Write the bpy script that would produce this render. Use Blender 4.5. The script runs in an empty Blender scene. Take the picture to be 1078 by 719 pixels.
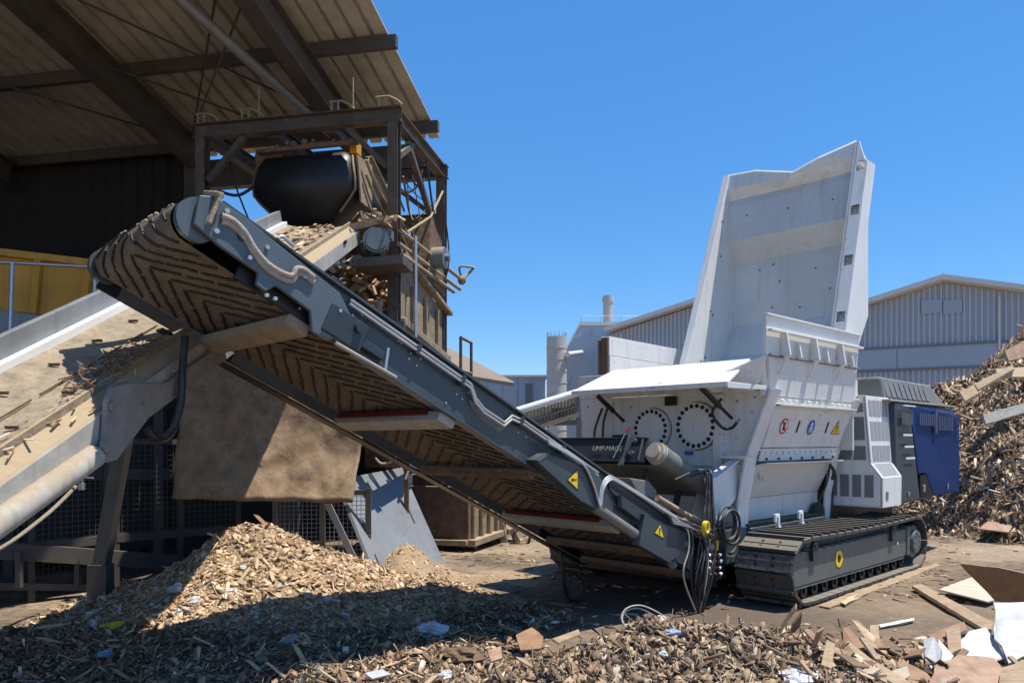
import bpy, bmesh, math, random
import numpy as np
from mathutils import Vector, Matrix, noise

random.seed(7)
RNG = np.random.default_rng(11)
SC = bpy.context.scene
COL = SC.collection

# ------------------------------------------------------------------ camera, sky, sun, exposure
PX_F, PX_CX, PX_HY, EYE = 800.0, 539.0, 465.0, 1.6
cam = bpy.data.cameras.new('camera')
cam.sensor_width = 36.0
cam.lens = 36.0 * PX_F / 1078.0
cam.shift_y = (PX_HY - 359.5) / 1078.0
cam.clip_end = 3000.0
cam_o = bpy.data.objects.new('camera', cam)
COL.objects.link(cam_o)
cam_o.location = (0, 0, EYE)
cam_o.rotation_euler = (math.radians(90), 0, 0)
SC.camera = cam_o

SUN = Vector((0.311, -0.032, 0.90)).normalized()
SUN_EL = math.asin(SUN.z)
SUN_AZ = math.atan2(SUN.x, SUN.y)
world = bpy.data.worlds.new('World')
SC.world = world
world.use_nodes = True
wn = world.node_tree
wn.nodes.clear()
sky = wn.nodes.new('ShaderNodeTexSky')
sky.sky_type = 'NISHITA'
sky.sun_disc = False
sky.sun_elevation = SUN_EL
sky.sun_rotation = SUN_AZ
sky.air_density = 1.0
sky.dust_density = 0.0
sky.ozone_density = 4.0
sky.altitude = 200
bg = wn.nodes.new('ShaderNodeBackground')
bg.inputs['Strength'].default_value = 0.145
wo = wn.nodes.new('ShaderNodeOutputWorld')
hs = wn.nodes.new('ShaderNodeHueSaturation')
hs.inputs['Saturation'].default_value = 1.27
wn.links.new(sky.outputs[0], hs.inputs['Color'])
mx = wn.nodes.new('ShaderNodeMix')
mx.data_type = 'RGBA'
mx.inputs[0].default_value = 0.42
wn.links.new(hs.outputs[0], mx.inputs[6])
mx.inputs[7].default_value = (0.56, 1.82, 4.4, 1)
wn.links.new(mx.outputs[2], bg.inputs[0])
wn.links.new(bg.outputs[0], wo.inputs[0])

sun_l = bpy.data.lights.new('sun', 'SUN')
sun_l.energy = 5.0
sun_l.angle = math.radians(0.5)
sun_l.color = (1.0, 0.95, 0.86)
sun_o = bpy.data.objects.new('sun', sun_l)
COL.objects.link(sun_o)
sun_o.location = (20, -5, 40)
sun_o.rotation_euler = (-SUN).to_track_quat('-Z', 'Y').to_euler()

SC.view_settings.view_transform = 'Standard'
SC.view_settings.look = 'None'
SC.view_settings.exposure = 0.36
SC.view_settings.gamma = 1.0
SC.view_settings.use_curve_mapping = False

# ------------------------------------------------------------------ coordinate helpers
MC, MS = 0.716, 0.698                       # the shredder's long axis: 44 degrees to the view


def M(u, w, z):
    """shredder axes (u along, w across, z up) to world"""
    return Vector((MC * u - MS * w, MS * u + MC * w, z))


MU, MW, MZ = Vector((MC, MS, 0)), Vector((-MS, MC, 0)), Vector((0, 0, 1))


def W(px, py, Y):
    return Vector(((px - PX_CX) / PX_F * Y, Y, EYE + (PX_HY - py) / PX_F * Y))


def MP(px, py, w):
    """the point of the shredder's plane w = const seen at a photo pixel"""
    a, b = (px - PX_CX) / PX_F, (PX_HY - py) / PX_F
    t = w / (MC - MS * a)
    return Vector((a * t, t, EYE + b * t))


def MPU(px, py, u):
    a, b = (px - PX_CX) / PX_F, (PX_HY - py) / PX_F
    t = u / (MC * a + MS)
    return Vector((a * t, t, EYE + b * t))


def CV(s, w, n):
    """discharge conveyor axes: s down from the head drum, w across, n up off the belt"""
    return M(1.6 + 0.904 * s + 0.4275 * n, w, 2.76 - 0.4275 * s + 0.904 * n)


CVD = (CV(1, 0, 0) - CV(0, 0, 0)).normalized()
CVN = (CV(0, 0, 1) - CV(0, 0, 0)).normalized()

# ------------------------------------------------------------------ materials


def new_mat(name):
    m = bpy.data.materials.new(name)
    m.use_nodes = True
    nt = m.node_tree
    b = nt.nodes['Principled BSDF']
    return m, nt, b


def N(nt, kind, **kw):
    n = nt.nodes.new(kind)
    for k, v in kw.items():
        if k in n.inputs:
            n.inputs[k].default_value = v
        else:
            setattr(n, k, v)
    return n


def mixc(nt, fac, a, b, mode='MIX'):
    n = nt.nodes.new('ShaderNodeMix')
    n.data_type = 'RGBA'
    n.blend_type = mode
    for s, v in ((0, fac), (6, a), (7, b)):
        if isinstance(v, (int, float)):
            n.inputs[s].default_value = v
        elif isinstance(v, (tuple, list)):
            n.inputs[s].default_value = (v[0], v[1], v[2], 1)
        else:
            nt.links.new(v, n.inputs[s])
    return n.outputs[2]


def mathn(nt, op, a, b=0.0, clamp=False):
    n = nt.nodes.new('ShaderNodeMath')
    n.operation = op
    n.use_clamp = clamp
    for i, v in enumerate((a, b)):
        if isinstance(v, (int, float)):
            n.inputs[i].default_value = v
        else:
            nt.links.new(v, n.inputs[i])
    return n.outputs[0]


def ramp(nt, fac, stops, interp='LINEAR'):
    r = nt.nodes.new('ShaderNodeValToRGB')
    r.color_ramp.interpolation = interp
    el = r.color_ramp.elements
    while len(el) > 1:
        el.remove(el[0])
    el[0].position = stops[0][0]
    el[0].color = (*stops[0][1], 1)
    for p, c in stops[1:]:
        e = el.new(p)
        e.color = (*c, 1)
    nt.links.new(fac, r.inputs[0])
    return r.outputs[0]


def paint(name, col, rough=0.5, metal=0.0, var=0.12, scale=3.0, dust=0.0, dustcol=(0.30, 0.22, 0.13), up=0.6,
          streak=0.0, streakcol=(0.12, 0.08, 0.05), bump=0.0, bscale=40.0, scuff=0.0, scuffcol=(0.2, 0.16, 0.12)):
    """paint, steel, rubber ...: mottled colour, dust lying on upward faces and in patches, rain streaks"""
    m, nt, b = new_mat(name)
    tc = N(nt, 'ShaderNodeNewGeometry')
    pos = tc.outputs['Position']
    n1 = N(nt, 'ShaderNodeTexNoise', Scale=scale, Detail=6.0, Roughness=0.65)
    nt.links.new(pos, n1.inputs['Vector'])
    f = mathn(nt, 'MULTIPLY_ADD', n1.outputs['Fac'], 2.2)
    f.node.inputs[2].default_value = -0.6
    f.node.use_clamp = True
    lo = tuple(c * (1 - var) for c in col)
    hi = tuple(min(1, c * (1 + var)) for c in col)
    c = mixc(nt, f, lo, hi)
    if streak > 0:
        mp = N(nt, 'ShaderNodeMapping')
        mp.inputs['Scale'].default_value = (14, 14, 0.7)
        nt.links.new(pos, mp.inputs['Vector'])
        ns = N(nt, 'ShaderNodeTexNoise', Scale=1.0, Detail=4.0)
        nt.links.new(mp.outputs[0], ns.inputs['Vector'])
        sf = mathn(nt, 'MULTIPLY', mathn(nt, 'MULTIPLY_ADD', ns.outputs['Fac'], 5.0), streak)
        sf.node.inputs[0].links[0].from_node.inputs[2].default_value = -2.7
        sf.node.inputs[0].links[0].from_node.use_clamp = True
        c = mixc(nt, sf, c, streakcol)
    if scuff > 0:
        ns1 = N(nt, 'ShaderNodeTexNoise', Scale=9.0, Detail=12.0, Roughness=0.78)
        mp2 = N(nt, 'ShaderNodeMapping')
        mp2.inputs['Scale'].default_value = (1, 1, 2.2)
        nt.links.new(pos, mp2.inputs['Vector'])
        nt.links.new(mp2.outputs[0], ns1.inputs['Vector'])
        ns2 = N(nt, 'ShaderNodeTexNoise', Scale=1.3, Detail=3.0)
        nt.links.new(pos, ns2.inputs['Vector'])
        q = mathn(nt, 'ADD', ns1.outputs['Fac'], mathn(nt, 'MULTIPLY', ns2.outputs['Fac'], 0.35))
        q = mathn(nt, 'MULTIPLY', mathn(nt, 'MULTIPLY', mathn(nt, 'SUBTRACT', q, 0.79), 14.0, clamp=True), scuff)
        c = mixc(nt, q, c, scuffcol)
    if dust > 0:
        n2 = N(nt, 'ShaderNodeTexNoise', Scale=scale * 2.3, Detail=8.0, Roughness=0.7)
        nt.links.new(pos, n2.inputs['Vector'])
        sx = N(nt, 'ShaderNodeSeparateXYZ')
        nt.links.new(tc.outputs['Normal'], sx.inputs[0])
        upf = mathn(nt, 'MULTIPLY', mathn(nt, 'MAXIMUM', sx.outputs['Z'], 0.0), up)
        d = mathn(nt, 'ADD', mathn(nt, 'MULTIPLY', n2.outputs['Fac'], 1.0), upf)
        d = mathn(nt, 'MULTIPLY', mathn(nt, 'SUBTRACT', d, 1.0 - dust), 2.5, clamp=True)
        d = mathn(nt, 'MINIMUM', d, 0.92)
        c = mixc(nt, d, c, dustcol)
        r = mathn(nt, 'ADD', mathn(nt, 'MULTIPLY', d, 0.9 - rough), rough)
        nt.links.new(r, b.inputs['Roughness'])
    else:
        r = mathn(nt, 'ADD', mathn(nt, 'MULTIPLY', n1.outputs['Fac'], 0.3), rough - 0.15, clamp=True)
        nt.links.new(r, b.inputs['Roughness'])
    nt.links.new(c, b.inputs['Base Color'])
    b.inputs['Metallic'].default_value = metal
    if bump > 0:
        nb = N(nt, 'ShaderNodeTexNoise', Scale=bscale, Detail=5.0)
        nt.links.new(pos, nb.inputs['Vector'])
        bm_ = N(nt, 'ShaderNodeBump', Strength=bump, Distance=0.02)
        nt.links.new(nb.outputs['Fac'], bm_.inputs['Height'])
        nt.links.new(bm_.outputs[0], b.inputs['Normal'])
    return m


def chip_mat(name, stops, var=0.25, rough=0.85):
    m, nt, b = new_mat(name)
    g = N(nt, 'ShaderNodeNewGeometry')
    c = ramp(nt, g.outputs['Random Per Island'], stops, 'CONSTANT')
    mp = N(nt, 'ShaderNodeMapping')
    mp.inputs['Scale'].default_value = (60, 60, 60)
    nt.links.new(g.outputs['Position'], mp.inputs['Vector'])
    n1 = N(nt, 'ShaderNodeTexNoise', Scale=1.0, Detail=3.0)
    nt.links.new(mp.outputs[0], n1.inputs['Vector'])
    k = mathn(nt, 'ADD', mathn(nt, 'MULTIPLY', n1.outputs['Fac'], 2 * var), 1 - var)
    mul = nt.nodes.new('ShaderNodeVectorMath')
    mul.operation = 'SCALE'
    nt.links.new(c, mul.inputs[0])
    nt.links.new(k, mul.inputs['Scale'])
    nt.links.new(mul.outputs[0], b.inputs['Base Color'])
    b.inputs['Roughness'].default_value = rough
    return m


def soil_mat(name, stops, scale=0.6, bump=0.5, bscale=14.0, fine=60.0, soil_patches=()):
    m, nt, b = new_mat(name)
    g = N(nt, 'ShaderNodeNewGeometry')
    n1 = N(nt, 'ShaderNodeTexNoise', Scale=scale, Detail=9.0, Roughness=0.68)
    n2 = N(nt, 'ShaderNodeTexNoise', Scale=bscale, Detail=9.0, Roughness=0.75)
    n3 = N(nt, 'ShaderNodeTexNoise', Scale=fine, Detail=4.0, Roughness=0.7)
    for n in (n1, n2, n3):
        nt.links.new(g.outputs['Position'], n.inputs['Vector'])
    f = mathn(nt, 'ADD', mathn(nt, 'MULTIPLY', n1.outputs['Fac'], 0.65), mathn(nt, 'MULTIPLY', n2.outputs['Fac'], 0.35))
    c = ramp(nt, f, stops)
    for (sx, sy, sr, col) in soil_patches:          # darker soil patches with a ragged edge
        d = nt.nodes.new('ShaderNodeVectorMath')
        d.operation = 'DISTANCE'
        nt.links.new(g.outputs['Position'], d.inputs[0])
        d.inputs[1].default_value = (sx, sy, 0)
        q = mathn(nt, 'ADD', mathn(nt, 'DIVIDE', d.outputs['Value'], sr), mathn(nt, 'MULTIPLY', mathn(nt, 'SUBTRACT', f, .5), 3.0))
        q = mathn(nt, 'MULTIPLY', mathn(nt, 'SUBTRACT', 1.25, q), 2.0, clamp=True)
        c = mixc(nt, mathn(nt, 'MULTIPLY', q, .6), c, col)
    k = mathn(nt, 'ADD', mathn(nt, 'MULTIPLY', n3.outputs['Fac'], 0.9), 0.55)
    mul = nt.nodes.new('ShaderNodeVectorMath')
    mul.operation = 'SCALE'
    nt.links.new(c, mul.inputs[0])
    nt.links.new(k, mul.inputs['Scale'])
    nt.links.new(mul.outputs[0], b.inputs['Base Color'])
    b.inputs['Roughness'].default_value = 0.95
    h = mathn(nt, 'ADD', n2.outputs['Fac'], mathn(nt, 'MULTIPLY', n3.outputs['Fac'], 0.5))
    bm_ = N(nt, 'ShaderNodeBump', Strength=bump, Distance=0.03)
    nt.links.new(h, bm_.inputs['Height'])
    nt.links.new(bm_.outputs[0], b.inputs['Normal'])
    return m


DUST = (0.34, 0.25, 0.15)
X = {}
X['white'] = paint('white_machine_paint', (0.72, 0.715, 0.69), 0.42, var=0.06, scale=2.2, dust=0.27, dustcol=(0.50, 0.45, 0.37), up=0.10, streak=0.34, streakcol=(0.40, 0.34, 0.26), scuff=0.75, scuffcol=(0.27, 0.22, 0.17))
X['white_in'] = paint('shaded_worn_inner_paint', (0.58, 0.58, 0.57), 0.5, var=0.10, scale=1.6, dust=0.34, dustcol=(0.36, 0.33, 0.28), up=0.1, streak=0.35, streakcol=(0.36, 0.32, 0.27), scuff=0.55, scuffcol=(0.24, 0.22, 0.19))  # worn inner paint, base grey lowered for the shade inside the lid
X['slate'] = paint('slate_grey_paint', (0.046, 0.064, 0.076), 0.36, var=0.10, scale=2.5, dust=0.34, dustcol=(0.22, 0.19, 0.14), up=0.25, scuff=0.5, scuffcol=(0.17, 0.155, 0.13))
X['slate_dark'] = paint('dark_slate_paint', (0.030, 0.040, 0.048), 0.4, var=0.15, scale=3, dust=0.36, dustcol=(0.16, 0.13, 0.09), up=0.2, scuff=0.5, scuffcol=(0.17, 0.155, 0.13))
X['slate_light'] = paint('light_slate_paint', (0.088, 0.112, 0.126), 0.36, var=0.1, scale=4, dust=0.30, dustcol=(0.3, 0.26, 0.2), up=0.2, scuff=0.5, scuffcol=(0.17, 0.155, 0.13))
X['olive'] = paint('track_frame_paint', (0.105, 0.122, 0.118), 0.45, var=0.1, scale=3, dust=0.40, dustcol=(0.24, 0.2, 0.15), up=0.35, scuff=0.5, scuffcol=(0.17, 0.155, 0.13))
X['black'] = paint('black_steel', (0.012, 0.013, 0.015), 0.45, var=0.3, dust=0.32, dustcol=(0.09, 0.075, 0.055), up=0.2)
X['hose'] = paint('hydraulic_hose_rubber', (0.018, 0.018, 0.019), 0.38, var=0.3, dust=0.45, dustcol=(0.17, 0.15, 0.12), up=0.3)
X['sleeve'] = paint('dusty_hose_sleeve', (0.34, 0.31, 0.27), 0.6, var=0.3, scale=20, dust=0.4, bump=0.4, bscale=90)
X['galv'] = paint('galvanised_pipe', (0.50, 0.51, 0.52), 0.35, 0.7, var=0.15, dust=0.3, dustcol=(0.4, 0.34, 0.26))
X['bolt'] = paint('zinc_bolt', (0.45, 0.46, 0.47), 0.3, 0.4, var=0.1)
X['belt'] = paint('dusty_rubber_belt', (0.13, 0.10, 0.072), 0.8, var=0.35, scale=6, dust=0.52, dustcol=(0.24, 0.185, 0.13), up=0.1, bump=0.3, bscale=60)
X['ridge'] = paint('black_belt_ridge', (0.020, 0.017, 0.014), 0.7, var=0.5, dust=0.36, dustcol=(0.10, 0.08, 0.055))
X['track'] = paint('track_shoe_steel', (0.075, 0.072, 0.066), 0.55, 0.3, var=0.3, scale=9, dust=0.44, dustcol=(0.25, 0.215, 0.17), up=0.55, bump=0.3)
X['steel_dirty'] = paint('dirty_tower_steel', (0.088, 0.066, 0.050), 0.65, var=0.3, scale=4, dust=0.46, dustcol=(0.34, 0.25, 0.15), up=0.7, streak=0.4, streakcol=(0.17, 0.11, 0.06))
X['rust'] = paint('rusty_steel', (0.15, 0.085, 0.05), 0.8, var=0.4, scale=7, dust=0.44, dustcol=(0.34, 0.25, 0.15), up=0.5, bump=0.3)
X['dusty'] = paint('dust_caked_steel', (0.26, 0.20, 0.135), 0.85, var=0.3, scale=5, dust=0.5, dustcol=(0.40, 0.30, 0.18), up=0.6, bump=0.5, bscale=25)
X['greyplate'] = paint('grey_steel_plate', (0.24, 0.25, 0.26), 0.5, 0.2, var=0.18, scale=2, dust=0.36, dustcol=(0.36, 0.28, 0.18), up=0.1, streak=0.3)
X['paleplate'] = paint('pale_dusty_steel', (0.38, 0.37, 0.335), 0.6, var=0.22, scale=5, dust=0.50, dustcol=(0.36, 0.27, 0.17), up=0.38, streak=0.55, streakcol=(0.2, 0.14, 0.09))
X['bracket'] = paint('dirty_shaded_bracket', (0.24, 0.23, 0.21), 0.65, var=0.25, scale=7, dust=0.48, dustcol=(0.30, 0.22, 0.14), up=0.3, streak=0.5, streakcol=(0.13, 0.08, 0.05))  # dirty grey, darkened further for the shade under the conveyor head
X['belt_top'] = paint('dust_covered_belt', (0.22, 0.175, 0.125), 0.9, var=0.35, scale=5, dust=0.46, dustcol=(0.42, 0.33, 0.215), up=0.2, bump=0.6, bscale=30)
X['curtain'] = paint('brown_rubber_curtain', (0.23, 0.145, 0.078), 0.75, var=0.22, scale=3.2, dust=0.52, dustcol=(0.42, 0.29, 0.165), up=0.2, bump=0.5, bscale=12, streak=0.45, streakcol=(0.10, 0.065, 0.04), scuff=0.5, scuffcol=(0.42, 0.32, 0.2))
X['dark'] = paint('shade_black_sheet', (0.022, 0.019, 0.017), 0.8, var=0.4, scale=2)  # near-black colour deepens the shade inside the shed
X['roof'] = paint('brown_roof_sheet', (0.44, 0.40, 0.335), 0.8, var=0.3, scale=1.5, dust=0.44, dustcol=(0.20, 0.15, 0.10), up=0.0)
X['roofbeam'] = paint('dark_roof_steel', (0.080, 0.066, 0.055), 0.7, var=0.3, scale=3, dust=0.35, dustcol=(0.12, 0.09, 0.06))
X['yellow'] = paint('ochre_yellow_paint', (0.62, 0.29, 0.015), 0.5, var=0.2, scale=2, dust=0.34, dustcol=(0.2, 0.13, 0.06), streak=0.3)
X['safety'] = paint('safety_yellow', (0.80, 0.55, 0.02), 0.45, var=0.08)
X['red'] = paint('dark_red_paint', (0.16, 0.014, 0.014), 0.5, var=0.2)
X['signred'] = paint('sign_red', (0.55, 0.03, 0.04), 0.45, var=0.05)
X['signblue'] = paint('sign_blue', (0.03, 0.13, 0.48), 0.45, var=0.05)
X['signwhite'] = paint('sign_white', (0.78, 0.78, 0.76), 0.45, var=0.05)
X['signblack'] = paint('sign_black', (0.01, 0.01, 0.01), 0.5, var=0.05)
X['blue'] = paint('cobalt_blue_paint', (0.009, 0.030, 0.115), 0.5, var=0.10, scale=1.2, dust=0.24, dustcol=(0.05, 0.065, 0.12), up=0.2)
X['mesh_grey'] = paint('grey_perforated_sheet', (0.30, 0.31, 0.32), 0.5, var=0.1, scale=30)
X['bluegrey'] = paint('blue_grey_trim', (0.06, 0.08, 0.15), 0.5, var=0.15)
X['grille'] = paint('grey_grille', (0.17, 0.175, 0.18), 0.5, var=0.25, scale=30)
X['blue'].node_tree.nodes['Principled BSDF'].inputs['Specular IOR Level'].default_value = 0.2
X['cowl'] = paint('grey_cowl_paint', (0.15, 0.155, 0.15), 0.4, var=0.1, dust=0.4, dustcol=(0.3, 0.25, 0.18), up=0.3)
X['hall'] = paint('pale_corrugated_wall', (0.40, 0.43, 0.47), 0.5, var=0.06, scale=0.5, streak=0.1, streakcol=(0.3, 0.3, 0.3))
X['hallband'] = paint('grey_wall_band', (0.33, 0.37, 0.42), 0.5, var=0.05, scale=0.4)
X['trim'] = paint('pale_roof_trim', (0.60, 0.58, 0.54), 0.5, var=0.08)
X['block'] = paint('pale_grey_cladding', (0.35, 0.39, 0.445), 0.5, var=0.05, scale=0.3)
X['concrete'] = paint('weathered_concrete', (0.44, 0.42, 0.38), 0.85, var=0.15, scale=0.8, streak=0.3, streakcol=(0.25, 0.23, 0.2))
X['browncanopy'] = paint('brown_canopy_sheet', (0.22, 0.17, 0.12), 0.8, var=0.15)
X['glass'] = paint('dull_translucent_panel', (0.40, 0.43, 0.46), 0.25, var=0.05)
X['motor'] = paint('grey_motor_paint', (0.13, 0.16, 0.17), 0.55, var=0.2, scale=6, dust=0.45, dustcol=DUST, up=0.5)
X['wire'] = paint('light_wire', (0.38, 0.35, 0.30), 0.5, var=0.2)
X['soil'] = soil_mat('packed_dirt', [(0.40, (0.085, 0.060, 0.041)), (0.465, (0.19, 0.135, 0.087)), (0.52, (0.29, 0.212, 0.138)), (0.60, (0.41, 0.307, 0.198))], scale=0.42, bump=0.8, bscale=9.0, soil_patches=[(4.0, 6.6, 2.3, (.17, .115, .072)), (1.6, 7.6, 2.0, (.10, .075, .058)), (-4.4, 10.0, 2.6, (.07, .05, .038))])
X['heapbase'] = soil_mat('fine_wood_dust', [(0.35, (0.17, 0.11, 0.06)), (0.5, (0.36, 0.245, 0.135)), (0.65, (0.50, 0.355, 0.21))], scale=3, bump=0.8)
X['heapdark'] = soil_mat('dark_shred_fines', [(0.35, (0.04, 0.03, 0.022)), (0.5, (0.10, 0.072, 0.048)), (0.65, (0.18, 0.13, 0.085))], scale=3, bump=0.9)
X['sawdust'] = soil_mat('sawdust', [(0.35, (0.26, 0.175, 0.10)), (0.55, (0.38, 0.27, 0.16)), (0.7, (0.46, 0.33, 0.20))], scale=2, bump=0.6, bscale=25)
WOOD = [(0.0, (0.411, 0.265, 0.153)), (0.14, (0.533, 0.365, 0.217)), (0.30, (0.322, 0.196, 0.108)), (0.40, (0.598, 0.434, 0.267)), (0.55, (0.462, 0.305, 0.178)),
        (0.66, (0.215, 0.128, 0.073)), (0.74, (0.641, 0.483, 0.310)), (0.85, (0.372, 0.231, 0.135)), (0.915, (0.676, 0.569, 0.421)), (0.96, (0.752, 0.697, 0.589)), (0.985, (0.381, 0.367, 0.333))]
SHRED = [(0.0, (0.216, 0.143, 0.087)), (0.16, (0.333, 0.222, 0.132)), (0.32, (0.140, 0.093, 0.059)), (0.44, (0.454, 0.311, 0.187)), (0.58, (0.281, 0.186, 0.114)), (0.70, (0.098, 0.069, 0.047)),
         (0.77, (0.567, 0.410, 0.255)), (0.87, (0.384, 0.240, 0.137)), (0.93, (0.673, 0.563, 0.428)), (0.965, (0.233, 0.228, 0.210)), (0.985, (0.797, 0.717, 0.596))]
SPLINT = [(0.0, (0.282, 0.194, 0.121)), (0.15, (0.163, 0.108, 0.069)), (0.28, (0.388, 0.282, 0.178)), (0.42, (0.229, 0.150, 0.091)), (0.55, (0.104, 0.071, 0.046)), (0.64, (0.449, 0.333, 0.217)),
          (0.76, (0.323, 0.209, 0.121)), (0.86, (0.210, 0.156, 0.109)), (0.93, (0.507, 0.426, 0.327)), (0.97, (0.193, 0.197, 0.192)), (0.985, (0.566, 0.519, 0.457))]
X['splint'] = chip_mat('front_bank_splinters', SPLINT)  # own tone mix for the splinters of the front bank
X['chips'] = chip_mat('wood_chips', WOOD)
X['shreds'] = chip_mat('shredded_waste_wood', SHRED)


def wood(name, a, b_, sc=(3, 60, 60)):
    m, nt, b = new_mat(name)
    tc = N(nt, 'ShaderNodeTexCoord')
    mp = N(nt, 'ShaderNodeMapping')
    mp.inputs['Scale'].default_value = sc
    nt.links.new(tc.outputs['Object'], mp.inputs['Vector'])
    n1 = N(nt, 'ShaderNodeTexNoise', Scale=1.0, Detail=5.0, Roughness=0.6)
    nt.links.new(mp.outputs[0], n1.inputs['Vector'])
    n2 = N(nt, 'ShaderNodeTexNoise', Scale=6.0, Detail=6.0, Roughness=0.7)
    nt.links.new(tc.outputs['Object'], n2.inputs['Vector'])
    f = mathn(nt, 'ADD', mathn(nt, 'MULTIPLY', n1.outputs['Fac'], 0.6), mathn(nt, 'MULTIPLY', n2.outputs['Fac'], 0.45))
    c = ramp(nt, f, [(0.36, a), (0.62, b_)])
    nt.links.new(c, b.inputs['Base Color'])
    b.inputs['Roughness'].default_value = 0.8
    bm_ = N(nt, 'ShaderNodeBump', Strength=0.25, Distance=0.01)
    nt.links.new(n1.outputs['Fac'], bm_.inputs['Height'])
    nt.links.new(bm_.outputs[0], b.inputs['Normal'])
    return m


X['wood_tan'] = wood('weathered_plank', (0.22, 0.15, 0.09), (0.42, 0.30, 0.185))
X['wood_pale'] = wood('fresh_split_wood', (0.42, 0.30, 0.17), (0.60, 0.46, 0.29))
X['wood_dark'] = wood('old_brown_wood', (0.10, 0.062, 0.036), (0.21, 0.135, 0.08))
X['board_brown'] = wood('brown_fibreboard', (0.22, 0.125, 0.072), (0.32, 0.19, 0.11), (9, 9, 9))
X['board_pink'] = wood('pinkish_chipboard', (0.24, 0.145, 0.09), (0.40, 0.26, 0.17), (14, 14, 14))
X['wood_grey'] = wood('grey_weathered_wood', (0.20, 0.185, 0.165), (0.40, 0.38, 0.34))
X['board_cream'] = wood('cream_plywood', (0.42, 0.35, 0.255), (0.56, 0.47, 0.35), (3, 30, 30))
X['board_white'] = wood('white_laminated_board', (0.42, 0.43, 0.44), (0.62, 0.62, 0.61), (6, 6, 6))
X['film'] = paint('crumpled_plastic_film', (0.50, 0.51, 0.52), 0.3, var=0.15, scale=12, bump=0.7, bscale=30)
X['film_blue'] = paint('blue_grey_plastic', (0.26, 0.33, 0.42), 0.35, var=0.2, scale=12, bump=0.7, bscale=30)
X['paper_yellow'] = paint('yellow_wrapper', (0.72, 0.52, 0.03), 0.5, var=0.15, scale=14)

# ------------------------------------------------------------------ mesh building
ORG = {}


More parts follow.
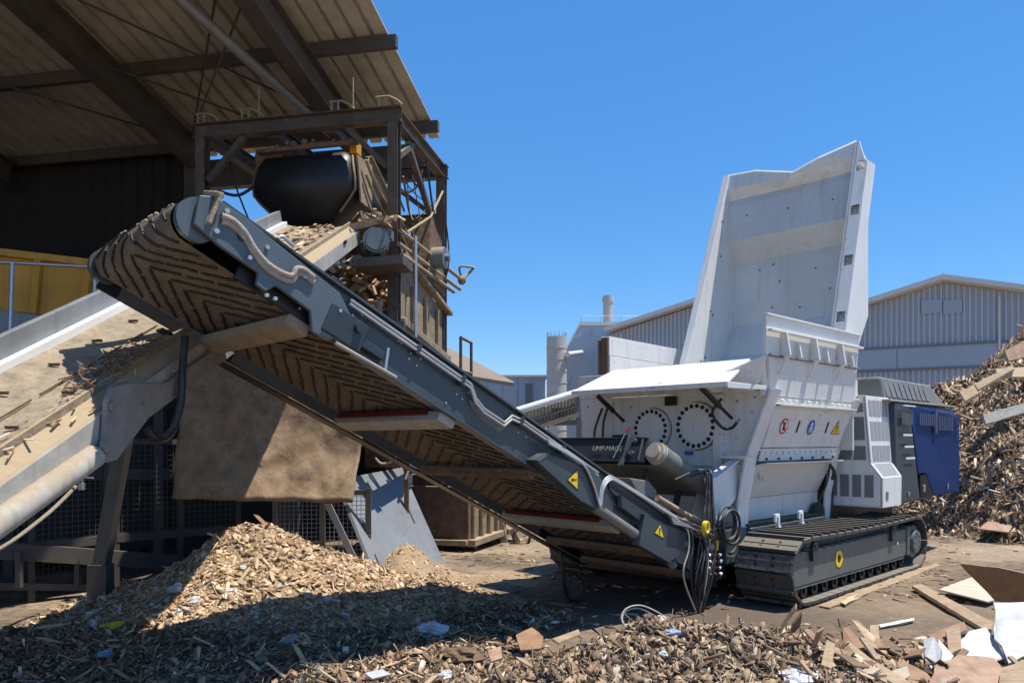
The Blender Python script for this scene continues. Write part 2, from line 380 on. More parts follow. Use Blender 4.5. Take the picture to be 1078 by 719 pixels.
class MB:
    """collects faces in world metres, then links them as one mesh object"""

    def __init__(self):
        self.v, self.f, self.mi, self.sm = [], [], [], []

    def add(self, vs, fs, mi=0, smooth=False):
        o = len(self.v)
        self.v.extend([Vector(p) for p in vs])
        for f in fs:
            self.f.append([i + o for i in f])
            self.mi.append(mi)
            self.sm.append(smooth)
        return self

    def hexa(self, p, mi=0):
        return self.add(p, [(0, 3, 2, 1), (4, 5, 6, 7), (0, 1, 5, 4), (1, 2, 6, 5), (2, 3, 7, 6), (3, 0, 4, 7)], mi)

    def box(self, c, a, b, d, mi=0):
        """centre and three half-vectors"""
        c, a, b, d = Vector(c), Vector(a), Vector(b), Vector(d)
        return self.hexa([c - a - b - d, c + a - b - d, c + a + b - d, c - a + b - d,
                          c - a - b + d, c + a - b + d, c + a + b + d, c - a + b + d], mi)

    def mbox(self, u0, u1, w0, w1, z0, z1, mi=0):
        return self.hexa([M(u0, w0, z0), M(u1, w0, z0), M(u1, w1, z0), M(u0, w1, z0),
                          M(u0, w0, z1), M(u1, w0, z1), M(u1, w1, z1), M(u0, w1, z1)], mi)

    def cbox(self, s0, s1, w0, w1, n0, n1, mi=0):
        return self.hexa([CV(s0, w0, n0), CV(s1, w0, n0), CV(s1, w1, n0), CV(s0, w1, n0),
                          CV(s0, w0, n1), CV(s1, w0, n1), CV(s1, w1, n1), CV(s0, w1, n1)], mi)

    def wbox(self, x0, x1, y0, y1, z0, z1, mi=0):
        return self.hexa([(x0, y0, z0), (x1, y0, z0), (x1, y1, z0), (x0, y1, z0),
                          (x0, y0, z1), (x1, y0, z1), (x1, y1, z1), (x0, y1, z1)], mi)

    def beam(self, p0, p1, w, h, up=(0, 0, 1), mi=0):
        p0, p1 = Vector(p0), Vector(p1)
        d = (p1 - p0)
        x = d.normalized()
        s = x.cross(Vector(up))
        if s.length < 1e-4:
            s = x.cross(Vector((0, 1, 0)))
        s.normalize()
        t = s.cross(x).normalized()
        return self.box((p0 + p1) / 2, d / 2, s * w / 2, t * h / 2, mi)

    def ibeam(self, p0, p1, w, h, t=0.02, up=(0, 0, 1), mi=0):
        p0, p1 = Vector(p0), Vector(p1)
        x = (p1 - p0).normalized()
        s = x.cross(Vector(up)).normalized()
        n = s.cross(x).normalized()
        for k in (-1, 1):
            o = n * (h / 2 - t / 2) * k
            self.box((p0 + p1) / 2 + o, (p1 - p0) / 2, s * w / 2, n * t / 2, mi)
        self.box((p0 + p1) / 2, (p1 - p0) / 2, s * t / 2, n * (h / 2 - t - 0.0005), mi)
        return self

    def prism(self, pts, off, mi=0, mi_edge=None):
        pts = [Vector(p) for p in pts]
        off = Vector(off)
        n = len(pts)
        vs = pts + [p + off for p in pts]
        self.add(vs, [tuple(range(n))[::-1], tuple(range(n, 2 * n))], mi)
        o = len(self.v) - 2 * n
        for i in range(n):
            j = (i + 1) % n
            self.f.append([o + i, o + j, o + n + j, o + n + i])
            self.mi.append(mi if mi_edge is None else mi_edge)
            self.sm.append(False)
        return self

    def sheet(self, pts, th, mi=0):
        """a flat plate of thickness th behind the polygon"""
        a, b, c = Vector(pts[0]), Vector(pts[1]), Vector(pts[-1])
        n = (b - a).cross(c - a).normalized()
        return self.prism(pts, n * th, mi)

    def cyl(self, p0, p1, r, r1=None, n=20, mi=0, mi_cap=None, smooth=True):
        p0, p1 = Vector(p0), Vector(p1)
        r1 = r if r1 is None else r1
        x = (p1 - p0).normalized()
        s = x.orthogonal().normalized()
        t = x.cross(s)
        ring = lambda p, q: [p + (s * math.cos(k * 2 * math.pi / n) + t * math.sin(k * 2 * math.pi / n)) * q for k in range(n)]
        a, b = ring(p0, r), ring(p1, r1)
        self.add(a + b, [(k, (k + 1) % n, n + (k + 1) % n, n + k) for k in range(n)], mi, smooth)
        mc = mi if mi_cap is None else mi_cap
        self.add(a, [tuple(range(n))[::-1]], mc)
        self.add(b, [tuple(range(n))], mc)
        return self

    def tube(self, pts, r, n=8, mi=0, smooth_pts=True, sub=5):
        P = [Vector(p) for p in pts]
        if smooth_pts and len(P) > 2:
            Q = []
            for i in range(len(P) - 1):
                p0, p1, p2, p3 = P[max(i - 1, 0)], P[i], P[i + 1], P[min(i + 2, len(P) - 1)]
                for k in range(sub):
                    t = k / sub
                    Q.append(0.5 * ((2 * p1) + (p2 - p0) * t + (2 * p0 - 5 * p1 + 4 * p2 - p3) * t * t + (3 * p1 - p0 - 3 * p2 + p3) * t ** 3))
            Q.append(P[-1])
            P = Q
        s = (P[1] - P[0]).orthogonal().normalized()
        vs = []
        for i, p in enumerate(P):
            d = (P[min(i + 1, len(P) - 1)] - P[max(i - 1, 0)]).normalized()
            s = (s - d * s.dot(d))
            s = s.normalized() if s.length > 1e-6 else d.orthogonal().normalized()
            t = d.cross(s)
            vs += [p + (s * math.cos(k * 2 * math.pi / n) + t * math.sin(k * 2 * math.pi / n)) * r for k in range(n)]
        fs = []
        for i in range(len(P) - 1):
            for k in range(n):
                fs.append((i * n + k, i * n + (k + 1) % n, (i + 1) * n + (k + 1) % n, (i + 1) * n + k))
        self.add(vs, fs, mi, True)
        self.add(vs[:n], [tuple(range(n))[::-1]], mi)
        self.add(vs[-n:], [tuple(range(n))], mi)
        return self

    def ball(self, c, r, n=8, mi=0, sc=(1, 1, 1)):
        c = Vector(c)
        vs, fs = [], []
        for i in range(n + 1):
            th = math.pi * i / n
            for k in range(2 * n):
                ph = math.pi * k / n
                vs.append(c + Vector((math.sin(th) * math.cos(ph) * sc[0], math.sin(th) * math.sin(ph) * sc[1], math.cos(th) * sc[2])) * r)
        for i in range(n):
            for k in range(2 * n):
                fs.append((i * 2 * n + k, i * 2 * n + (k + 1) % (2 * n), (i + 1) * 2 * n + (k + 1) % (2 * n), (i + 1) * 2 * n + k))
        return self.add(vs, fs, mi, True)

    def build(self, name, mats, parent=None, bevel=0.0, fix=True):
        if isinstance(mats, str):
            mats = [mats]
        lo = Vector((min(p.x for p in self.v), min(p.y for p in self.v), min(p.z for p in self.v)))
        hi = Vector((max(p.x for p in self.v), max(p.y for p in self.v), max(p.z for p in self.v)))
        org = Vector(((lo.x + hi.x) / 2, (lo.y + hi.y) / 2, lo.z))
        me = bpy.data.meshes.new(name)
        me.from_pydata([tuple(p - org) for p in self.v], [], self.f)
        for m in mats:
            me.materials.append(X[m])
        me.polygons.foreach_set('material_index', self.mi)
        me.polygons.foreach_set('use_smooth', self.sm)
        if fix:
            bm = bmesh.new()
            bm.from_mesh(me)
            bmesh.ops.recalc_face_normals(bm, faces=bm.faces)
            bm.to_mesh(me)
            bm.free()
        me.update()
        o = bpy.data.objects.new(name, me)
        COL.objects.link(o)
        ORG[o.name] = org
        if parent is not None:
            o.parent = parent
            o.location = org - ORG[parent.name]
        else:
            o.location = org
        if bevel:
            bv = o.modifiers.new('bevel', 'BEVEL')
            bv.width = bevel
            bv.segments = 2
            bv.limit_method = 'ANGLE'
            bv.angle_limit = math.radians(40)
        return o


def empty(name, loc, label, cat, group=None):
    o = bpy.data.objects.new(name, None)
    COL.objects.link(o)
    o.location = loc
    o.empty_display_size = 0.3
    ORG[o.name] = Vector(loc)
    tag(o, label, cat, group)
    return o


def tag(o, label, cat, group=None, kind=None):
    o['label'] = label
    o['category'] = cat
    if group:
        o['group'] = group
    if kind:
        o['kind'] = kind
    return o


def structure(o):
    o['kind'] = 'structure'
    return o


def lettering(name, body, origin, ax, ay, size, mat, parent, depth=0.001):
    """raised letters lying in the plane of the unit vectors ax (reading direction) and ay (up)"""
    cu = bpy.data.curves.new(name, 'FONT')
    cu.body = body
    cu.size = size
    cu.extrude = depth
    cu.align_x = 'CENTER'
    cu.align_y = 'CENTER'
    cu.materials.append(X[mat])
    o = bpy.data.objects.new(name, cu)
    COL.objects.link(o)
    az = Vector(ax).cross(Vector(ay))
    R = Matrix((ax, ay, az)).transposed().to_4x4()
    dg = bpy.context.evaluated_depsgraph_get()
    me = bpy.data.meshes.new_from_object(o.evaluated_get(dg))
    bpy.data.objects.remove(o)
    o = bpy.data.objects.new(name, me)
    COL.objects.link(o)
    o.parent = parent
    o.matrix_local = Matrix.Translation(Vector(origin) - ORG[parent.name]) @ R
    return o


# ------------------------------------------------------------------ ground and heaps: heights


def g2(x, y, cx, cy, sx, sy):
    return np.exp(-((x - cx) / sx) ** 2 - ((y - cy) / sy) ** 2)


def vnoise(x, y, sc, seed=0):
    """cheap smooth value noise on arrays"""
    xs, ys = np.asarray(x) * sc + 37.7 * seed, np.asarray(y) * sc - 11.3 * seed
    xi, yi = np.floor(xs).astype(np.int64), np.floor(ys).astype(np.int64)
    fx, fy = xs - xi, ys - yi
    fx, fy = fx * fx * (3 - 2 * fx), fy * fy * (3 - 2 * fy)
    h = lambda i, j: (((i * 374761393 + j * 668265263 + seed * 974711) ^ ((i * 374761393 + j * 668265263) >> 13)) * 1274126177 & 0xffff) / 65535.0
    a, b, c, d = h(xi, yi), h(xi + 1, yi), h(xi, yi + 1), h(xi + 1, yi + 1)
    return (a * (1 - fx) + b * fx) * (1 - fy) + (c * (1 - fx) + d * fx) * fy - 0.5


def ground_h(x, y):
    x, y = np.asarray(x, float), np.asarray(y, float)
    fade = np.exp(-((np.hypot(x, y - 8) / 22) ** 4))
    return (0.05 * vnoise(x, y, 0.5, 1) + 0.025 * vnoise(x, y, 2.0, 2) + 0.012 * vnoise(x, y, 6, 3)) * fade


def chip_heap_h(x, y):
    x, y = np.asarray(x, float), np.asarray(y, float)
    sy = np.where(y < 7.7, 1.35, 1.0)
    sx = np.where(x < -2.55, 1.0, 1.18)
    r = np.sqrt(((x + 2.55) / sx) ** 2 + ((y - 7.7) / sy) ** 2)
    h = 0.74 * np.exp(-r ** 1.8 * 1.0) + 0.12 * g2(x, y, -1.0, 7.2, 1.1, 0.7)
    h = h + h * 0.30 * vnoise(x, y, 2.2, 5) + 0.07 * vnoise(x, y, 5.5, 6) * (h > 0.05) + .03 * vnoise(x, y, 12, 7) * (h > 0.05)
    return h - 0.03


def fore_h(x, y):
    """long low bank of shredded wood in front, left"""
    x, y = np.asarray(x, float), np.asarray(y, float)
    h = 0.17 * np.exp(-((y - 5.4) / 1.0) ** 2) / (1 + np.exp((x + 0.1 - 0.25 * (y - 5.3)) / 0.22)) * np.where(x < -3.2, np.exp(-((x + 3.2) / 1.6) ** 2 * np.clip((y - 5.2) * 1.5, 0, 3)), 1)
    h = h + 0.10 * g2(x, y, 0.0, 6.8, 0.6, 0.5) + 0.03 * g2(x, y, -3.6, 6.0, 1.0, 0.7)
    return h * (1 + 0.5 * vnoise(x, y, 1.8, 8)) + 0.04 * vnoise(x, y, 5, 9) * (h > 0.05) - 0.03


def front_h(x, y):
    """bank of shredded wood in front, centre and right"""
    x, y = np.asarray(x, float), np.asarray(y, float)
    h = 0.36 * g2(x, y, 0.95, 4.85, 0.62, 0.55) + 0.27 * g2(x, y, 1.75, 4.75, 0.42, 0.55) + 0.16 * g2(x, y, 0.1, 4.55, 0.6, 0.5) + 0.17 * g2(x, y, 2.35, 5.15, 0.6, 0.5) + .06 * g2(x, y, 2.9, 4.8, .8, .8)
    h = h + 0.16 * g2(x, y, 1.1, 4.2, 1.3, 0.5)
    return h * (1 + 0.4 * vnoise(x, y, 2.5, 12)) + 0.08 * vnoise(x, y, 6, 13) * (h > 0.05) + .04 * vnoise(x, y, 13, 14) * (h > .05) - 0.03


def big_h(x, y):
    """tall heap of waste wood, right"""
    x, y = np.asarray(x, float), np.asarray(y, float)
    r = np.hypot(x - 13.1, (y - 16.0))
    h = 4.9 * np.clip(1 - r / 6.6, 0, 1) ** 0.85 + 0.5 * np.clip(1 - r / 7.6, 0, 1)
    return h * (1 + 0.16 * vnoise(x, y, 0.9, 21)) + 0.25 * vnoise(x, y, 1.7, 22) * (h > 0.2) - 0.04


def heap_base(name, hf, x0, x1, y0, y1, step, mat):
    xs, ys = np.arange(x0, x1 + step, step), np.arange(y0, y1 + step, step)
    gx, gy = np.meshgrid(xs, ys)
    gz = hf(gx, gy)
    nx, ny = len(xs), len(ys)
    vs = np.stack([gx.ravel(), gy.ravel(), gz.ravel()], 1)
    i = (np.arange(ny - 1)[:, None] * nx + np.arange(nx - 1)[None, :]).ravel()
    fs = np.stack([i, i + 1, i + nx + 1, i + nx], 1)
    keep = vs[fs][:, :, 2].max(1) > -0.015
    return vs, fs[keep]


def chip_boxes(pos, L, Wd, T, yaw, pitch, roll, taper):
    """many irregular wood chips at once: (n,8,3)"""
    n = len(pos)
    sx = np.array([-1, 1, 1, -1, -1, 1, 1, -1]) * 0.5
    sy = np.array([-1, -1, 1, 1, -1, -1, 1, 1]) * 0.5
    sz = np.array([-1, -1, -1, -1, 1, 1, 1, 1]) * 0.5
    tp = np.where(sx[None, :] > 0, taper[:, None], 1.0)
    jit = RNG.uniform(-0.22, 0.22, (n, 8))
    x = (sx[None, :] + 0.5 * jit) * L[:, None]
    y = (sy[None, :] * tp + 0.5 * np.roll(jit, 3, 1)) * Wd[:, None]
    z = sz[None, :] * T[:, None]
    cr, sr = np.cos(roll)[:, None], np.sin(roll)[:, None]
    y, z = y * cr - z * sr, y * sr + z * cr
    cp, sp = np.cos(pitch)[:, None], np.sin(pitch)[:, None]
    x, z = x * cp - z * sp, x * sp + z * cp
    cy, sy_ = np.cos(yaw)[:, None], np.sin(yaw)[:, None]
    x, y = x * cy - y * sy_, x * sy_ + y * cy
    return np.stack([x + pos[:, 0:1], y + pos[:, 1:2], z + pos[:, 2:3]], 2)


CF = np.array([(0, 3, 2, 1), (4, 5, 6, 7), (0, 1, 5, 4), (1, 2, 6, 5), (2, 3, 7, 6), (3, 0, 4, 7)])


def rand_chips(hf, n, region, lmin, lmax, aspect, tilt, minh=0.0, lift=0.0):
    x0, x1, y0, y1 = region
    pts = np.zeros((0, 3))
    while len(pts) < n:
        x, y = RNG.uniform(x0, x1, n * 2), RNG.uniform(y0, y1, n * 2)
        h = hf(x, y)
        k = h > minh + RNG.uniform(0, 0.03, len(h))
        pts = np.vstack([pts, np.stack([x, y, h], 1)[k]])
        if not k.any():
            break
    pts = pts[:n]
    n = len(pts)
    e = 0.03
    gx = (hf(pts[:, 0] + e, pts[:, 1]) - hf(pts[:, 0] - e, pts[:, 1])) / (2 * e)
    gy = (hf(pts[:, 0], pts[:, 1] + e) - hf(pts[:, 0], pts[:, 1] - e)) / (2 * e)
    L = lmin * (lmax / lmin) ** (RNG.random(n) ** 1.35)
    Wd = L * RNG.uniform(aspect[0], aspect[1], n)
    T = np.minimum(Wd, L) * RNG.uniform(0.05, 0.24, n)
    yaw = RNG.uniform(0, 2 * np.pi, n)
    slope = np.arctan(np.clip(gx * np.cos(yaw) + gy * np.sin(yaw), -1.5, 1.5))
    roll_s = np.arctan(np.clip(-gx * np.sin(yaw) + gy * np.cos(yaw), -1.5, 1.5))
    pitch = slope + RNG.normal(0, tilt, n)
    roll = roll_s + RNG.normal(0, tilt * 1.2, n)
    pts[:, 2] += T * 0.4 + lift + np.abs(np.sin(pitch - slope)) * L * 0.3
    return chip_boxes(pts, L, Wd, T, yaw, pitch, roll, RNG.uniform(0.25, 1.1, n))


def mass(name, parts, mats, label, cat):
    """parts: list of (verts, faces, material index) joined in one loose-material object"""
    V, Fc, MI, o = [], [], [], 0
    for v, f, mi in parts:
        V.append(v)
        Fc.append(f + o)
        MI.append(np.full(len(f), mi))
        o += len(v)
    V, Fc, MI = np.vstack(V), np.vstack(Fc), np.concatenate(MI)
    me = bpy.data.meshes.new(name)
    me.vertices.add(len(V))
    me.vertices.foreach_set('co', V.astype(np.float32).ravel())
    me.loops.add(len(Fc) * 4)
    me.loops.foreach_set('vertex_index', Fc.astype(np.int32).ravel())
    me.polygons.add(len(Fc))
    me.polygons.foreach_set('loop_start', np.arange(0, len(Fc) * 4, 4, dtype=np.int32))
    me.polygons.foreach_set('loop_total', np.full(len(Fc), 4, dtype=np.int32))
    me.polygons.foreach_set('material_index', MI.astype(np.int32))
    for m in mats:
        me.materials.append(X[m])
    me.update(calc_edges=True)
    me.validate()
    ob = bpy.data.objects.new(name, me)
    COL.objects.link(ob)
    tag(ob, label, cat, kind='stuff')
    return ob


def chipset(c):
    n = len(c)
    return c.reshape(-1, 3), (CF[None] + (np.arange(n) * 8)[:, None, None]).reshape(-1, 4)


# ------------------------------------------------------------------ the ground
def make_ground():
    near = np.concatenate([np.arange(-12, 14, 0.14)])
    xs = np.concatenate([[-1500, -600, -250, -100, -50, -30, -20, -15], near, [15, 18, 22, 30, 50, 100, 250, 600, 1500]])
    ys = np.concatenate([[-300, -100, -40, -15, -5, 0, 2], np.arange(3, 19, 0.14), [20, 22, 25, 30, 40, 60, 100, 200, 500, 1000, 2200]])
    gx, gy = np.meshgrid(xs, ys)
    gz = ground_h(gx, gy)
    nx, ny = len(xs), len(ys)
    i = (np.arange(ny - 1)[:, None] * nx + np.arange(nx - 1)[None, :]).ravel()
    fs = np.stack([i, i + 1, i + nx + 1, i + nx], 1)
    me = bpy.data.meshes.new('ground')
    me.from_pydata(np.stack([gx.ravel(), gy.ravel(), gz.ravel()], 1).tolist(), [], fs.tolist())
    me.materials.append(X['soil'])
    me.polygons.foreach_set('use_smooth', [True] * len(fs))
    me.update()
    o = bpy.data.objects.new('ground', me)
    COL.objects.link(o)
    structure(o)


make_ground()

# ------------------------------------------------------------------ far buildings
HN = Vector((0.496, 0.868, 0)).normalized()
HA = Vector((0.868, -0.496, 0)).normalized()
HD = Vector((20.6, 45, 0)).dot(HN)


def HW(px, py, back=0.0):
    a, b = (px - PX_CX) / PX_F, (PX_HY - py) / PX_F
    t = HD / (HN.x * a + HN.y)
    return Vector((a * t, t, EYE + b * t)) + HN * back


def corrugated(mb, p_of, xs, lo, hi, depth, nrm, mi=0):
    """upright corrugated sheet: positions xs along, lo/hi heights as functions"""
    vs, fs = [], []
    for k, x in enumerate(xs):
        q = p_of(x) + nrm * (depth if (k // 2) % 2 else 0.0)
        vs += [Vector((q.x, q.y, lo(x))), Vector((q.x, q.y, hi(x)))]
    for k in range(len(xs) - 1):
        fs.append((2 * k, 2 * k + 2, 2 * k + 3, 2 * k + 1))
    mb.add(vs, fs, mi)


def make_hall():
    # positions along the gable wall measured from the foot of the photographed left eave
    base = HW(640, 465)
    sx = lambda p: (p - base).dot(HA)
    at = lambda s: base + HA * s
    eL, aL, va, aR, eR = sx(HW(640, 352)), sx(HW(776, 308)), sx(HW(866, 338)), sx(HW(993, 298)), sx(HW(1092, 315))
    zs = [HW(640, 352).z, HW(776, 308).z, HW(866, 338).z, HW(993, 298).z, HW(1092, 315).z]
    eR = aR + (aR - va)
    zs[4] = zs[2]
    S = [eL, aL, va, aR, eR]
    top = lambda s: float(np.interp(s, S, zs))
    root = empty('industrial_hall', at((S[0] + S[-1]) / 2) - Vector((0, 0, EYE)), 'long pale corrugated hall with low twin gables behind the shredder', 'hall')
    root.location.z = 0
    ORG[root.name] = Vector(root.location)
    zb0, zb1 = HW(905, 391).z, HW(905, 368).z
    xs, s = [], S[0]
    while s < S[-1]:
        xs += [s, s + 0.11, s + 0.14, s + 0.25]
        s += 0.28
    xs = [x for x in xs if x < S[-1]]
    for a, b_, nm in ((-0.1, zb0, 'wall'), (zb1, None, 'gable_cladding')):
        m = MB()
        corrugated(m, at, xs, lambda x: a, (lambda x: top(x)) if b_ is None else (lambda x: b_), 0.10, HN)
        m.build(nm, ['hall'], root)
    m = MB()
    pts = [at(S[0]), at(S[-1])]
    for p in pts:
        p.z = 0
    m.hexa([pts[0] + Vector((0, 0, zb0)) - HN * 0.06, pts[1] + Vector((0, 0, zb0)) - HN * 0.06, pts[1] + Vector((0, 0, zb0)) + HN * 0.2, pts[0] + Vector((0, 0, zb0)) + HN * 0.2,
            pts[0] + Vector((0, 0, zb1)) - HN * 0.06, pts[1] + Vector((0, 0, zb1)) - HN * 0.06, pts[1] + Vector((0, 0, zb1)) + HN * 0.2, pts[0] + Vector((0, 0, zb1)) + HN * 0.2])
    m.build('wall_band', ['hallband'], root)
    m = MB()
    for i in range(4):
        p, q = at(S[i]), at(S[i + 1])
        p.z, q.z = zs[i] + 0.1, zs[i + 1] + 0.1
        o = -HN * 0.7
        m.hexa([p + o, q + o, q + HN * 40, p + HN * 40, p + o + Vector((0, 0, .28)), q + o + Vector((0, 0, .28)), q + HN * 40 + Vector((0, 0, .28)), p + HN * 40 + Vector((0, 0, .28))])
    m.build('roof', ['trim'], root)
    m = MB()
    p = at(S[0])
    m.hexa([Vector((p.x, p.y, 0)), Vector((p.x, p.y, 0)) + HA * .2, Vector((p.x, p.y, 0)) + HA * .2 + HN * 39, Vector((p.x, p.y, 0)) + HN * 39,
            Vector((p.x, p.y, zs[0])), Vector((p.x, p.y, zs[0])) + HA * .2, Vector((p.x, p.y, zs[0])) + HA * .2 + HN * 39, Vector((p.x, p.y, zs[0])) + HN * 39])
    m.build('side_wall', ['hallband'], root)
    for px in (655, 868, 1052):
        m = MB()
        p = HW(px, 400, -.12)
        t_ = top(sx(HW(px, 400)))
        m.cyl((p.x, p.y, 0), (p.x, p.y, t_ - .3), .06, n=8)
        m.build('downpipe', ['trim'], root)
    m = MB()
    for zz in (zb0, zb1):
        a_, b2 = at(S[0]), at(S[-1])
        m.beam(Vector((a_.x, a_.y, zz)) - HN * .09, Vector((b2.x, b2.y, zz)) - HN * .09, .05, .12)
    m.build('flashing_strip', ['cowl'], root)
    m = MB()
    for s_ in np.arange(S[0] + 6, S[-1], 6.0):
        p = at(s_)
        m.beam(Vector((p.x, p.y, zb0 + .1)) - HN * .065, Vector((p.x, p.y, zb1 - .1)) - HN * .065, .04, .02, HN)
    m.build('panel_joint', ['cowl'], root)
    for x0, x1 in ((970, 991), (993, 1013)):
        m = MB()
        m.prism([HW(x0, 316, -.04), HW(x1, 315, -.04), HW(x1, 329, -.04), HW(x0, 331, -.04)], HN * 0.05)
        m.build('skylight_panel', ['hallband'], root)
    m = MB()
    p = HW(993, 297)
    m.cyl(p, p + Vector((0, 0, .5)), .03, n=6)
    m.build('lightning_rod', ['galv'], root)


make_hall()


def make_far():
    r = empty('plant_building', W(660, 465, 62) * 1.0, 'flat roofed pale grey plant block under the small chimney', 'building')
    r.location.z = 0
    ORG[r.name] = Vector(r.location)
    z = W(612, 343, 62).z
    x0, x1 = W(612, 0, 62).x, W(730, 0, 62).x
    m = MB()
    m.wbox(x0, x1, 62, 80, -0.1, z)
    m.build('wall', ['block'], r)
    m = MB()
    for x in np.arange(x0 + 0.8, x1, 1.3):
        m.wbox(x, x + .06, 61.93, 61.995, 0, z - .3)
    m.build('cladding_joint', ['hallband'], r)
    m = MB()
    m.wbox(x0 - .1, x1 + .1, 61.8, 80.1, z + .003, z + .3)
    m.build('parapet', ['trim'], r)
    m = MB()
    for x in np.arange(x0, x1, 1.6):
        m.cyl((x, 62, z + .3), (x, 62, z + .8), .03, n=5)
    m.cyl((x0, 62, z + .8), (x1, 62, z + .8), .03, n=5)
    m.build('roof_railing', ['galv'], r)
    m = MB()
    c = W(640, 340, 66)
    m.cyl((c.x, 66, z - 1), (c.x, 66, W(0, 318, 66).z), .42, n=20)
    m.cyl((c.x, 66, W(0, 318, 66).z), (c.x, 66, W(0, 313, 66).z), .5, n=20)
    m.cyl((c.x, 66, W(0, 313, 66).z), (c.x, 66, W(0, 311.5, 66).z), .36, n=20)
    tag(m.build('chimney_stack', ['paleplate']), 'short round pale metal chimney rising above the plant block', 'chimney')
    # silo
    r = empty('silo', (W(586, 0, 52).x, 52, 0), 'tall weathered round concrete silo left of the plant block', 'silo')
    c, rad = W(586, 465, 52), 52 * 10.5 / 800
    zt = W(0, 355, 52).z
    m = MB()
    m.cyl((c.x, 52, -.1), (c.x, 52, zt), rad, n=32)
    m.build('shell', ['concrete'], r)
    for k in range(10):
        m = MB()
        zz = zt * (k + 1) / 11
        m.cyl((c.x, 52, zz), (c.x, 52, zz + .05), rad + .03, n=32)
        m.build('hoop', ['concrete'], r)
    m = MB()
    for k in range(14):
        a = k * 2 * math.pi / 14
        p = Vector((c.x + math.cos(a) * rad * .95, 52 + math.sin(a) * rad * .95, zt))
        m.cyl(p, p + Vector((0, 0, .32)), .025, n=5)
    m.build('top_railing', ['galv'], r)
    # vaulted tank house
    m = MB()
    x0, x1 = W(595, 0, 58).x, W(612.5, 0, 58).x
    zt, zs = W(0, 354, 58).z, W(0, 380, 58).z
    pts = [Vector((x0, 58, -.1)), Vector((x1 + 3, 58, -.1)), Vector((x1 + 3, 58, zt))]
    for k in range(9):
        a = math.pi / 2 * k / 8
        pts.append(Vector((x1 - (x1 - x0) * math.sin(a), 58, zs + (zt - zs) * math.cos(a))))
    m.prism(pts, (0, 3, 0))
    o = m.build('vaulted_shed', ['hallband'])
    tag(o, 'dark grey shed with a rounded roof between silo and plant block', 'shed')
    m = MB()
    p, q = W(597, 373, 51.2), W(612, 371, 57.9)
    m.cyl(p, q, .18, n=10)
    tag(m.build('link_pipe', ['trim']), 'white horizontal pipe joining silo and plant block', 'pipe')
    # distant warehouse left
    r = empty('distant_warehouse', (W(545, 0, 70).x, 70, 0), 'low pale blue grey warehouse far beyond the conveyor tail', 'warehouse')
    m = MB()
    x0, x1 = W(470, 0, 70).x, W(574, 0, 70).x
    m.wbox(x0, x1, 70, 90, -.1, W(0, 397, 70).z)
    m.build('wall', ['block'], r)
    m = MB()
    m.wbox(x0 - .2, x1 + .2, 69.8, 90.2, W(0, 397, 70).z + .003, W(0, 396, 70).z + .1)
    m.build('roof_edge', ['trim'], r)
    m = MB()
    for x in np.arange(x0 + .9, x1, 1.4):
        m.wbox(x, x + .05, 69.93, 69.995, 0, W(0, 399, 70).z)
    m.build('cladding_joint', ['hallband'], r)
    m = MB()
    m.wbox(W(553, 0, 70).x, W(560, 0, 70).x, 69.9, 69.99, 2, W(0, 404, 70).z)
    m.build('door_recess', ['cowl'], r)
    # brown canopy
    r = empty('brown_canopy', (W(490, 0, 26).x, 26, 0), 'brown sloping canopy roof beyond the steel tower', 'canopy')
    m = MB()
    a, b_ = W(440, 345, 24), W(541, 404, 28)
    c, d = W(541, 408, 28.3), W(440, 412, 24)
    m.prism([W(436, 350, 30), W(541, 405, 30), W(541, 407, 24), W(436, 390, 24)], (0, 0, .12))
    m.build('roof_sheet', ['browncanopy'], r)
    m = MB()
    for x in (450, 518):
        p = W(x, 407, 29)
        m.wbox(p.x - .12, p.x + .12, 28.9, 29.1, -.1, p.z - .2)
    m.build('post', ['hallband'], r)
    m = MB()
    m.wbox(W(430, 0, 30).x, W(512, 0, 30).x, 30.2, 30.4, -.1, W(0, 412, 30).z)
    m.build('back_wall', ['block'], r)


make_far()


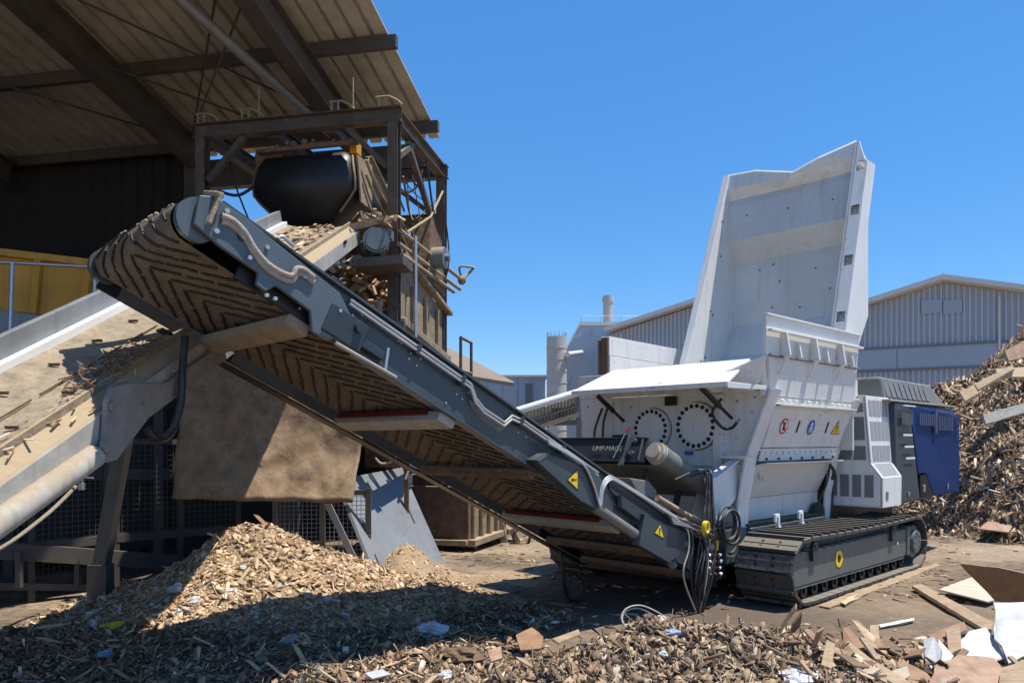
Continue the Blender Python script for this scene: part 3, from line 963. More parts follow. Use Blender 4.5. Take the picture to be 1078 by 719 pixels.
def make_gallery():
    """inclined covered belt gallery behind the shredder"""
    r = empty('belt_gallery', (W(585, 0, 17).x, 17, 0), 'sloping covered belt gallery with white top pipe behind the magnet', 'gallery')
    Y = 17.0
    up, lo = W(612, 412, Y), W(530, 437, Y - .4)
    m = MB()
    m.tube([lo, up], .085, n=12, smooth_pts=False)
    m.build('top_pipe', ['signwhite'], r)
    m = MB()
    for k in range(24):
        t = k / 23
        p = lo.lerp(up, t)
        m.beam(p - Vector((0, 0, .08)), p - Vector((0, 0, .5)), .035, .035, (0, 1, 0))
    m.beam(lo - Vector((0, 0, .5)), up - Vector((0, 0, .5)), .08, .1)
    m.beam(lo - Vector((0, .02, .3)), up - Vector((0, .02, .3)), .03, .04)
    m.build('side_rib', ['dusty'], r)
    m = MB()
    m.hexa([lo + Vector((0, .12, -.45)), up + Vector((0, .12, -.45)), up + Vector((0, .9, -.45)), lo + Vector((0, .9, -.45)),
            lo + Vector((0, .12, -.1)), up + Vector((0, .12, -.1)), up + Vector((0, .9, -.1)), lo + Vector((0, .9, -.1))])
    m.build('casing', ['paleplate'], r)
    m = MB()
    for px in (572, 609, 626):
        p = W(px, 465, Y)
        m.beam((p.x, Y, -.05), (p.x, Y, W(0, 418, Y).z), .1, .1, (0, 1, 0))
    for py in (432, 445):
        m.beam(W(572, py, Y), W(640, py, Y), .07, .12)
    m.beam(W(575, 450, Y), W(606, 424, Y), .05, .05)
    m.build('support_frame', ['cowl'], r)
    m = MB()
    a, b_ = W(611, 437, Y + .3), W(624, 470, Y + .3)
    m.wbox(a.x, b_.x, Y + .3, Y + .8, 0, a.z)
    m.build('cabinet', ['block'], r)
    # hanging tag sign
    s = empty('notice_board', W(625.5, 432, 15.5), 'small white notice with a round symbol below the canopy edge', 'sign')
    m = MB()
    a, b_ = W(621.5, 419.5, 15.5), W(630.5, 432, 15.5)
    m.wbox(a.x, b_.x, 15.5, 15.52, b_.z, a.z)
    m.build('board', ['signwhite'], s)
    m = MB()
    c = W(626, 423.5, 15.49)
    for k in range(20):
        t0, t1 = k * 2 * math.pi / 20, (k + 1) * 2 * math.pi / 20
        f = lambda t, q: c + Vector((math.cos(t) * q, 0, math.sin(t) * q))
        m.add([f(t0, .055), f(t1, .055), f(t1, .075), f(t0, .075)], [(0, 1, 2, 3)])
    m.build('round_symbol', ['signred'], s)
    m = MB()
    for py, hw in ((428, .07), (430.2, .06)):
        c = W(626, py, 15.49)
        m.box(c, (hw, 0, 0), (0, .002, 0), (0, 0, .008))
    m.build('text_line', ['signblack'], s)
    m = MB()
    p = W(626, 432, 15.56)
    m.cyl((p.x, 15.56, -.05), (p.x, 15.56, p.z + .1), .03, n=8)
    m.build('post', ['galv'], s)


make_gallery()

# ------------------------------------------------------------------ open shed on the left
SA, SB = Vector((0.196, 0.98, 0)), Vector((-0.98, 0.196, 0))     # shed and tower axes: away, left
RC = W(455, 132, 12)                                             # far right corner of the roof


def R(a, b, dz=0.0):
    return RC - SA * a + SB * b + Vector((0, 0, 0.186 * a + dz))


def make_shed():
    r = empty('open_shed', (R(0, 4).x, R(0, 4).y, 0), 'open fronted dark shed with brown corrugated roof over the left side', 'shed')
    m = MB()
    vs, fs = [], []
    bs, b = [], -0.02
    while b < 12.5:
        bs += [(b, 0), (b + .175, 0), (b + .19, .075), (b + .235, .075)]
        b += .25
    for bb, dz in bs:
        vs += [R(-.35, bb, dz), R(15, bb, dz), R(-.35, bb, dz + .02), R(15, bb, dz + .02)]
    for k in range(len(bs) - 1):
        i = 4 * k
        fs += [(i, i + 4, i + 5, i + 1), (i + 2, i + 3, i + 7, i + 6), (i, i + 2, i + 6, i + 4)]
    fs.append((0, 1, 3, 2))
    m.add(vs, fs)
    m.build('roof', ['roof'], r, fix=False)
    for a in (0.12, 2.0, 3.9, 5.8, 7.7, 9.6):
        m = MB()
        m.beam(R(a, -.14, -.10), R(a, 12.4, -.10), .09, .17)
        m.build('purlin', ['roofbeam'], r, .006)
    for b in (1.12, 3.9, 7.6, 11):
        m = MB()
        m.ibeam(R(0.25, b, -.40), R(14, b, -.40), .22, .42, .025)
        m.build('rafter', ['roofbeam'], r)
    m = MB()
    m.cyl(R(1.0, 1.25, -.62), R(6.5, 2.6, -.5), .07, n=12)
    m.build('brace_pipe', ['greyplate'], r)
    m = MB()
    for p, q in ((R(.5, 1.1, -.25), R(4.0, 3.9, -.22)), (R(.5, 3.9, -.25), R(4.0, 1.1, -.22)), (R(3.8, 3.9, -.25), R(7.5, 7.6, -.22)),
                 (R(.6, 3.9, -.28), R(3.8, 7.6, -.25)), (R(.4, 1.9, -.3), R(2.4, 3.9, -.3))):
        m.cyl(p, q, .016, n=6)
    m.build('tie_rod', ['roofbeam'], r)
    m = MB()
    p = W(207, 128, 10.6)
    q = W(256, 2, 9.2)
    m.cyl(p, q + (q - p) * .3, .014, n=6)
    m.build('hanging_rod', ['roofbeam'], r)
    for b in (4.0, 11):
        m = MB()
        p = R(.25, b, -.3)
        m.ibeam((p.x, p.y, -.1), (p.x, p.y, p.z), .24, .26, .02, up=SA)
        m.build('column', ['roofbeam'], r)
    m = MB()
    a, b_ = R(0, 0.1, -.25), R(0, 4.1, -.25)
    m.beam(a - Vector((0, 0, .28)), b_ - Vector((0, 0, .28)), .16, .46)
    m.build('eave_beam', ['roofbeam'], r)
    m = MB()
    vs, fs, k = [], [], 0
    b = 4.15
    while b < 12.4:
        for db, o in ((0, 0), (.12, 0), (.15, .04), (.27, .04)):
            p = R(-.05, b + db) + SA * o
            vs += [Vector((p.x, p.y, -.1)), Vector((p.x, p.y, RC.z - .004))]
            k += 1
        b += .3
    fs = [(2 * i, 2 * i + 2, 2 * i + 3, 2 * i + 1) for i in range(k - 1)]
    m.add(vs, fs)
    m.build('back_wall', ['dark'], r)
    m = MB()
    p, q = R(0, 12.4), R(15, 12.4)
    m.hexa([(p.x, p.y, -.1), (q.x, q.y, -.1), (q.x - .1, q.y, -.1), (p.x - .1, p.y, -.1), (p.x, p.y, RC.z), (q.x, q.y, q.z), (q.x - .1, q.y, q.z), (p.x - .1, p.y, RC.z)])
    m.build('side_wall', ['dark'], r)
    m = MB()
    a, b_ = R(-.3, .5), R(-.3, 4.1)
    m.hexa([(a.x, a.y, -.1), (b_.x, b_.y, -.1), (b_.x, b_.y + .1, -.1), (a.x, a.y + .1, -.1), (a.x, a.y, 3.3), (b_.x, b_.y, 3.3), (b_.x, b_.y + .1, 3.3), (a.x, a.y + .1, 3.3)])
    m.build('low_dark_screen', ['dark'], r)  # dark sheet added to black out the bright yard under the curtain
    h = empty('shade_blocker_hull', (-4.9, 9.6, 0), 'added shade-making machine hull standing in the shed behind the wire fences', 'blocker')  # hull added to darken the space behind the fences
    m = MB()
    m.hexa([(-7.6, 8.6, .25), (-2.75, 10.1, .25), (-2.75, 11.2, .25), (-7.6, 10.2, .25), (-7.6, 8.6, 2.1), (-2.75, 10.1, 2.4), (-2.75, 11.2, 2.4), (-7.6, 10.2, 2.1)])
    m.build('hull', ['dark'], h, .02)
    for t in (.02, .34, .66, .98):
        p = Vector((-7.6, 8.6, 0)).lerp(Vector((-2.75, 10.1, 0)), t)
        m = MB()
        m.beam((p.x, p.y - .08, -.05), (p.x, p.y - .08, 2.1), .12, .12, (0, 1, 0))
        m.build('upright', ['roofbeam'], h)
    m = MB()
    m.beam((-7.6, 8.5, 1.2), (-2.75, 10.0, 1.2), .1, .14)
    m.build('belt_rail', ['roofbeam'], h)


make_shed()

# ------------------------------------------------------------------ steel tower
N0 = W(415, 113, 9.5)


def T(a, b, z):
    p = N0 + SA * a + SB * b
    return Vector((p.x, p.y, z))


TH = N0.z
TA_, TB_ = 2.06, 2.66


def make_tower():
    r = empty('steel_tower', T(1, 1.3, 0), 'dusty open steel tower frame around the black drum', 'tower')
    for a, b in ((0, 0), (0, TB_), (TA_, 0), (TA_, TB_)):
        m = MB()
        p = T(a, b, 0)
        zf = 1.72 if (a, b) == (0, 0) else -.08
        m.ibeam((p.x, p.y, zf), (p.x, p.y, TH - .2), .13, .14, .014, up=SA)
        m.box((p.x, p.y, zf + .1), SA * .14, SB * .14, (0, 0, .02))
        m.build('post', ['steel_dirty'], r)
    for (a, b), (c, d), z in (((0, -.1), (0, TB_ + .1), TH - .1), ((TA_, -.1), (TA_, TB_ + .1), TH - .1), ((.08, 0), (TA_ - .08, 0), TH - .1), ((.08, TB_), (TA_ - .08, TB_), TH - .1),
                              ((.08, .9), (TA_ - .08, .9), TH - .12), ((.08, 1.7), (TA_ - .08, 1.7), TH - .12), ((TA_, 0.08), (TA_, TB_ - .08), 4.95)):
        m = MB()
        m.ibeam(T(a, b, z), T(c, d, z), .14, .19, .014)
        m.build('top_beam', ['steel_dirty'], r)
    m = MB()
    m.ibeam(T(0, -.1, 1.62), T(0, TB_ + .05, 1.62), .14, .18, .014)
    m.ibeam(T(.08, 0, 1.62), T(TA_ - .08, 0, 1.62), .14, .18, .014)
    m.build('lower_beam', ['steel_dirty'], r)
    for p, q in ((T(0, .08, TH - .75), T(0, .62, TH - .22)), (T(0, TB_ - .08, TH - .75), T(0, TB_ - .6, TH - .22)), (T(.08, 0, TH - .6), T(.7, 0, TH - .2)), (T(TA_ - .05, 0, TH - 1.25), T(.5, .0, TH - .25)),
                 (T(TA_, .07, TH - .8), T(TA_, .8, TH - .22))):
        m = MB()
        m.beam(p, q, .07, .07)
        m.build('knee_brace', ['steel_dirty'], r)
    m = MB()
    m.beam(T(0.05, TB_ + .1, TH - .95), T(0.35, .95, TH - 2.0), .05, .05)
    m.build('slanted_bar', ['rust'], r)
    # stubs and loops of bent bar above the top beams
    for b in (.12, .75, 2.0, TB_ - .02):
        m = MB()
        m.cyl(T(0, b, TH), T(0, b, TH + .14), .016, n=6)
        m.cyl(T(0, b + .09, TH), T(0, b + .09, TH + .14), .016, n=6)
        m.tube([T(0, b + .12, TH + .14), T(0, b - .05, TH + .14), T(0, b - .16, TH + .08), T(0, b - .22, TH + .02)], .016, n=6, smooth_pts=False)
        m.build('bar_loop', ['dusty'], r)
    for b in (.55, 1.85):
        m = MB()
        m.cyl(T(0, b, TH), T(0, b, TH + .42), .014, n=6)
        m.build('upright_rod', ['dusty'], r)
    m = MB()
    for k in range(9):
        m.ball(T(.05, .6 + .13 * k + random.uniform(-.03, .03), TH - .34 + random.uniform(-.03, .03)), random.uniform(.025, .05), 5)
    m.beam(T(.05, .5, TH - .38), T(.05, 1.9, TH - .40), .06, .05)
    m.build('dirty_cable_tray', ['rust'], r)
    # pipe rails on the side that faces right
    for dz, o in ((0, 0), (-.16, .02), (-.30, -.02)):
        m = MB()
        m.cyl(T(-.12, -.12 + o, 4.2 + dz), T(2.75 - .5 * (dz < -.2), -.12 + o, 4.2 + dz), .028, n=10)
        m.build('side_rail', ['dusty'], r)
    m = MB()
    m.ball(T(2.8, -.12, 4.2), .07, 5, sc=(1, 1, 1.2))
    m.tube([T(2.75, -.12, 4.2), T(2.95, -.18, 4.32), T(2.9, -.3, 4.42)], .022, n=6)
    m.tube([T(2.8, -.12, 4.22), T(2.75, -.1, 4.40), T(2.85, -.3, 4.40)], .018, n=6)
    m.build('broken_rail_end', ['dusty'], r)
    m = MB()
    m.cyl(T(.35, -.16, 2.3), T(.35, -.16, 4.25), .024, n=10)
    m.build('rail_post', ['galv'], r)
    m = MB()
    m.tube([T(.15, -.12, 4.25), T(1.2, -.1, 4.75), T(1.95, -.05, 5.35)], .018, n=6, smooth_pts=False)
    m.build('slanted_rod', ['dusty'], r)
    for pts, q in (([T(1.0, -.1, 5.5), T(1.3, -.1, 4.9), T(1.75, -.1, 4.4), T(2.0, -.1, 4.0)], .016), ([T(1.9, -.1, 5.0), T(1.9, -.16, 4.5), T(1.75, -.2, 4.2), T(1.9, -.1, 4.0)], .012),
                   ([T(.1, 1.9, 5.0), T(.1, 2.2, 4.85), T(.1, 2.5, 4.93)], .02), ([T(.1, 2.4, 5.6), T(.1, 2.25, 5.0), T(.1, 2.0, 4.4)], .013)):
        m = MB()
        m.tube(pts, q, n=6)
        m.build('hanging_cable', ['hose'], r)
    rr = random.Random(21)
    for k in range(11):
        m = MB()
        a0, a1 = rr.uniform(0, 2), rr.uniform(0, 2)
        z0, z1 = rr.uniform(4.2, 5.5), rr.uniform(4.0, 5.5)
        b0, b1 = rr.uniform(-.1, .35), rr.uniform(-.15, .3)
        m.tube([T(a0, b0, z0), T((a0 + a1) / 2, (b0 + b1) / 2, (z0 + z1) / 2 - rr.uniform(0, .15)), T(a1, b1, z1)], rr.choice((.008, .012, .016)), n=6)
        m.build('loose_rod', [rr.choice(('dusty', 'rust', 'hose', 'steel_dirty'))], r)
    # dusty side hopper sheets
    m = MB()
    m.prism([T(.12, -.03, 2.6), T(2.15, -.03, 2.3), T(2.15, -.03, 3.55), T(.12, -.03, 3.95)], SB * .04)
    for a in (.55, 1.1, 1.65):
        m.beam(T(a, -.06, 2.6), T(a, -.06, 3.7 - .1 * a), .05, .05, SA)
    m.beam(T(.1, -.08, 3.97), T(2.25, -.08, 3.56), .1, .06)
    m.beam(T(.1, -.08, 3.12), T(2.2, -.08, 2.86), .06, .09)
    m.build('side_hopper', ['dusty'], r, .008)
    m = MB()
    m.prism([T(.5, .12, 2.4), T(.5, 1.0, 2.6), T(.5, 1.0, 3.5), T(.5, .12, 4.0)], SA * .8)
    m.beam(T(.45, .62, 2.5), T(.45, .62, 3.9), .08, .08, SA)
    m.beam(T(.45, .1, 3.3), T(.45, .95, 2.9), .07, .06)
    m.beam(T(.45, .15, 2.8), T(.45, .95, 3.4), .05, .05)
    m.build('inner_chute', ['rust'], r)
    for a in (2.35, 3.1):
        pass
    m = MB()
    m.prism([T(1.0, -.12, 3.85), T(1.9, -.12, 3.75), T(1.75, -.12, 4.45), T(1.2, -.12, 4.75)], SB * .3)
    m.build('guard_cover', ['rust'], r, .01)
    m = MB()
    m.cyl(T(1.25, -.3, 4.18), T(1.25, -.05, 4.18), .15, n=18)
    m.cyl(T(1.25, -.36, 4.18), T(1.25, -.3, 4.18), .05, n=10)
    m.build('side_motor', ['motor'], r)
    m = MB()
    p = T(2.3, -.2, 0)
    for a in (2.25, 2.9):
        m.cyl(T(a, -.25, 2.0), T(a, -.25, 3.2), .024, n=8)
    m.cyl(T(2.25, -.25, 3.2), T(2.9, -.25, 3.2), .024, n=8)
    m.cyl(T(2.25, -.25, 2.7), T(2.9, -.25, 2.7), .024, n=8)
    m.prism([T(1.9, -.4, 2.05), T(3.0, -.4, 2.05), T(3.0, .3, 2.05), T(1.9, .3, 2.05)], (0, 0, .05))
    m.build('landing_rail', ['steel_dirty'], r)


make_tower()


def lump_cluster(c, ext, n, size, seed):
    rr = random.Random(seed)
    m = MB()
    for k in range(n):
        p = Vector(c) + Vector((rr.gauss(0, ext[0]), rr.gauss(0, ext[1]), rr.gauss(0, ext[2])))
        d = Vector((rr.gauss(0, 1), rr.gauss(0, 1), rr.gauss(0, .6))).normalized()
        e = d.orthogonal().normalized()
        g = d.cross(e)
        L = size * rr.uniform(.4, 1.6)
        m.box(p, d * L, e * L * rr.uniform(.15, .6), g * L * rr.uniform(.08, .35))
    return m


def make_tower_debris():
    for c, ext, n, sz, sd, lab in ((W(399, 233, 9.25), (.13, .12, .035), 60, .05, 3, 'clump of wood debris piled on the motor cover in the tower'),
                                   (W(368, 300, 10.1), (.22, .25, .25), 170, .07, 5, 'tangle of wood debris caught inside the tower below the motor'),
                                   (W(395, 325, 9.9), (.2, .2, .18), 110, .06, 8, 'wood debris stuck behind the near tower post')):
        o = lump_cluster(c, ext, n, sz, sd).build('stuck_debris', ['shreds'])
        tag(o, lab, 'debris', kind='stuff')


make_tower_debris()


def make_drum_conveyor():
    """black drum head of the upper belt inside the tower"""
    r = empty('drum_conveyor', T(.9, 1.4, 4.2), 'black belt drum with brown end plates hanging inside the steel tower', 'conveyor')
    c = W(332, 200, 10.2)
    L2 = .68
    P = lambda a, b, z: c + SA * a + SB * b + Vector((0, 0, z))
    prof = [(.0 + .46 * math.cos(t), -.02 + .40 * math.sin(t)) for t in np.linspace(math.pi * .62, math.pi * 1.72, 14)] + [(.62, -.25), (.70, .1), (.5, .38)]
    rings = [(.40, .60, -.20, .45), (.33, .63, -.36, .52), (.20, .665, -.43, .58), (.0, .70, -.45, .60), (-.14, .70, -.43, .60), (-.24, .62, -.41, .56), (-.40, .46, -.36, .5), (-.56, .30, -.28, .42)]
    m = MB()
    vs, fs = [], []
    for z, hw, a0, a1 in rings:
        q = .10
        vs += [P(a0, -hw + q, z), P(a0, hw - q, z), P(a0 + q, hw, z), P(a1, hw, z), P(a1, -hw, z), P(a0 + q, -hw, z)]
    for i in range(len(rings) - 1):
        for k in range(6):
            fs.append((6 * i + k, 6 * i + (k + 1) % 6, 6 * i + 6 + (k + 1) % 6, 6 * i + 6 + k))
    fs += [tuple(range(6)), tuple(range(6 * len(rings) - 6, 6 * len(rings)))]
    m.add(vs, fs)
    m.sm = [True] * (len(m.f) - 2) + [False] * 2
    m.build('drum_cover', ['black'], r, 0)
    for sgn in (-1, 1):
        m = MB()
        pts = [P(a0 + .10, sgn * (hw + .012), z) for z, hw, a0, a1 in rings[1:7]]
        m.tube(pts, .018, n=6, smooth_pts=False)
        m.build('dusty_rim', ['dusty' if sgn < 0 else 'rust'], r)
        m = MB()
        m.box(P(-.2, sgn * .66, .42), SA * .08, SB * .05, (0, 0, .08))
        m.build('bearing_bracket', ['yellow'], r, .01)
    m = MB()
    m.cyl(P(-.18, .30, .36), P(-.18, .70, .36), .15, n=20)
    m.build('end_cap', ['rust'], r)
    m = MB()
    m.prism([P(-.30, -.70, .30), P(.2, -.70, .34), (P(.1, -.74, -.30)), P(-.26, -.74, -.30)], SB * -.03)
    m.build('worn_side_plate', ['dusty'], r, .008)
    m = MB()
    m.beam(P(-.20, -L2, .365), P(-.20, L2, .35), .03, .04)
    m.build('top_lip', ['dusty'], r)
    for b in (-.62, .5):
        m = MB()
        m.ibeam(P(.3, b, .45), P(2.6, b - .2, -1.0), .1, .2, .015)
        m.build('frame_rail', ['dusty'], r)
    m = MB()
    m.hexa([P(.5, -.5, .35), P(.5, .45, .35), P(2.6, .25, -1.05), P(2.6, -.7, -1.05), P(.5, -.5, .39), P(.5, .45, .39), P(2.6, .25, -1.01), P(2.6, -.7, -1.01)])
    m.build('belt', ['belt'], r)
    m = MB()
    for dz in (.02, -.16):
        m.tube([P(-.2, -.8, .25 + dz), P(.1, -.84, -.02 + dz), P(.5, -.86, -.18 + dz), P(.9, -.86, -.5 + dz)], .02, n=6)
    m.build('dusty_cable', ['dusty'], r)


make_drum_conveyor()

# ------------------------------------------------------------------ infeed belt conveyor, left
ID = Vector((0.076, 1, 0.475)).normalized()
IL = Vector((-1, 0.076, 0)).normalized()
INN = IL.cross(ID).normalized()
if INN.z < 0:
    INN = -INN
IE = Vector((-2.25, 5.3, 2.36))


def I(s, x, n):
    return IE + ID * s + IL * x + INN * n


def IP(px, py, x):
    """photo pixel on the conveyor's side plane at offset x"""
    d = Vector(((px - PX_CX) / PX_F, 1, (PX_HY - py) / PX_F))
    o = Vector((0, 0, EYE))
    q = IE + IL * x
    return o + d * ((q - o).dot(IL) / d.dot(IL))


IW = .78


def make_infeed():
    r = empty('infeed_conveyor', (I(-1, .4, 0).x, I(-1, .4, 0).y, 0), 'pale dusty belt conveyor climbing from the left under the dark one', 'conveyor')
    bx = lambda m, s0, s1, x0, x1, n0, n1: m.hexa([I(s0, x0, n0), I(s1, x0, n0), I(s1, x1, n0), I(s0, x1, n0), I(s0, x0, n1), I(s1, x0, n1), I(s1, x1, n1), I(s0, x1, n1)])
    m = MB()
    nx = 8
    vs, fs = [], []
    ss = np.arange(-4.2, 4.5, .15)
    for s in ss:
        for k in range(nx + 1):
            x = IW * k / nx
            tr = .05 * abs(2 * k / nx - 1) ** 2.0
            vs.append(I(s, x, tr - .03 + .01 * noise.noise((s * 2, x * 4, 0))))
    for i in range(len(ss) - 1):
        for k in range(nx):
            q = i * (nx + 1) + k
            fs.append((q, q + 1, q + nx + 2, q + nx + 1))
    m.add(vs, fs, 0, True)
    # moulded cleats of the belt
    for s in np.arange(-4, 4.4, .48):
        for x0, x1 in ((.08, .3), (.46, .7)):
            m.box(I(s, (x0 + x1) / 2, 0.0), IL * .035, ID * .006, INN * .010, 1)
        m.box(I(s + .2, .36, -.012), ID * .20, IL * .004, INN * .006, 1)
    bx(m, -4.2, 4.5, .02, IW - .02, -.30, -.285)
    m.build('belt', ['belt_top', 'rust'], r)
    m = MB()
    bx(m, -4.3, 4.3, -.115, -.085, -.20, -.045)
    bx(m, -4.3, 4.3, -.085, -.02, -.20, -.17)
    m.build('near_side_frame', ['paleplate'], r, .006)
    m = MB()
    m.prism([I(-4.3, .015, .03), I(4.3, .015, .03), I(4.3, -.084, -.05), I(-4.3, -.084, -.05)], INN * -.02)
    bx(m, -4.3, 4.3, -.012, .006, .0, .05)
    m.build('worn_skirt', ['dusty'], r)
    m = MB()
    rr = random.Random(3)
    for k in range(60):
        sI, xo = rr.uniform(-3.4, -.6), rr.choice((rr.uniform(-.08, .02), rr.uniform(.0, .35)))
        p = I(sI, xo, .012 + max(0, -xo) * -.8 + (.03 if xo < .03 else 0))
        d = (ID * rr.gauss(.9, .4) + IL * rr.gauss(0, .35) + INN * rr.gauss(0, .08)).normalized()
        e = INN.cross(d).normalized()
        L = rr.uniform(.01, .06)
        m.box(p, d * L, e * rr.uniform(.003, .008), INN * .002)
    m.build('straw_splinters', ['chips'], r)['kind'] = 'stuff'
    m = MB()
    bx(m, -4.3, 4.3, IW + .05, IW + .10, -.25, .20)
    m.build('far_side_guard', ['greyplate'], r, .006)
    m = MB()
    bx(m, -4.3, 4.3, IW - .01, IW + .048, -.01, .07)
    m.build('white_skirt', ['signwhite'], r, .004)
    m = MB()
    pts = [IP(px, py, -.125) for px, py in ((108, 420), (114, 408), (128, 404), (172, 403), (222, 368), (238, 358), (243, 372), (152, 440), (118, 484), (107, 487), (101, 478), (105, 462))]
    m.prism(pts, IL * -.03)
    p = IP(118, 428, -.16)
    m.cyl(p, p - IL * .012, .028, n=14)
    for px, py in ((109, 470),):
        p = IP(px, py, -.16)
        m.cyl(p, p - IL * .02, .035, n=14)
    for px, py in ((151, 424), (171, 406), (183, 390), (208, 373), (225, 372)):
        p = IP(px, py, -.16)
        m.cyl(p, p - IL * .006, .011, n=8)
    m.build('bracket_plate', ['bracket'], r, .006)
    m = MB()
    m.cyl(IP(99, 480, -.13), IP(-130, 640, -.13), .062, n=18)
    m.build('support_pipe', ['paleplate'], r)
    m = MB()
    m.tube([IP(195, 355, -.17), IP(192, 390, -.2), IP(190, 425, -.2), IP(180, 455, -.2), IP(165, 462, -.18), IP(155, 452, -.16)], .025, n=8)
    m.build('rubber_hose', ['hose'], r)
    for s in np.arange(-3.8, 4.2, .9):
        m = MB()
        m.cyl(I(s, 0, -.12), I(s, IW, -.12), .05, n=12)
        m.build('carrier_roller', ['rust'], r)
    for s in (4.3,):
        m = MB()
        for x in (IW + .07,):
            p = I(s, x, -.26)
            m.beam(p, (p.x, p.y, -.05), .09, .09, (0, 1, 0))
        m.beam(I(s, -.06, -.3), I(s, IW + .07, -.3), .08, .08)
        m.build('support_leg', ['roofbeam'], r)
    m = MB()
    for s in np.arange(2.2, 4.3, .02):
        if random.random() < .6:
            p = I(s, random.uniform(.05, .7), random.uniform(.0, .04))
            m.box(p, ID * random.uniform(.02, .09), IL * random.uniform(.01, .03), INN * .006)
    m.build('carried_chips', ['chips'], r)['kind'] = 'stuff'
    m = MB()
    rr = random.Random(12)
    for k in range(260):
        px, py = rr.gauss(138, 20), rr.gauss(402, 7)
        py += (px - 135) * -.42
        xo = rr.uniform(-.08, .20)
        p = IP(px, py, -.02)
        sI = (p - IE).dot(ID)
        p = I(sI, xo, .035 + abs(rr.gauss(0, .035)) + (.03 if xo < .03 else 0))
        d = (ID * rr.gauss(0, 1) + IL * rr.gauss(0, 1) + INN * rr.gauss(0, .5)).normalized()
        e = d.orthogonal().normalized()
        L = rr.uniform(.008, .034)
        m.box(p, d * L, e * L * rr.uniform(.1, .3), d.cross(e) * L * .08)
    m.build('caught_shreds', ['wood_dark'], r)['kind'] = 'stuff'
    # gear motor on the head
    m = MB()
    c = W(396, 253, 9.05)
    ax = Vector((.18, -1, .02)).normalized()
    m.cyl(c + ax * .02, c - ax * .30, .155, n=24)
    m.cyl(c + ax * .05, c + ax * .02, .125, n=24)
    for k in range(10):
        a = k * 2 * math.pi / 10
        o = Vector((math.cos(a), 0, math.sin(a)))
        m.box(c - ax * .14 + o * .16, ax * .12, o * .012, o.cross(ax) * .008)
    m.box(c - ax * .15 + Vector((.14, 0, .1)), (.06, 0, 0), (0, .09, 0), (0, 0, .06))
    m.build('gear_motor', ['motor'], r, .006)
    m = MB()
    m.prism([W(372, 272, 9.0), W(424, 268, 9.0), W(424, 277, 9.0), W(372, 281, 9.0)], (.05, .5, 0))
    m.build('motor_shelf', ['roofbeam'], r)
    m = MB()
    m.prism([W(367, 236, 9.1), W(402, 228, 9.1), W(406, 234, 9.1), W(370, 243, 9.1)], (.05, .5, .03))
    m.build('motor_cover', ['dusty'], r)
    m = MB()
    m.box(I(3.6, -.125, -.06), ID * .05, INN * .02, IL * .004)
    m.build('worn_marking', ['signblack'], r)


make_infeed()


def make_curtain():
    m = MB()
    nx, nz = 44, 34
    vs, fs = [], []
    tl, tr, bl, br = W(205, 333, 8.5), W(397, 343, 8.5), W(178, 525, 7.8), W(372, 529, 7.8)
    for side in (0, 1):
        for j in range(nz + 1):
            for i in range(nx + 1):
                a, b = i / nx, j / nz
                p = (tl * (1 - a) + tr * a) * (1 - b) + (bl * (1 - a) + br * a) * b
                d = .09 * noise.noise((a * 3, b * 2.2, 1)) + .05 * noise.noise((a * 7 + b * 3, b * 6, 4)) + .02 * noise.noise((a * 16, b * 13, 7)) + .02 * math.sin(a * 9 + b * 2)
                crease = .03 * math.exp(-((a - .35 - .5 * (b - .55)) / .03) ** 2) * (1 if .45 < b < .8 else 0)
                vs.append(p + Vector((.01 * noise.noise((b * 9, side * 0, 2)), d * (0.3 + b) - crease + side * .012, .012 * noise.noise((a * 8, 3, 3)) * b)))
    k = (nx + 1) * (nz + 1)
    for side in (0, 1):
        for j in range(nz):
            for i in range(nx):
                q = side * k + j * (nx + 1) + i
                fs.append((q, q + 1, q + nx + 2, q + nx + 1))
    for i in range(nx):
        q = nz * (nx + 1) + i
        fs.append((q, q + 1, q + 1 + k, q + k))
        fs.append((i, i + 1, i + 1 + k, i + k))
    for j in range(nz):
        for e in (0, nx):
            q = j * (nx + 1) + e
            fs.append((q, q + nx + 1, q + nx + 1 + k, q + k))
    m.add(vs, fs, 0, True)
    tag(m.build('rubber_curtain', ['curtain']), 'large dusty brown rubber curtain hanging above the wood chip heap', 'curtain')
    m = MB()
    m.beam(tl + Vector((-.2, .08, .02)), tr + Vector((.3, .08, .02)), .08, .08)
    for p in (tl, tr):
        m.beam(p + Vector((0, .1, 0)), p + Vector((0, .14, .3)), .05, .05, (0, 1, 0))
    tag(m.build('curtain_beam', ['roofbeam']), 'dark steel bar carrying the brown curtain below the conveyor', 'beam')


make_curtain()


def wire_panel(name, p0, p1, z0, z1, step, label, frame='roofbeam', lean=0.0, wire='roofbeam'):
    p0, p1 = Vector(p0), Vector(p1)
    p0.z = p1.z = 0
    d = p1 - p0
    L = d.length
    d.normalize()
    n = Vector((-d.y, d.x, 0))
    r = empty(name, (p0 + p1) / 2, label, 'fence')
    m = MB()
    at = lambda t, z: p0 + d * t + Vector((0, 0, z)) + n * lean * (z - z0)
    t = 0.0
    while t <= L:
        m.beam(at(t, z0), at(t, z1), .007, .007, d)
        t += step
    z = z0
    while z <= z1:
        m.beam(at(0, z) + n * .008, at(L, z) + n * .008, .007, .007)
        z += step
    m.build('wire_mesh', [wire], r, fix=False)
    m = MB()
    m.beam(at(0, z0), at(L, z0), .07, .09)
    m.beam(at(0, z1), at(L, z1), .05, .06)
    for t in (0, L / 2, L):
        m.beam(at(t, -z0 * 0 - .05), at(t, z1 + .05), .06, .06, d)
    m.build('frame', [frame], r)
    return r


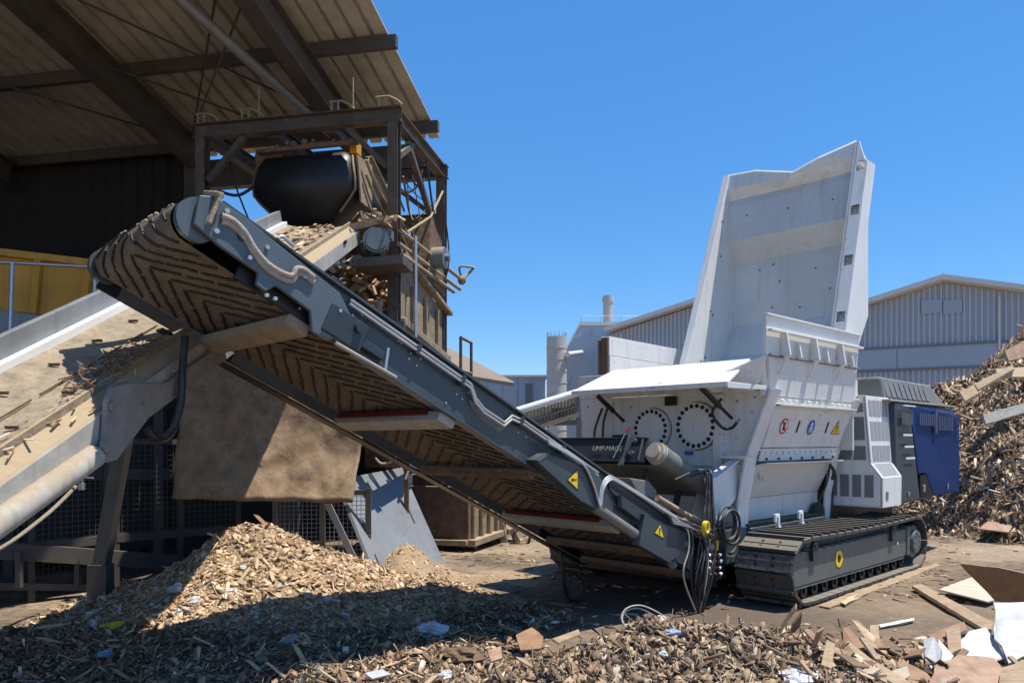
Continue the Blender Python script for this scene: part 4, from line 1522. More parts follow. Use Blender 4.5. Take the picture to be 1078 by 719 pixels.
wire_panel('guard_fence', W(-60, 465, 7.0) * 1, W(112, 465, 8.1) * 1, .56, 1.45, .055, 'dark wire guard fence below the pale conveyor at far left')
wire_panel('guard_fence', W(-60, 465, 7.1), W(105, 465, 8.2), .2, .5, .05, 'low wire mesh strip near the ground at far left')
wire_panel('guard_fence', W(122, 465, 8.3), W(250, 465, 9.2), .55, 1.6, .06, 'dark wire guard fence between leg and brown curtain')
wire_panel('guard_fence', W(290, 465, 8.9), W(388, 465, 9.0), .12, 1.0, .052, 'sunlit wire mesh panel below the brown curtain', wire='greyplate')  # paler wire than the other panels, whose dark wire carries their shade

def make_left_frame():
    m = MB()
    m.beam(W(-60, 575, 7.0), W(186, 592, 8.4), .10, .16)
    m.beam(W(-60, 616, 7.05), W(110, 618, 8.0), .06, .07)
    m.beam(W(20, 580, 7.3), W(20, 618, 7.3), .05, .05, (0, 1, 0))
    m.beam(W(82, 588, 7.8), W(82, 616, 7.8), .05, .05, (0, 1, 0))
    p = W(112, 480, 7.6)
    m.beam(p + Vector((.2, 0, .3)), W(106, 600, 7.6), .13, .12, (0, 1, 0))
    p = W(106, 600, 7.6)
    m.beam(p + Vector((0, .0, .06)), (p.x, p.y, -.06), .19, .16, (0, 1, 0))
    tag(m.build('base_frame', ['roofbeam']), 'dark steel base frame with one leg behind the heap at left', 'frame')
    m = MB()
    m.tube([W(-20, 588, 6.0), W(12, 570, 6.2), W(45, 545, 6.5), W(62, 530, 6.7), W(80, 512, 6.9)], .018, n=8)
    tag(m.build('slack_rope', ['sleeve']), 'pale rope hanging slack below the conveyor pipe at left', 'rope')
    m = MB()
    m.beam(W(79, 502, 6.85), W(98, 503, 6.85), .02, .012)
    m.beam(W(86, 498, 6.85), W(88, 514, 6.85), .018, .018, (0, 1, 0))
    m.box(W(86, 512, 6.85), (.02, 0, 0), (0, .02, 0), (0, 0, .03))
    tag(m.build('pipe_clamp', ['paleplate']), 'small pale cross shaped clamp at the end of the rope', 'clamp')


make_left_frame()


def make_yellow():
    r = empty('feed_bunker', (W(60, 465, 9.6).x, 9.6, 0), 'ochre yellow feed bunker with ribbed side inside the dark shed', 'bunker')
    m = MB()
    tl, tr, br, bl = W(-70, 258, 9.2), W(160, 285, 9.9), W(150, 345, 9.9), W(-70, 318, 9.2)
    m.prism([bl, br, tr, tl], (-.15, 1.4, 0))
    m.build('side_panel', ['yellow'], r, .01)
    m = MB()
    m.beam(tl + Vector((0, -.03, 0)), tr + Vector((0, -.03, 0)), .1, .09)
    for px in (38, 92):
        t = (px + 70) / 230
        a, b = tl.lerp(tr, t), bl.lerp(br, t)
        m.beam(a + Vector((0, -.04, -.04)), b + Vector((0, -.04, 0)), .09, .06, (0, 1, 0))
    m.build('rim_and_rib', ['yellow'], r, .008)
    m = MB()
    m.prism([bl + Vector((0, -.1, -.30)), br + Vector((0, -.1, -.25)), br + Vector((0, -.1, -.01)), bl + Vector((0, -.1, -.01))], (0, .1, 0))
    m.build('grey_skirt', ['greyplate'], r)
    for t in (.25, .9):
        a = bl.lerp(br, t)
        m = MB()
        m.beam(a + Vector((0, .4, 0)), (a.x, a.y + .4, -.05), .14, .14, (0, 1, 0))
        m.build('leg', ['roofbeam'], r)
    r = empty('handrail', (W(50, 465, 8.4).x, 8.4, 0), 'thin steel handrail in front of the yellow bunker', 'handrail')
    m = MB()
    m.cyl(W(-60, 273, 8.2), W(118, 282, 8.8), .02, n=8)
    m.build('top_bar', ['galv'], r)
    for px, py in ((13, 277), (100, 282)):
        m = MB()
        a = W(px, py, 8.4)
        m.cyl(a, Vector((a.x - .05 * (px < 50), a.y, 2.0)), .024, n=8)
        m.build('post', ['galv'], r)
    m = MB()
    m.beam(W(-60, 385, 8.3), W(130, 393, 8.9), .3, .06)
    for px in (-50, 120):
        a = W(px, 372, 8.6)
        m.beam(a, (a.x, a.y, -.05), .1, .1, (0, 1, 0))
    m.build('walkway', ['roofbeam'], r)


make_yellow()


def make_ramp():
    m = MB()
    bl, br = Vector((-1.50, 8.6, .0)), Vector((-.90, 10.1, .0))
    up = Vector((-.60, .55, 1.15))
    m.prism([bl, br, br + up * 1.08, bl + up], (-.04, -.0, -.02))
    n = (br - bl).cross(up).normalized()
    if n.x < 0:
        n = -n
    tag_o = m.build('steel_ramp_plate', ['greyplate'], None, .004)
    tag(tag_o, 'grey steel plate leaning with its foot in sawdust', 'plate')
    m = MB()
    e = (br - bl)
    for t, k0, k1 in ((.10, .42, .58), (.80, .46, .60), (.08, .1, .25)):
        p = bl + e * t + n * .012
        m.beam(p + up * k0, p + up * k1, .022, .022, n)
    m.build('weld_rib', ['greyplate'], tag_o)
    m = MB()
    m.beam(W(344, 528, 8.5), W(385, 614, 8.5), .035, .07)
    tag(m.build('prop_bar', ['greyplate']), 'flat steel bar leaning beside the grey plate', 'bar')
    # red strip at the curtain foot
    m = MB()
    m.beam(W(337, 529, 8.25), W(357, 529, 8.25), .02, .02)
    tag(m.build('red_strip', ['red']), 'small dark red strip under the curtain corner', 'strip')
    r = MB()
    r.tube([W(398, 462, 9.8), W(396, 455, 9.8), W(420, 452, 9.8), W(421, 468, 9.8), W(414, 484, 9.8), W(402, 488, 9.8), W(395, 482, 9.8)], .016, n=6)
    r.tube([W(395, 470, 9.85), W(425, 468, 9.85)], .014, n=6)
    tag(r.build('bent_cable', ['wire']), 'pale cable bent in a loop above the leaning plate', 'cable')
    m = MB()
    m.beam(W(385, 472, 10.2), W(440, 472, 10.2), .1, .12)
    m.beam(W(428, 450, 10.1), W(428, 560, 10.1), .06, .06, (0, 1, 0))
    m.beam(W(427, 505, 10.0), W(443, 460, 10.4), .025, .025)
    m.beam(W(466, 455, 10.6), W(466, 515, 10.6), .03, .03, (0, 1, 0))
    m.beam(W(424, 496, 10.9), W(475, 493, 10.9), .06, .05)
    m.prism([W(384, 425, 10.3), W(432, 425, 10.3), W(432, 492, 10.3), W(384, 492, 10.3)], (0, .1, 0))
    tag(m.build('dirty_underframe', ['rust']), 'rusty frame bars behind the leaning plate', 'frame')


make_ramp()


def make_skip():
    n, rr, ll = Vector((-.63, 10.95, 0)), Vector((-.12, 12.5, 0)), Vector((-2.2, 11.5, 0))
    r = empty('rusty_skip', (n + rr + ll) / 3, 'rusty dust caked skip with ribbed end beyond the leaning plate', 'skip')
    back = rr + (ll - n)
    z = Vector((0, 0, 1))
    m = MB()
    dn = (rr - n).normalized()
    m.prism([n + z * .12, ll + z * .12, ll + z * .95, n + z * .95], dn * .05)
    m.prism([rr + z * .12, back + z * .12, back + z * 1.1, rr + z * 1.1], dn * -.05)
    m.prism([n + z * .12, rr + z * .12, back + z * .12, ll + z * .12], z * -.04)
    m.build('body', ['rust'], r, .01)
    m = MB()
    dl = (ll - n).normalized()
    m.prism([n + z * .12 + dn * .055, rr + z * .12, rr + z * 1.2, n + z * 1.2 + dn * .055], dl * .05)
    for k in range(5):
        p = n.lerp(rr, .08 + k * .21)
        m.beam(p - dl * .03 + z * .16, p - dl * .03 + z * 1.2, .075, .06, dl)
    m.beam(n + z * .14 - dl * .05, rr + z * .14 - dl * .05, .12, .1)
    m.build('ribbed_end', ['dusty'], r, .012)
    m = MB()
    m.beam(n + z * .15 - dn * .04, n.lerp(ll, .45) + z * .14 - dn * .04, .08, .08)
    m.build('bottom_rail', ['dusty'], r, .01)
    for p in (n.lerp(rr, .15), n.lerp(rr, .85)):
        m = MB()
        m.cyl(p + z * .06 - dl * .03, p + z * .06 + dl * .06, .06, n=12)
        m.build('roller', ['rust'], r)
    # load
    hf = lambda x, y: 1.02 + .14 * np.exp(-((x + 1.2) ** 2 + (y - 11.9) ** 2) / .9) + .04 * vnoise(x, y, 4, 31)
    v, f = heap_base('h', lambda x, y: hf(x, y), -2.1, -.3, 11.35, 12.4, .09, 'sawdust')
    mass('sawdust_load', [(v, f, 0)], ['sawdust'], 'tan sawdust filling the rusty skip', 'sawdust')
    # scrap unit right of the skip
    s = empty('pump_frame', (W(535, 575, 12.2).x, 12.2, 0), 'rusty scrap pump frame with a black hose coil right of the skip', 'pump')
    m = MB()
    m.beam(W(523, 535, 12.2), W(533, 582, 12.2), .12, .14, (0, 1, 0))
    m.beam(W(530, 542, 12.3), W(548, 548, 12.3), .1, .16)
    m.beam(W(538, 556, 12.2), W(552, 584, 12.2), .1, .1, (0, 1, 0))
    m.box(W(540, 575, 12.4), (.16, 0, 0), (0, .12, 0), (0, 0, .12))
    m.build('frame', ['dusty'], s, .01)
    m = MB()
    c = W(549, 565, 12.0)
    for k in range(3):
        m.tube([c + Vector((math.cos(t) * .13, -.03 * k, math.sin(t) * .15 - .01 * k)) for t in np.linspace(0, 2 * math.pi, 13)], .018, n=6, sub=2)
    m.build('hose_coil', ['hose'], s)


make_skip()

# ------------------------------------------------------------------ the mobile shredder
SH = empty('mobile_shredder', M(8.6, 4.8, 0), 'white and blue tracked waste wood shredder with raised hopper lid and dark discharge conveyor', 'shredder')


def tri_sign(name, a, b, c, nrm, parent, th=.004):
    """yellow warning triangle with a black border and a bolt mark"""
    a, b, c, nrm = Vector(a), Vector(b), Vector(c), Vector(nrm).normalized()
    g = (a + b + c) / 3
    k = lambda q, f: g + (q - g) * f
    m = MB()
    m.prism([a, b, c], nrm * th, 1)
    m.prism([k(a, .86) + nrm * th * 1.05, k(b, .86) + nrm * th * 1.05, k(c, .86) + nrm * th * 1.05], nrm * .0012, 0)
    e = (b + c) / 2
    d, s = (a - e), (c - b) * .06
    m.prism([g + d * .30 + s + nrm * (th + .0026), g + d * .30 - s + nrm * (th + .0026), g - d * .02 - s * .6 + nrm * (th + .0026), g - d * .02 + s * .6 + nrm * (th + .0026)], nrm * .001, 1)
    m.prism([g - d * .08 + s * .8 + nrm * (th + .0026), g - d * .08 - s * .8 + nrm * (th + .0026), g - d * .18 - s * .8 + nrm * (th + .0026), g - d * .18 + s * .8 + nrm * (th + .0026)], nrm * .001, 1)
    return m.build(name, ['safety', 'signblack'], parent, fix=False)


def disc(m, c, ax, ay, r, n=24, mi=0, off=(0, 0, 0)):
    c, off = Vector(c), Vector(off)
    m.add([c + off + ax * math.cos(k * 2 * math.pi / n) * r + ay * math.sin(k * 2 * math.pi / n) * r for k in range(n)], [tuple(range(n))], mi)


def build_body():
    # shell: end plate towards the conveyor, near side cheek, far side, back plate
    prof_n = [(3.62, 2.12), (3.89, 1.44), (3.98, .96), (4.01, .50)]            # near edge (w, z)
    m = MB()
    face = [(6.14, 2.12), (3.62, 2.12), (3.89, 1.44), (3.98, .96), (4.01, .50), (4.24, .50), (4.22, 1.12), (5.66, 1.12), (5.70, .5), (5.94, .5), (6.0, .96), (6.06, 1.44)]
    m.prism([M(7.15, w, z) for w, z in face], MU * .05)
    m.prism([M(9.3, w, z) for w, z in face], MU * .05)
    m.prism([M(7.21, 6.10, 2.11), M(9.29, 6.10, 2.11), M(9.29, 6.0, .6), M(7.21, 6.0, .6)], MW * .04)
    m.mbox(7.21, 9.29, 4.3, 5.9, .62, 1.5)
    body = m.build('shredder_body', ['white'], SH, .006)
    m = MB()
    # cheek strip: the wide flange along the near edge of the end plate
    pr = [(3.585, 2.13), (3.855, 1.445), (3.945, .96), (3.975, .44)]
    for (w0, z0), (w1, z1) in zip(pr[:-1], pr[1:]):
        m.prism([M(7.08, w0, z0), M(7.30, w0, z0), M(7.30, w1, z1), M(7.08, w1, z1)], MW * .028)
    m.prism([M(7.04, 3.84, 1.46), M(7.16, 3.84, 1.46), M(7.16, 3.88, 1.425), M(7.04, 3.88, 1.425)], MW * .3)
    m.build('edge_flange', ['white'], body, .004)
    m = MB()
    pr = [(3.60, 2.10), (3.87, 1.44), (3.96, .96), (3.99, .44)]
    for (w0, z0), (w1, z1) in zip(pr[:-1], pr[1:]):
        m.prism([M(9.20, w0, z0), M(9.36, w0, z0), M(9.36, w1, z1), M(9.20, w1, z1)], MW * .028)
    m.build('edge_flange', ['white'], body, .004)
    # side panels
    S0, S1 = 7.31, 9.19
    m = MB()
    m.prism([M(S0, 3.665, 1.955), M(S1, 3.665, 1.955), M(S1, 3.80, 1.54), M(S0, 3.80, 1.54)], MW * .03)
    sp = m.build('sign_panel', ['white'], body, .004)
    m = MB()
    m.prism([M(S0, 3.64, 2.055), M(S1, 3.64, 2.055), M(S1, 3.655, 1.985), M(S0, 3.655, 1.985)], MW * .025)
    m.prism([M(S0, 3.58, 1.982), M(S1, 3.58, 1.982), M(S1, 3.66, 1.958), M(S0, 3.66, 1.958)], (0, 0, -.012))
    for k in range(12):
        u = S0 + .1 + k * (S1 - S0 - .2) / 11
        c = M(u, 3.645, 2.02)
        m.cyl(c, c - MW * .028, .017, n=6)
    m.build('upper_bolt_rail', ['white'], body)
    m = MB()
    m.prism([M(S0, 3.80, 1.53), M(S1, 3.80, 1.53), M(S1, 3.835, 1.40), M(S0, 3.835, 1.40)], MW * .02)
    for k in range(14):
        u = S0 + .07 + k * (S1 - S0 - .14) / 13
        c = M(u, 3.81, 1.485)
        m.cyl(c, c - MW * .02, .014, n=6)
    for k in range(7):
        u = S0 + .12 + k * (S1 - S0 - .24) / 6
        c = M(u, 3.825, 1.42)
        m.cyl(c, c - MW * .014, .014, n=6, mi=1)
    m.build('lower_bolt_rail', ['white', 'signblack'], body)
    m = MB()
    m.prism([M(S0 - .02, 3.74, 1.385), M(S1, 3.74, 1.385), M(S1, 3.86, 1.36), M(S0 - .02, 3.86, 1.36)], (0, 0, -.012))
    m.build('drip_edge', ['white'], body)
    m = MB()
    m.prism([M(S0, 3.88, 1.355), M(S1, 3.88, 1.355), M(S1, 4.06, 1.0), M(S0, 4.06, 1.0)], MW * .02)
    m.prism([M(S0, 4.06, .995), M(S1, 4.06, .995), M(S1, 4.06, .755), M(S0, 4.06, .755)], MW * .02)
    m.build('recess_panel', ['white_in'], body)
    m = MB()
    c = M(7.5, 3.92, 1.26)
    m.tube([c + MU * math.cos(t) * .05 + MZ * (math.sin(t) * .07) + MW * .0 for t in np.linspace(.4, 5.9, 12)], .006, n=6, sub=2)
    m.build('loose_cable', ['wire'], body)
    m = MB()
    m.tube([M(9.05, 3.85, 1.33), M(9.1, 3.82, 1.25), M(9.15, 3.86, 1.15)], .02, n=8)
    m.tube([M(9.18, 3.9, 1.35), M(9.16, 3.93, 1.1), M(9.0, 4.0, .8)], .01, n=6)
    m.build('hose_end', ['hose'], body)
    m = MB()
    c = M(9.05, 4.02, .72)
    m.cyl(c, c - MW * .05, .15, n=24)
    m.build('drive_disc', ['black'], body)
    # chassis beam with two white hooks below
    m = MB()
    m.mbox(7.25, 9.05, 3.90, 4.06, .45, .71)
    m.mbox(7.25, 9.2, 4.2, 5.7, .30, .60)
    ch = m.build('chassis_beam', ['slate'], SH, .012)
    m = MB()
    m.mbox(7.25, 9.1, 3.93, 4.07, .72, .745)
    m.build('rubber_seal', ['hose'], ch)
    for u in (7.72, 8.28):
        m = MB()
        m.mbox(u, u + .035, 3.83, 3.87, .66, .80)
        m.mbox(u - .06, u + .04, 3.835, 3.862, .79, .83)
        m.mbox(u - .06, u - .03, 3.835, 3.862, .74, .789)
        m.mbox(u + .036, u + .08, 3.84, 3.87, .66, .70)
        m.build('latch_hook', ['white'], ch, .006)
    # pictogram signs on the sloping panel
    pn = (M(S0, 3.80, 1.54) - M(S0, 3.665, 1.955)).normalized()      # down the panel
    out = MU.cross(pn).normalized()
    if out.dot(MW) > 0:
        out = -out
    pc = lambda u, t: M(u, 3.665, 1.955) + pn * t + out * .002
    ua = -pn

    def ring_sign(u, t, r, base, ring, name):
        m = MB()
        c = pc(u, t)
        n = 28
        P = lambda k, q, o: c + MU * math.cos(k * 2 * math.pi / n) * q + ua * math.sin(k * 2 * math.pi / n) * q + out * o
        m.add([P(k, r, .002) for k in range(n)], [tuple(range(n))], 1)
        m.add([P(k, r * .78, .0035) for k in range(n)], [tuple(range(n))], 0)
        return m, c
    m, c = ring_sign(7.62, .20, .088, 0, 1, '')
    m.box(c + out * .006, MU * .022, ua * .045, out * .001, 2)
    m.box(c + out * .009, (MU * .055 - ua * .055), (MU * .006 + ua * .006), out * .001, 1)
    m.build('prohibition_sign', ['signwhite', 'signred', 'signblack'], sp, fix=False)
    m, c = ring_sign(8.27, .205, .088, 0, 1, '')
    m.mi = [1 if k < 2 else k for k in m.mi]
    disc(m, c + ua * .035, MU, ua, .026, 16, 0, out * .005)
    m.add([c - MU * .038 - ua * .055 + out * .005, c + MU * .038 - ua * .055 + out * .005, c + MU * .030 + ua * .005 + out * .005, c - MU * .030 + ua * .005 + out * .005], [(0, 1, 2, 3)], 0)
    m.add([c - MU * .012 - ua * .055 + out * .007, c + MU * .012 - ua * .055 + out * .007, c + MU * .012 - ua * .02 + out * .007, c - MU * .012 - ua * .02 + out * .007], [(0, 1, 2, 3)], 1)
    m.build('mandatory_sign', ['signwhite', 'signblue', 'signblack'], sp, fix=False)
    tri_sign('warning_triangle', pc(8.95, .11), pc(8.83, .28), pc(9.07, .28), out, sp, .002)
    for u in (7.95, 8.68):
        m = MB()
        m.box(pc(u, .20) + out * .002, MU * .014, pn * .065, out * .003)
        m.build('slot', ['signblack'], sp)
    # round bearing covers on the end plate
    for (w, z, r) in ((4.46, 1.77, .25), (5.04, 1.74, .235)):
        m = MB()
        c = M(7.15, w, z)
        m.cyl(c - MU * .001, c - MU * .006, r * 1.045, n=48, mi=1)  # darker disc paints the shadow ring round the cover
        m.cyl(c - MU * .006, c - MU * .06, r, n=48)
        m.cyl(c - MU * .06, c - MU * .07, r * .70, n=40)
        m.box(c - MU * .074, MZ * r * .22, MW * .006, MU * .006)
        cv = m.build('bearing_cover', ['white', 'cowl'], body, .003)
        m = MB()
        for k in range(20):
            a = k * 2 * math.pi / 20 + .1
            p = c + MW * math.cos(a) * r * .86 + MZ * math.sin(a) * r * .86 - MU * .06
            m.cyl(p, p - MU * .006, r * .095, n=10)
        m.build('bolt_ring', ['signblack'], cv)
    m = MB()
    for w, z in ((3.80, 2.05), (3.83, 1.9), (4.0, 2.02), (3.95, 1.30), (4.08, 1.22), (3.98, 1.18), (4.10, 1.36), (4.2, 1.25), (6.0, 2.03), (5.6, 2.05), (4.05, .95), (4.12, .75), (4.75, 2.06), (5.35, 2.0), (5.4, 1.5)):
        c = M(7.15, w, z)
        m.cyl(c, c - MU * .012, .014, n=8)
    m.build('plate_bolt', ['galv'], body)
    m = MB()
    m.mbox(7.09, 7.149, 4.15, 4.25, 1.25, 2.1)
    m.mbox(7.03, 7.149, 4.12, 4.28, 1.20, 1.28)
    m.build('stiffener', ['white'], body, .005)
    m = MB()
    m.mbox(7.11, 7.149, 5.48, 5.56, 1.2, 2.1)
    m.build('stiffener', ['white'], body, .005)
    m = MB()
    m.mbox(7.12, 7.149, 3.95, 4.6, 1.34, 1.37)
    m.build('stiffener', ['white'], body, .005)
    m = MB()
    m.prism([M(6.62, 3.98, 1.22), M(7.14, 3.98, 1.42), M(7.14, 3.98, 1.05), M(6.72, 3.98, .78)], MW * .02)
    m.prism([M(6.60, 3.93, 1.225), M(7.14, 3.93, 1.425), M(7.14, 4.05, 1.425), M(6.60, 4.05, 1.225)], MZ * .015)
    m.build('side_gusset', ['white'], body, .004)
    m = MB()
    m.mbox(7.10, 7.149, 4.72, 4.86, 2.0, 2.1)
    m.build('sensor_box', ['black'], body, .006)
    m = MB()
    m.mbox(7.13, 7.149, 4.52, 4.62, 1.46, 1.50)
    m.build('type_plate', ['signblue'], body)
    m = MB()
    m.tube([M(7.1, 4.15, 2.05), M(7.0, 4.2, 1.9), M(7.02, 4.1, 1.75), M(6.95, 3.95, 1.74), M(6.9, 3.86, 1.80)], .016, n=8)
    m.tube([M(6.9, 3.86, 1.80), M(6.87, 3.80, 1.83)], .014, n=8, mi=1, smooth_pts=False)
    m.build('hanging_hose', ['hose', 'galv'], body)
    m = MB()
    m.tube([M(7.1, 5.66, 2.0), M(7.02, 5.66, 1.8), M(7.05, 5.68, 1.5), M(7.1, 5.6, 1.35)], .014, n=8)
    m.tube([M(7.1, 5.74, 2.0), M(7.0, 5.78, 1.7), M(7.05, 5.75, 1.45), M(7.1, 5.7, 1.3)], .014, n=8)
    m.mbox(7.05, 7.14, 5.4, 5.55, 1.55, 1.68)
    m.build('side_hose', ['hose'], body)
    return body


BODY = build_body()


def build_hopper():
    m = MB()
    # front flap over the conveyor end
    a, b, c, d = M(6.50, 3.74, 2.17), M(6.50, 5.70, 2.17), M(7.16, 5.62, 2.45), M(7.16, 3.86, 2.45)
    m.prism([a, b, c, d], (0, 0, -.03))
    m.prism([M(6.494, 3.74, 2.175), M(6.494, 5.70, 2.175), M(6.494, 5.70, 2.125), M(6.494, 3.74, 2.125)], MU * .02)
    m.prism([M(6.5, 3.735, 2.175), M(7.0, 3.60, 2.15), M(7.0, 3.60, 2.11), M(6.5, 3.735, 2.11)], MW * .02)
    m.mbox(7.14, 7.19, 3.66, 6.14, 2.124, 2.40)
    for w in (4.1, 4.9, 5.5):
        m.prism([M(6.6, w, 2.17), M(7.13, w, 2.38), M(7.13, w, 2.14), M(6.9, w, 2.10)], MW * .015)
    fl = m.build('front_hopper_flap', ['white'], SH, .005)
    for (p, q, r) in ((M(6.72, 5.50, 2.12), M(7.10, 5.42, 1.84), .028), (M(6.66, 4.12, 2.14), M(7.08, 4.02, 1.84), .028)):
        m = MB()
        m.cyl(p, p.lerp(q, .6), r, n=12)
        m.cyl(p.lerp(q, .6), q, r * .6, n=12)
        m.build('gas_strut', ['black'], fl)
    # far hopper wall: two boards with a rusty end
    m = MB()
    m.prism([M(7.40, 5.86, 2.32), M(9.25, 5.86, 2.32), M(9.25, 5.86, 2.62), M(7.40, 5.86, 2.66)], MW * .16)
    m.prism([M(7.40, 5.87, 2.668), M(9.25, 5.87, 2.628), M(9.25, 5.87, 2.86), M(7.40, 5.87, 2.90)], MW * .14)
    fw = m.build('far_hopper_wall', ['white'], SH, .006)
    m = MB()
    m.mbox(7.375, 7.399, 5.88, 5.985, 2.33, 2.89)
    m.mbox(7.36, 7.398, 5.99, 6.02, 2.3, 2.86)
    m.build('worn_end', ['rust'], fw, .006)
    # near hopper flap with ribs
    U0, U1 = 6.95, 9.18
    m = MB()
    m.prism([M(6.90, 3.55, 2.85), M(U1, 3.55, 2.86), M(U1, 3.58, 2.46), M(U0, 3.58, 2.45)], MW * .03)
    m.prism([M(7.02, 3.585, 2.447), M(U1 + .02, 3.585, 2.457), M(U1 + .05, 3.635, 2.06), M(7.17, 3.635, 2.06)], MW * .03)
    m.prism([M(6.92, 3.50, 2.70), M(U1, 3.50, 2.71), M(U1, 3.55, 2.71), M(6.92, 3.55, 2.70)], (0, 0, -.025))
    m.prism([M(6.90, 3.53, 2.85), M(U1, 3.53, 2.86), M(U1, 3.53, 2.84), M(6.90, 3.53, 2.83)], MW * .02)
    nf = m.build('near_hopper_flap', ['white'], SH, .005)
    for k in range(6):
        m = MB()
        u = 7.22 + k * .335
        big = k % 2 == 0
        top, bot = (2.69, 2.33) if big else (2.62, 2.46)
        m.prism([M(u, 3.50 if big else 3.53, top), M(u + .03, 3.50 if big else 3.53, top), M(u + .05, 3.47 if big else 3.51, 2.46), M(u + .02, 3.47 if big else 3.51, 2.46)], MW * .085)
        if big:
            m.prism([M(u + .0, 3.49, 2.46), M(u + .07, 3.49, 2.46), M(u + .05, 3.575, bot - .05), M(u + .02, 3.575, bot - .05)], MW * .03)
        m.build('flap_rib', ['white'], nf, .004)
    m = MB()
    m.cyl(M(7.0, 3.565, 2.452), M(9.2, 3.565, 2.462), .012, n=8)
    m.build('hinge_rod', ['cowl'], nf)
    m = MB()
    g = [MP(808, 372, 3.56), MPU(738, 401, 6.72), MPU(792, 411, 6.98), MPU(801, 400, 7.05)]
    m.sheet(g, .015)
    m.prism([M(6.98, 3.62, 2.44), M(7.12, 3.62, 2.44), M(7.22, 3.66, 2.06), M(7.06, 3.66, 2.06)], MW * .04)
    m.build('corner_gusset', ['white'], nf, .004)
    # hopper inner walls and back wall
    m = MB()
    m.prism([M(7.25, 3.68, 2.3), M(9.2, 3.68, 2.4), M(9.2, 4.4, 1.52), M(7.2, 4.4, 1.52)], MW * .02)
    m.prism([M(7.25, 5.84, 2.36), M(9.2, 5.84, 2.5), M(9.2, 5.4, 1.52), M(7.25, 5.4, 1.52)], MW * -.02)
    m.prism([M(9.25, 3.66, 2.4), M(9.25, 5.9, 2.6), M(9.25, 5.9, 1.5), M(9.25, 3.66, 1.5)], MU * .04)
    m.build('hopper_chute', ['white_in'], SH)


build_hopper()


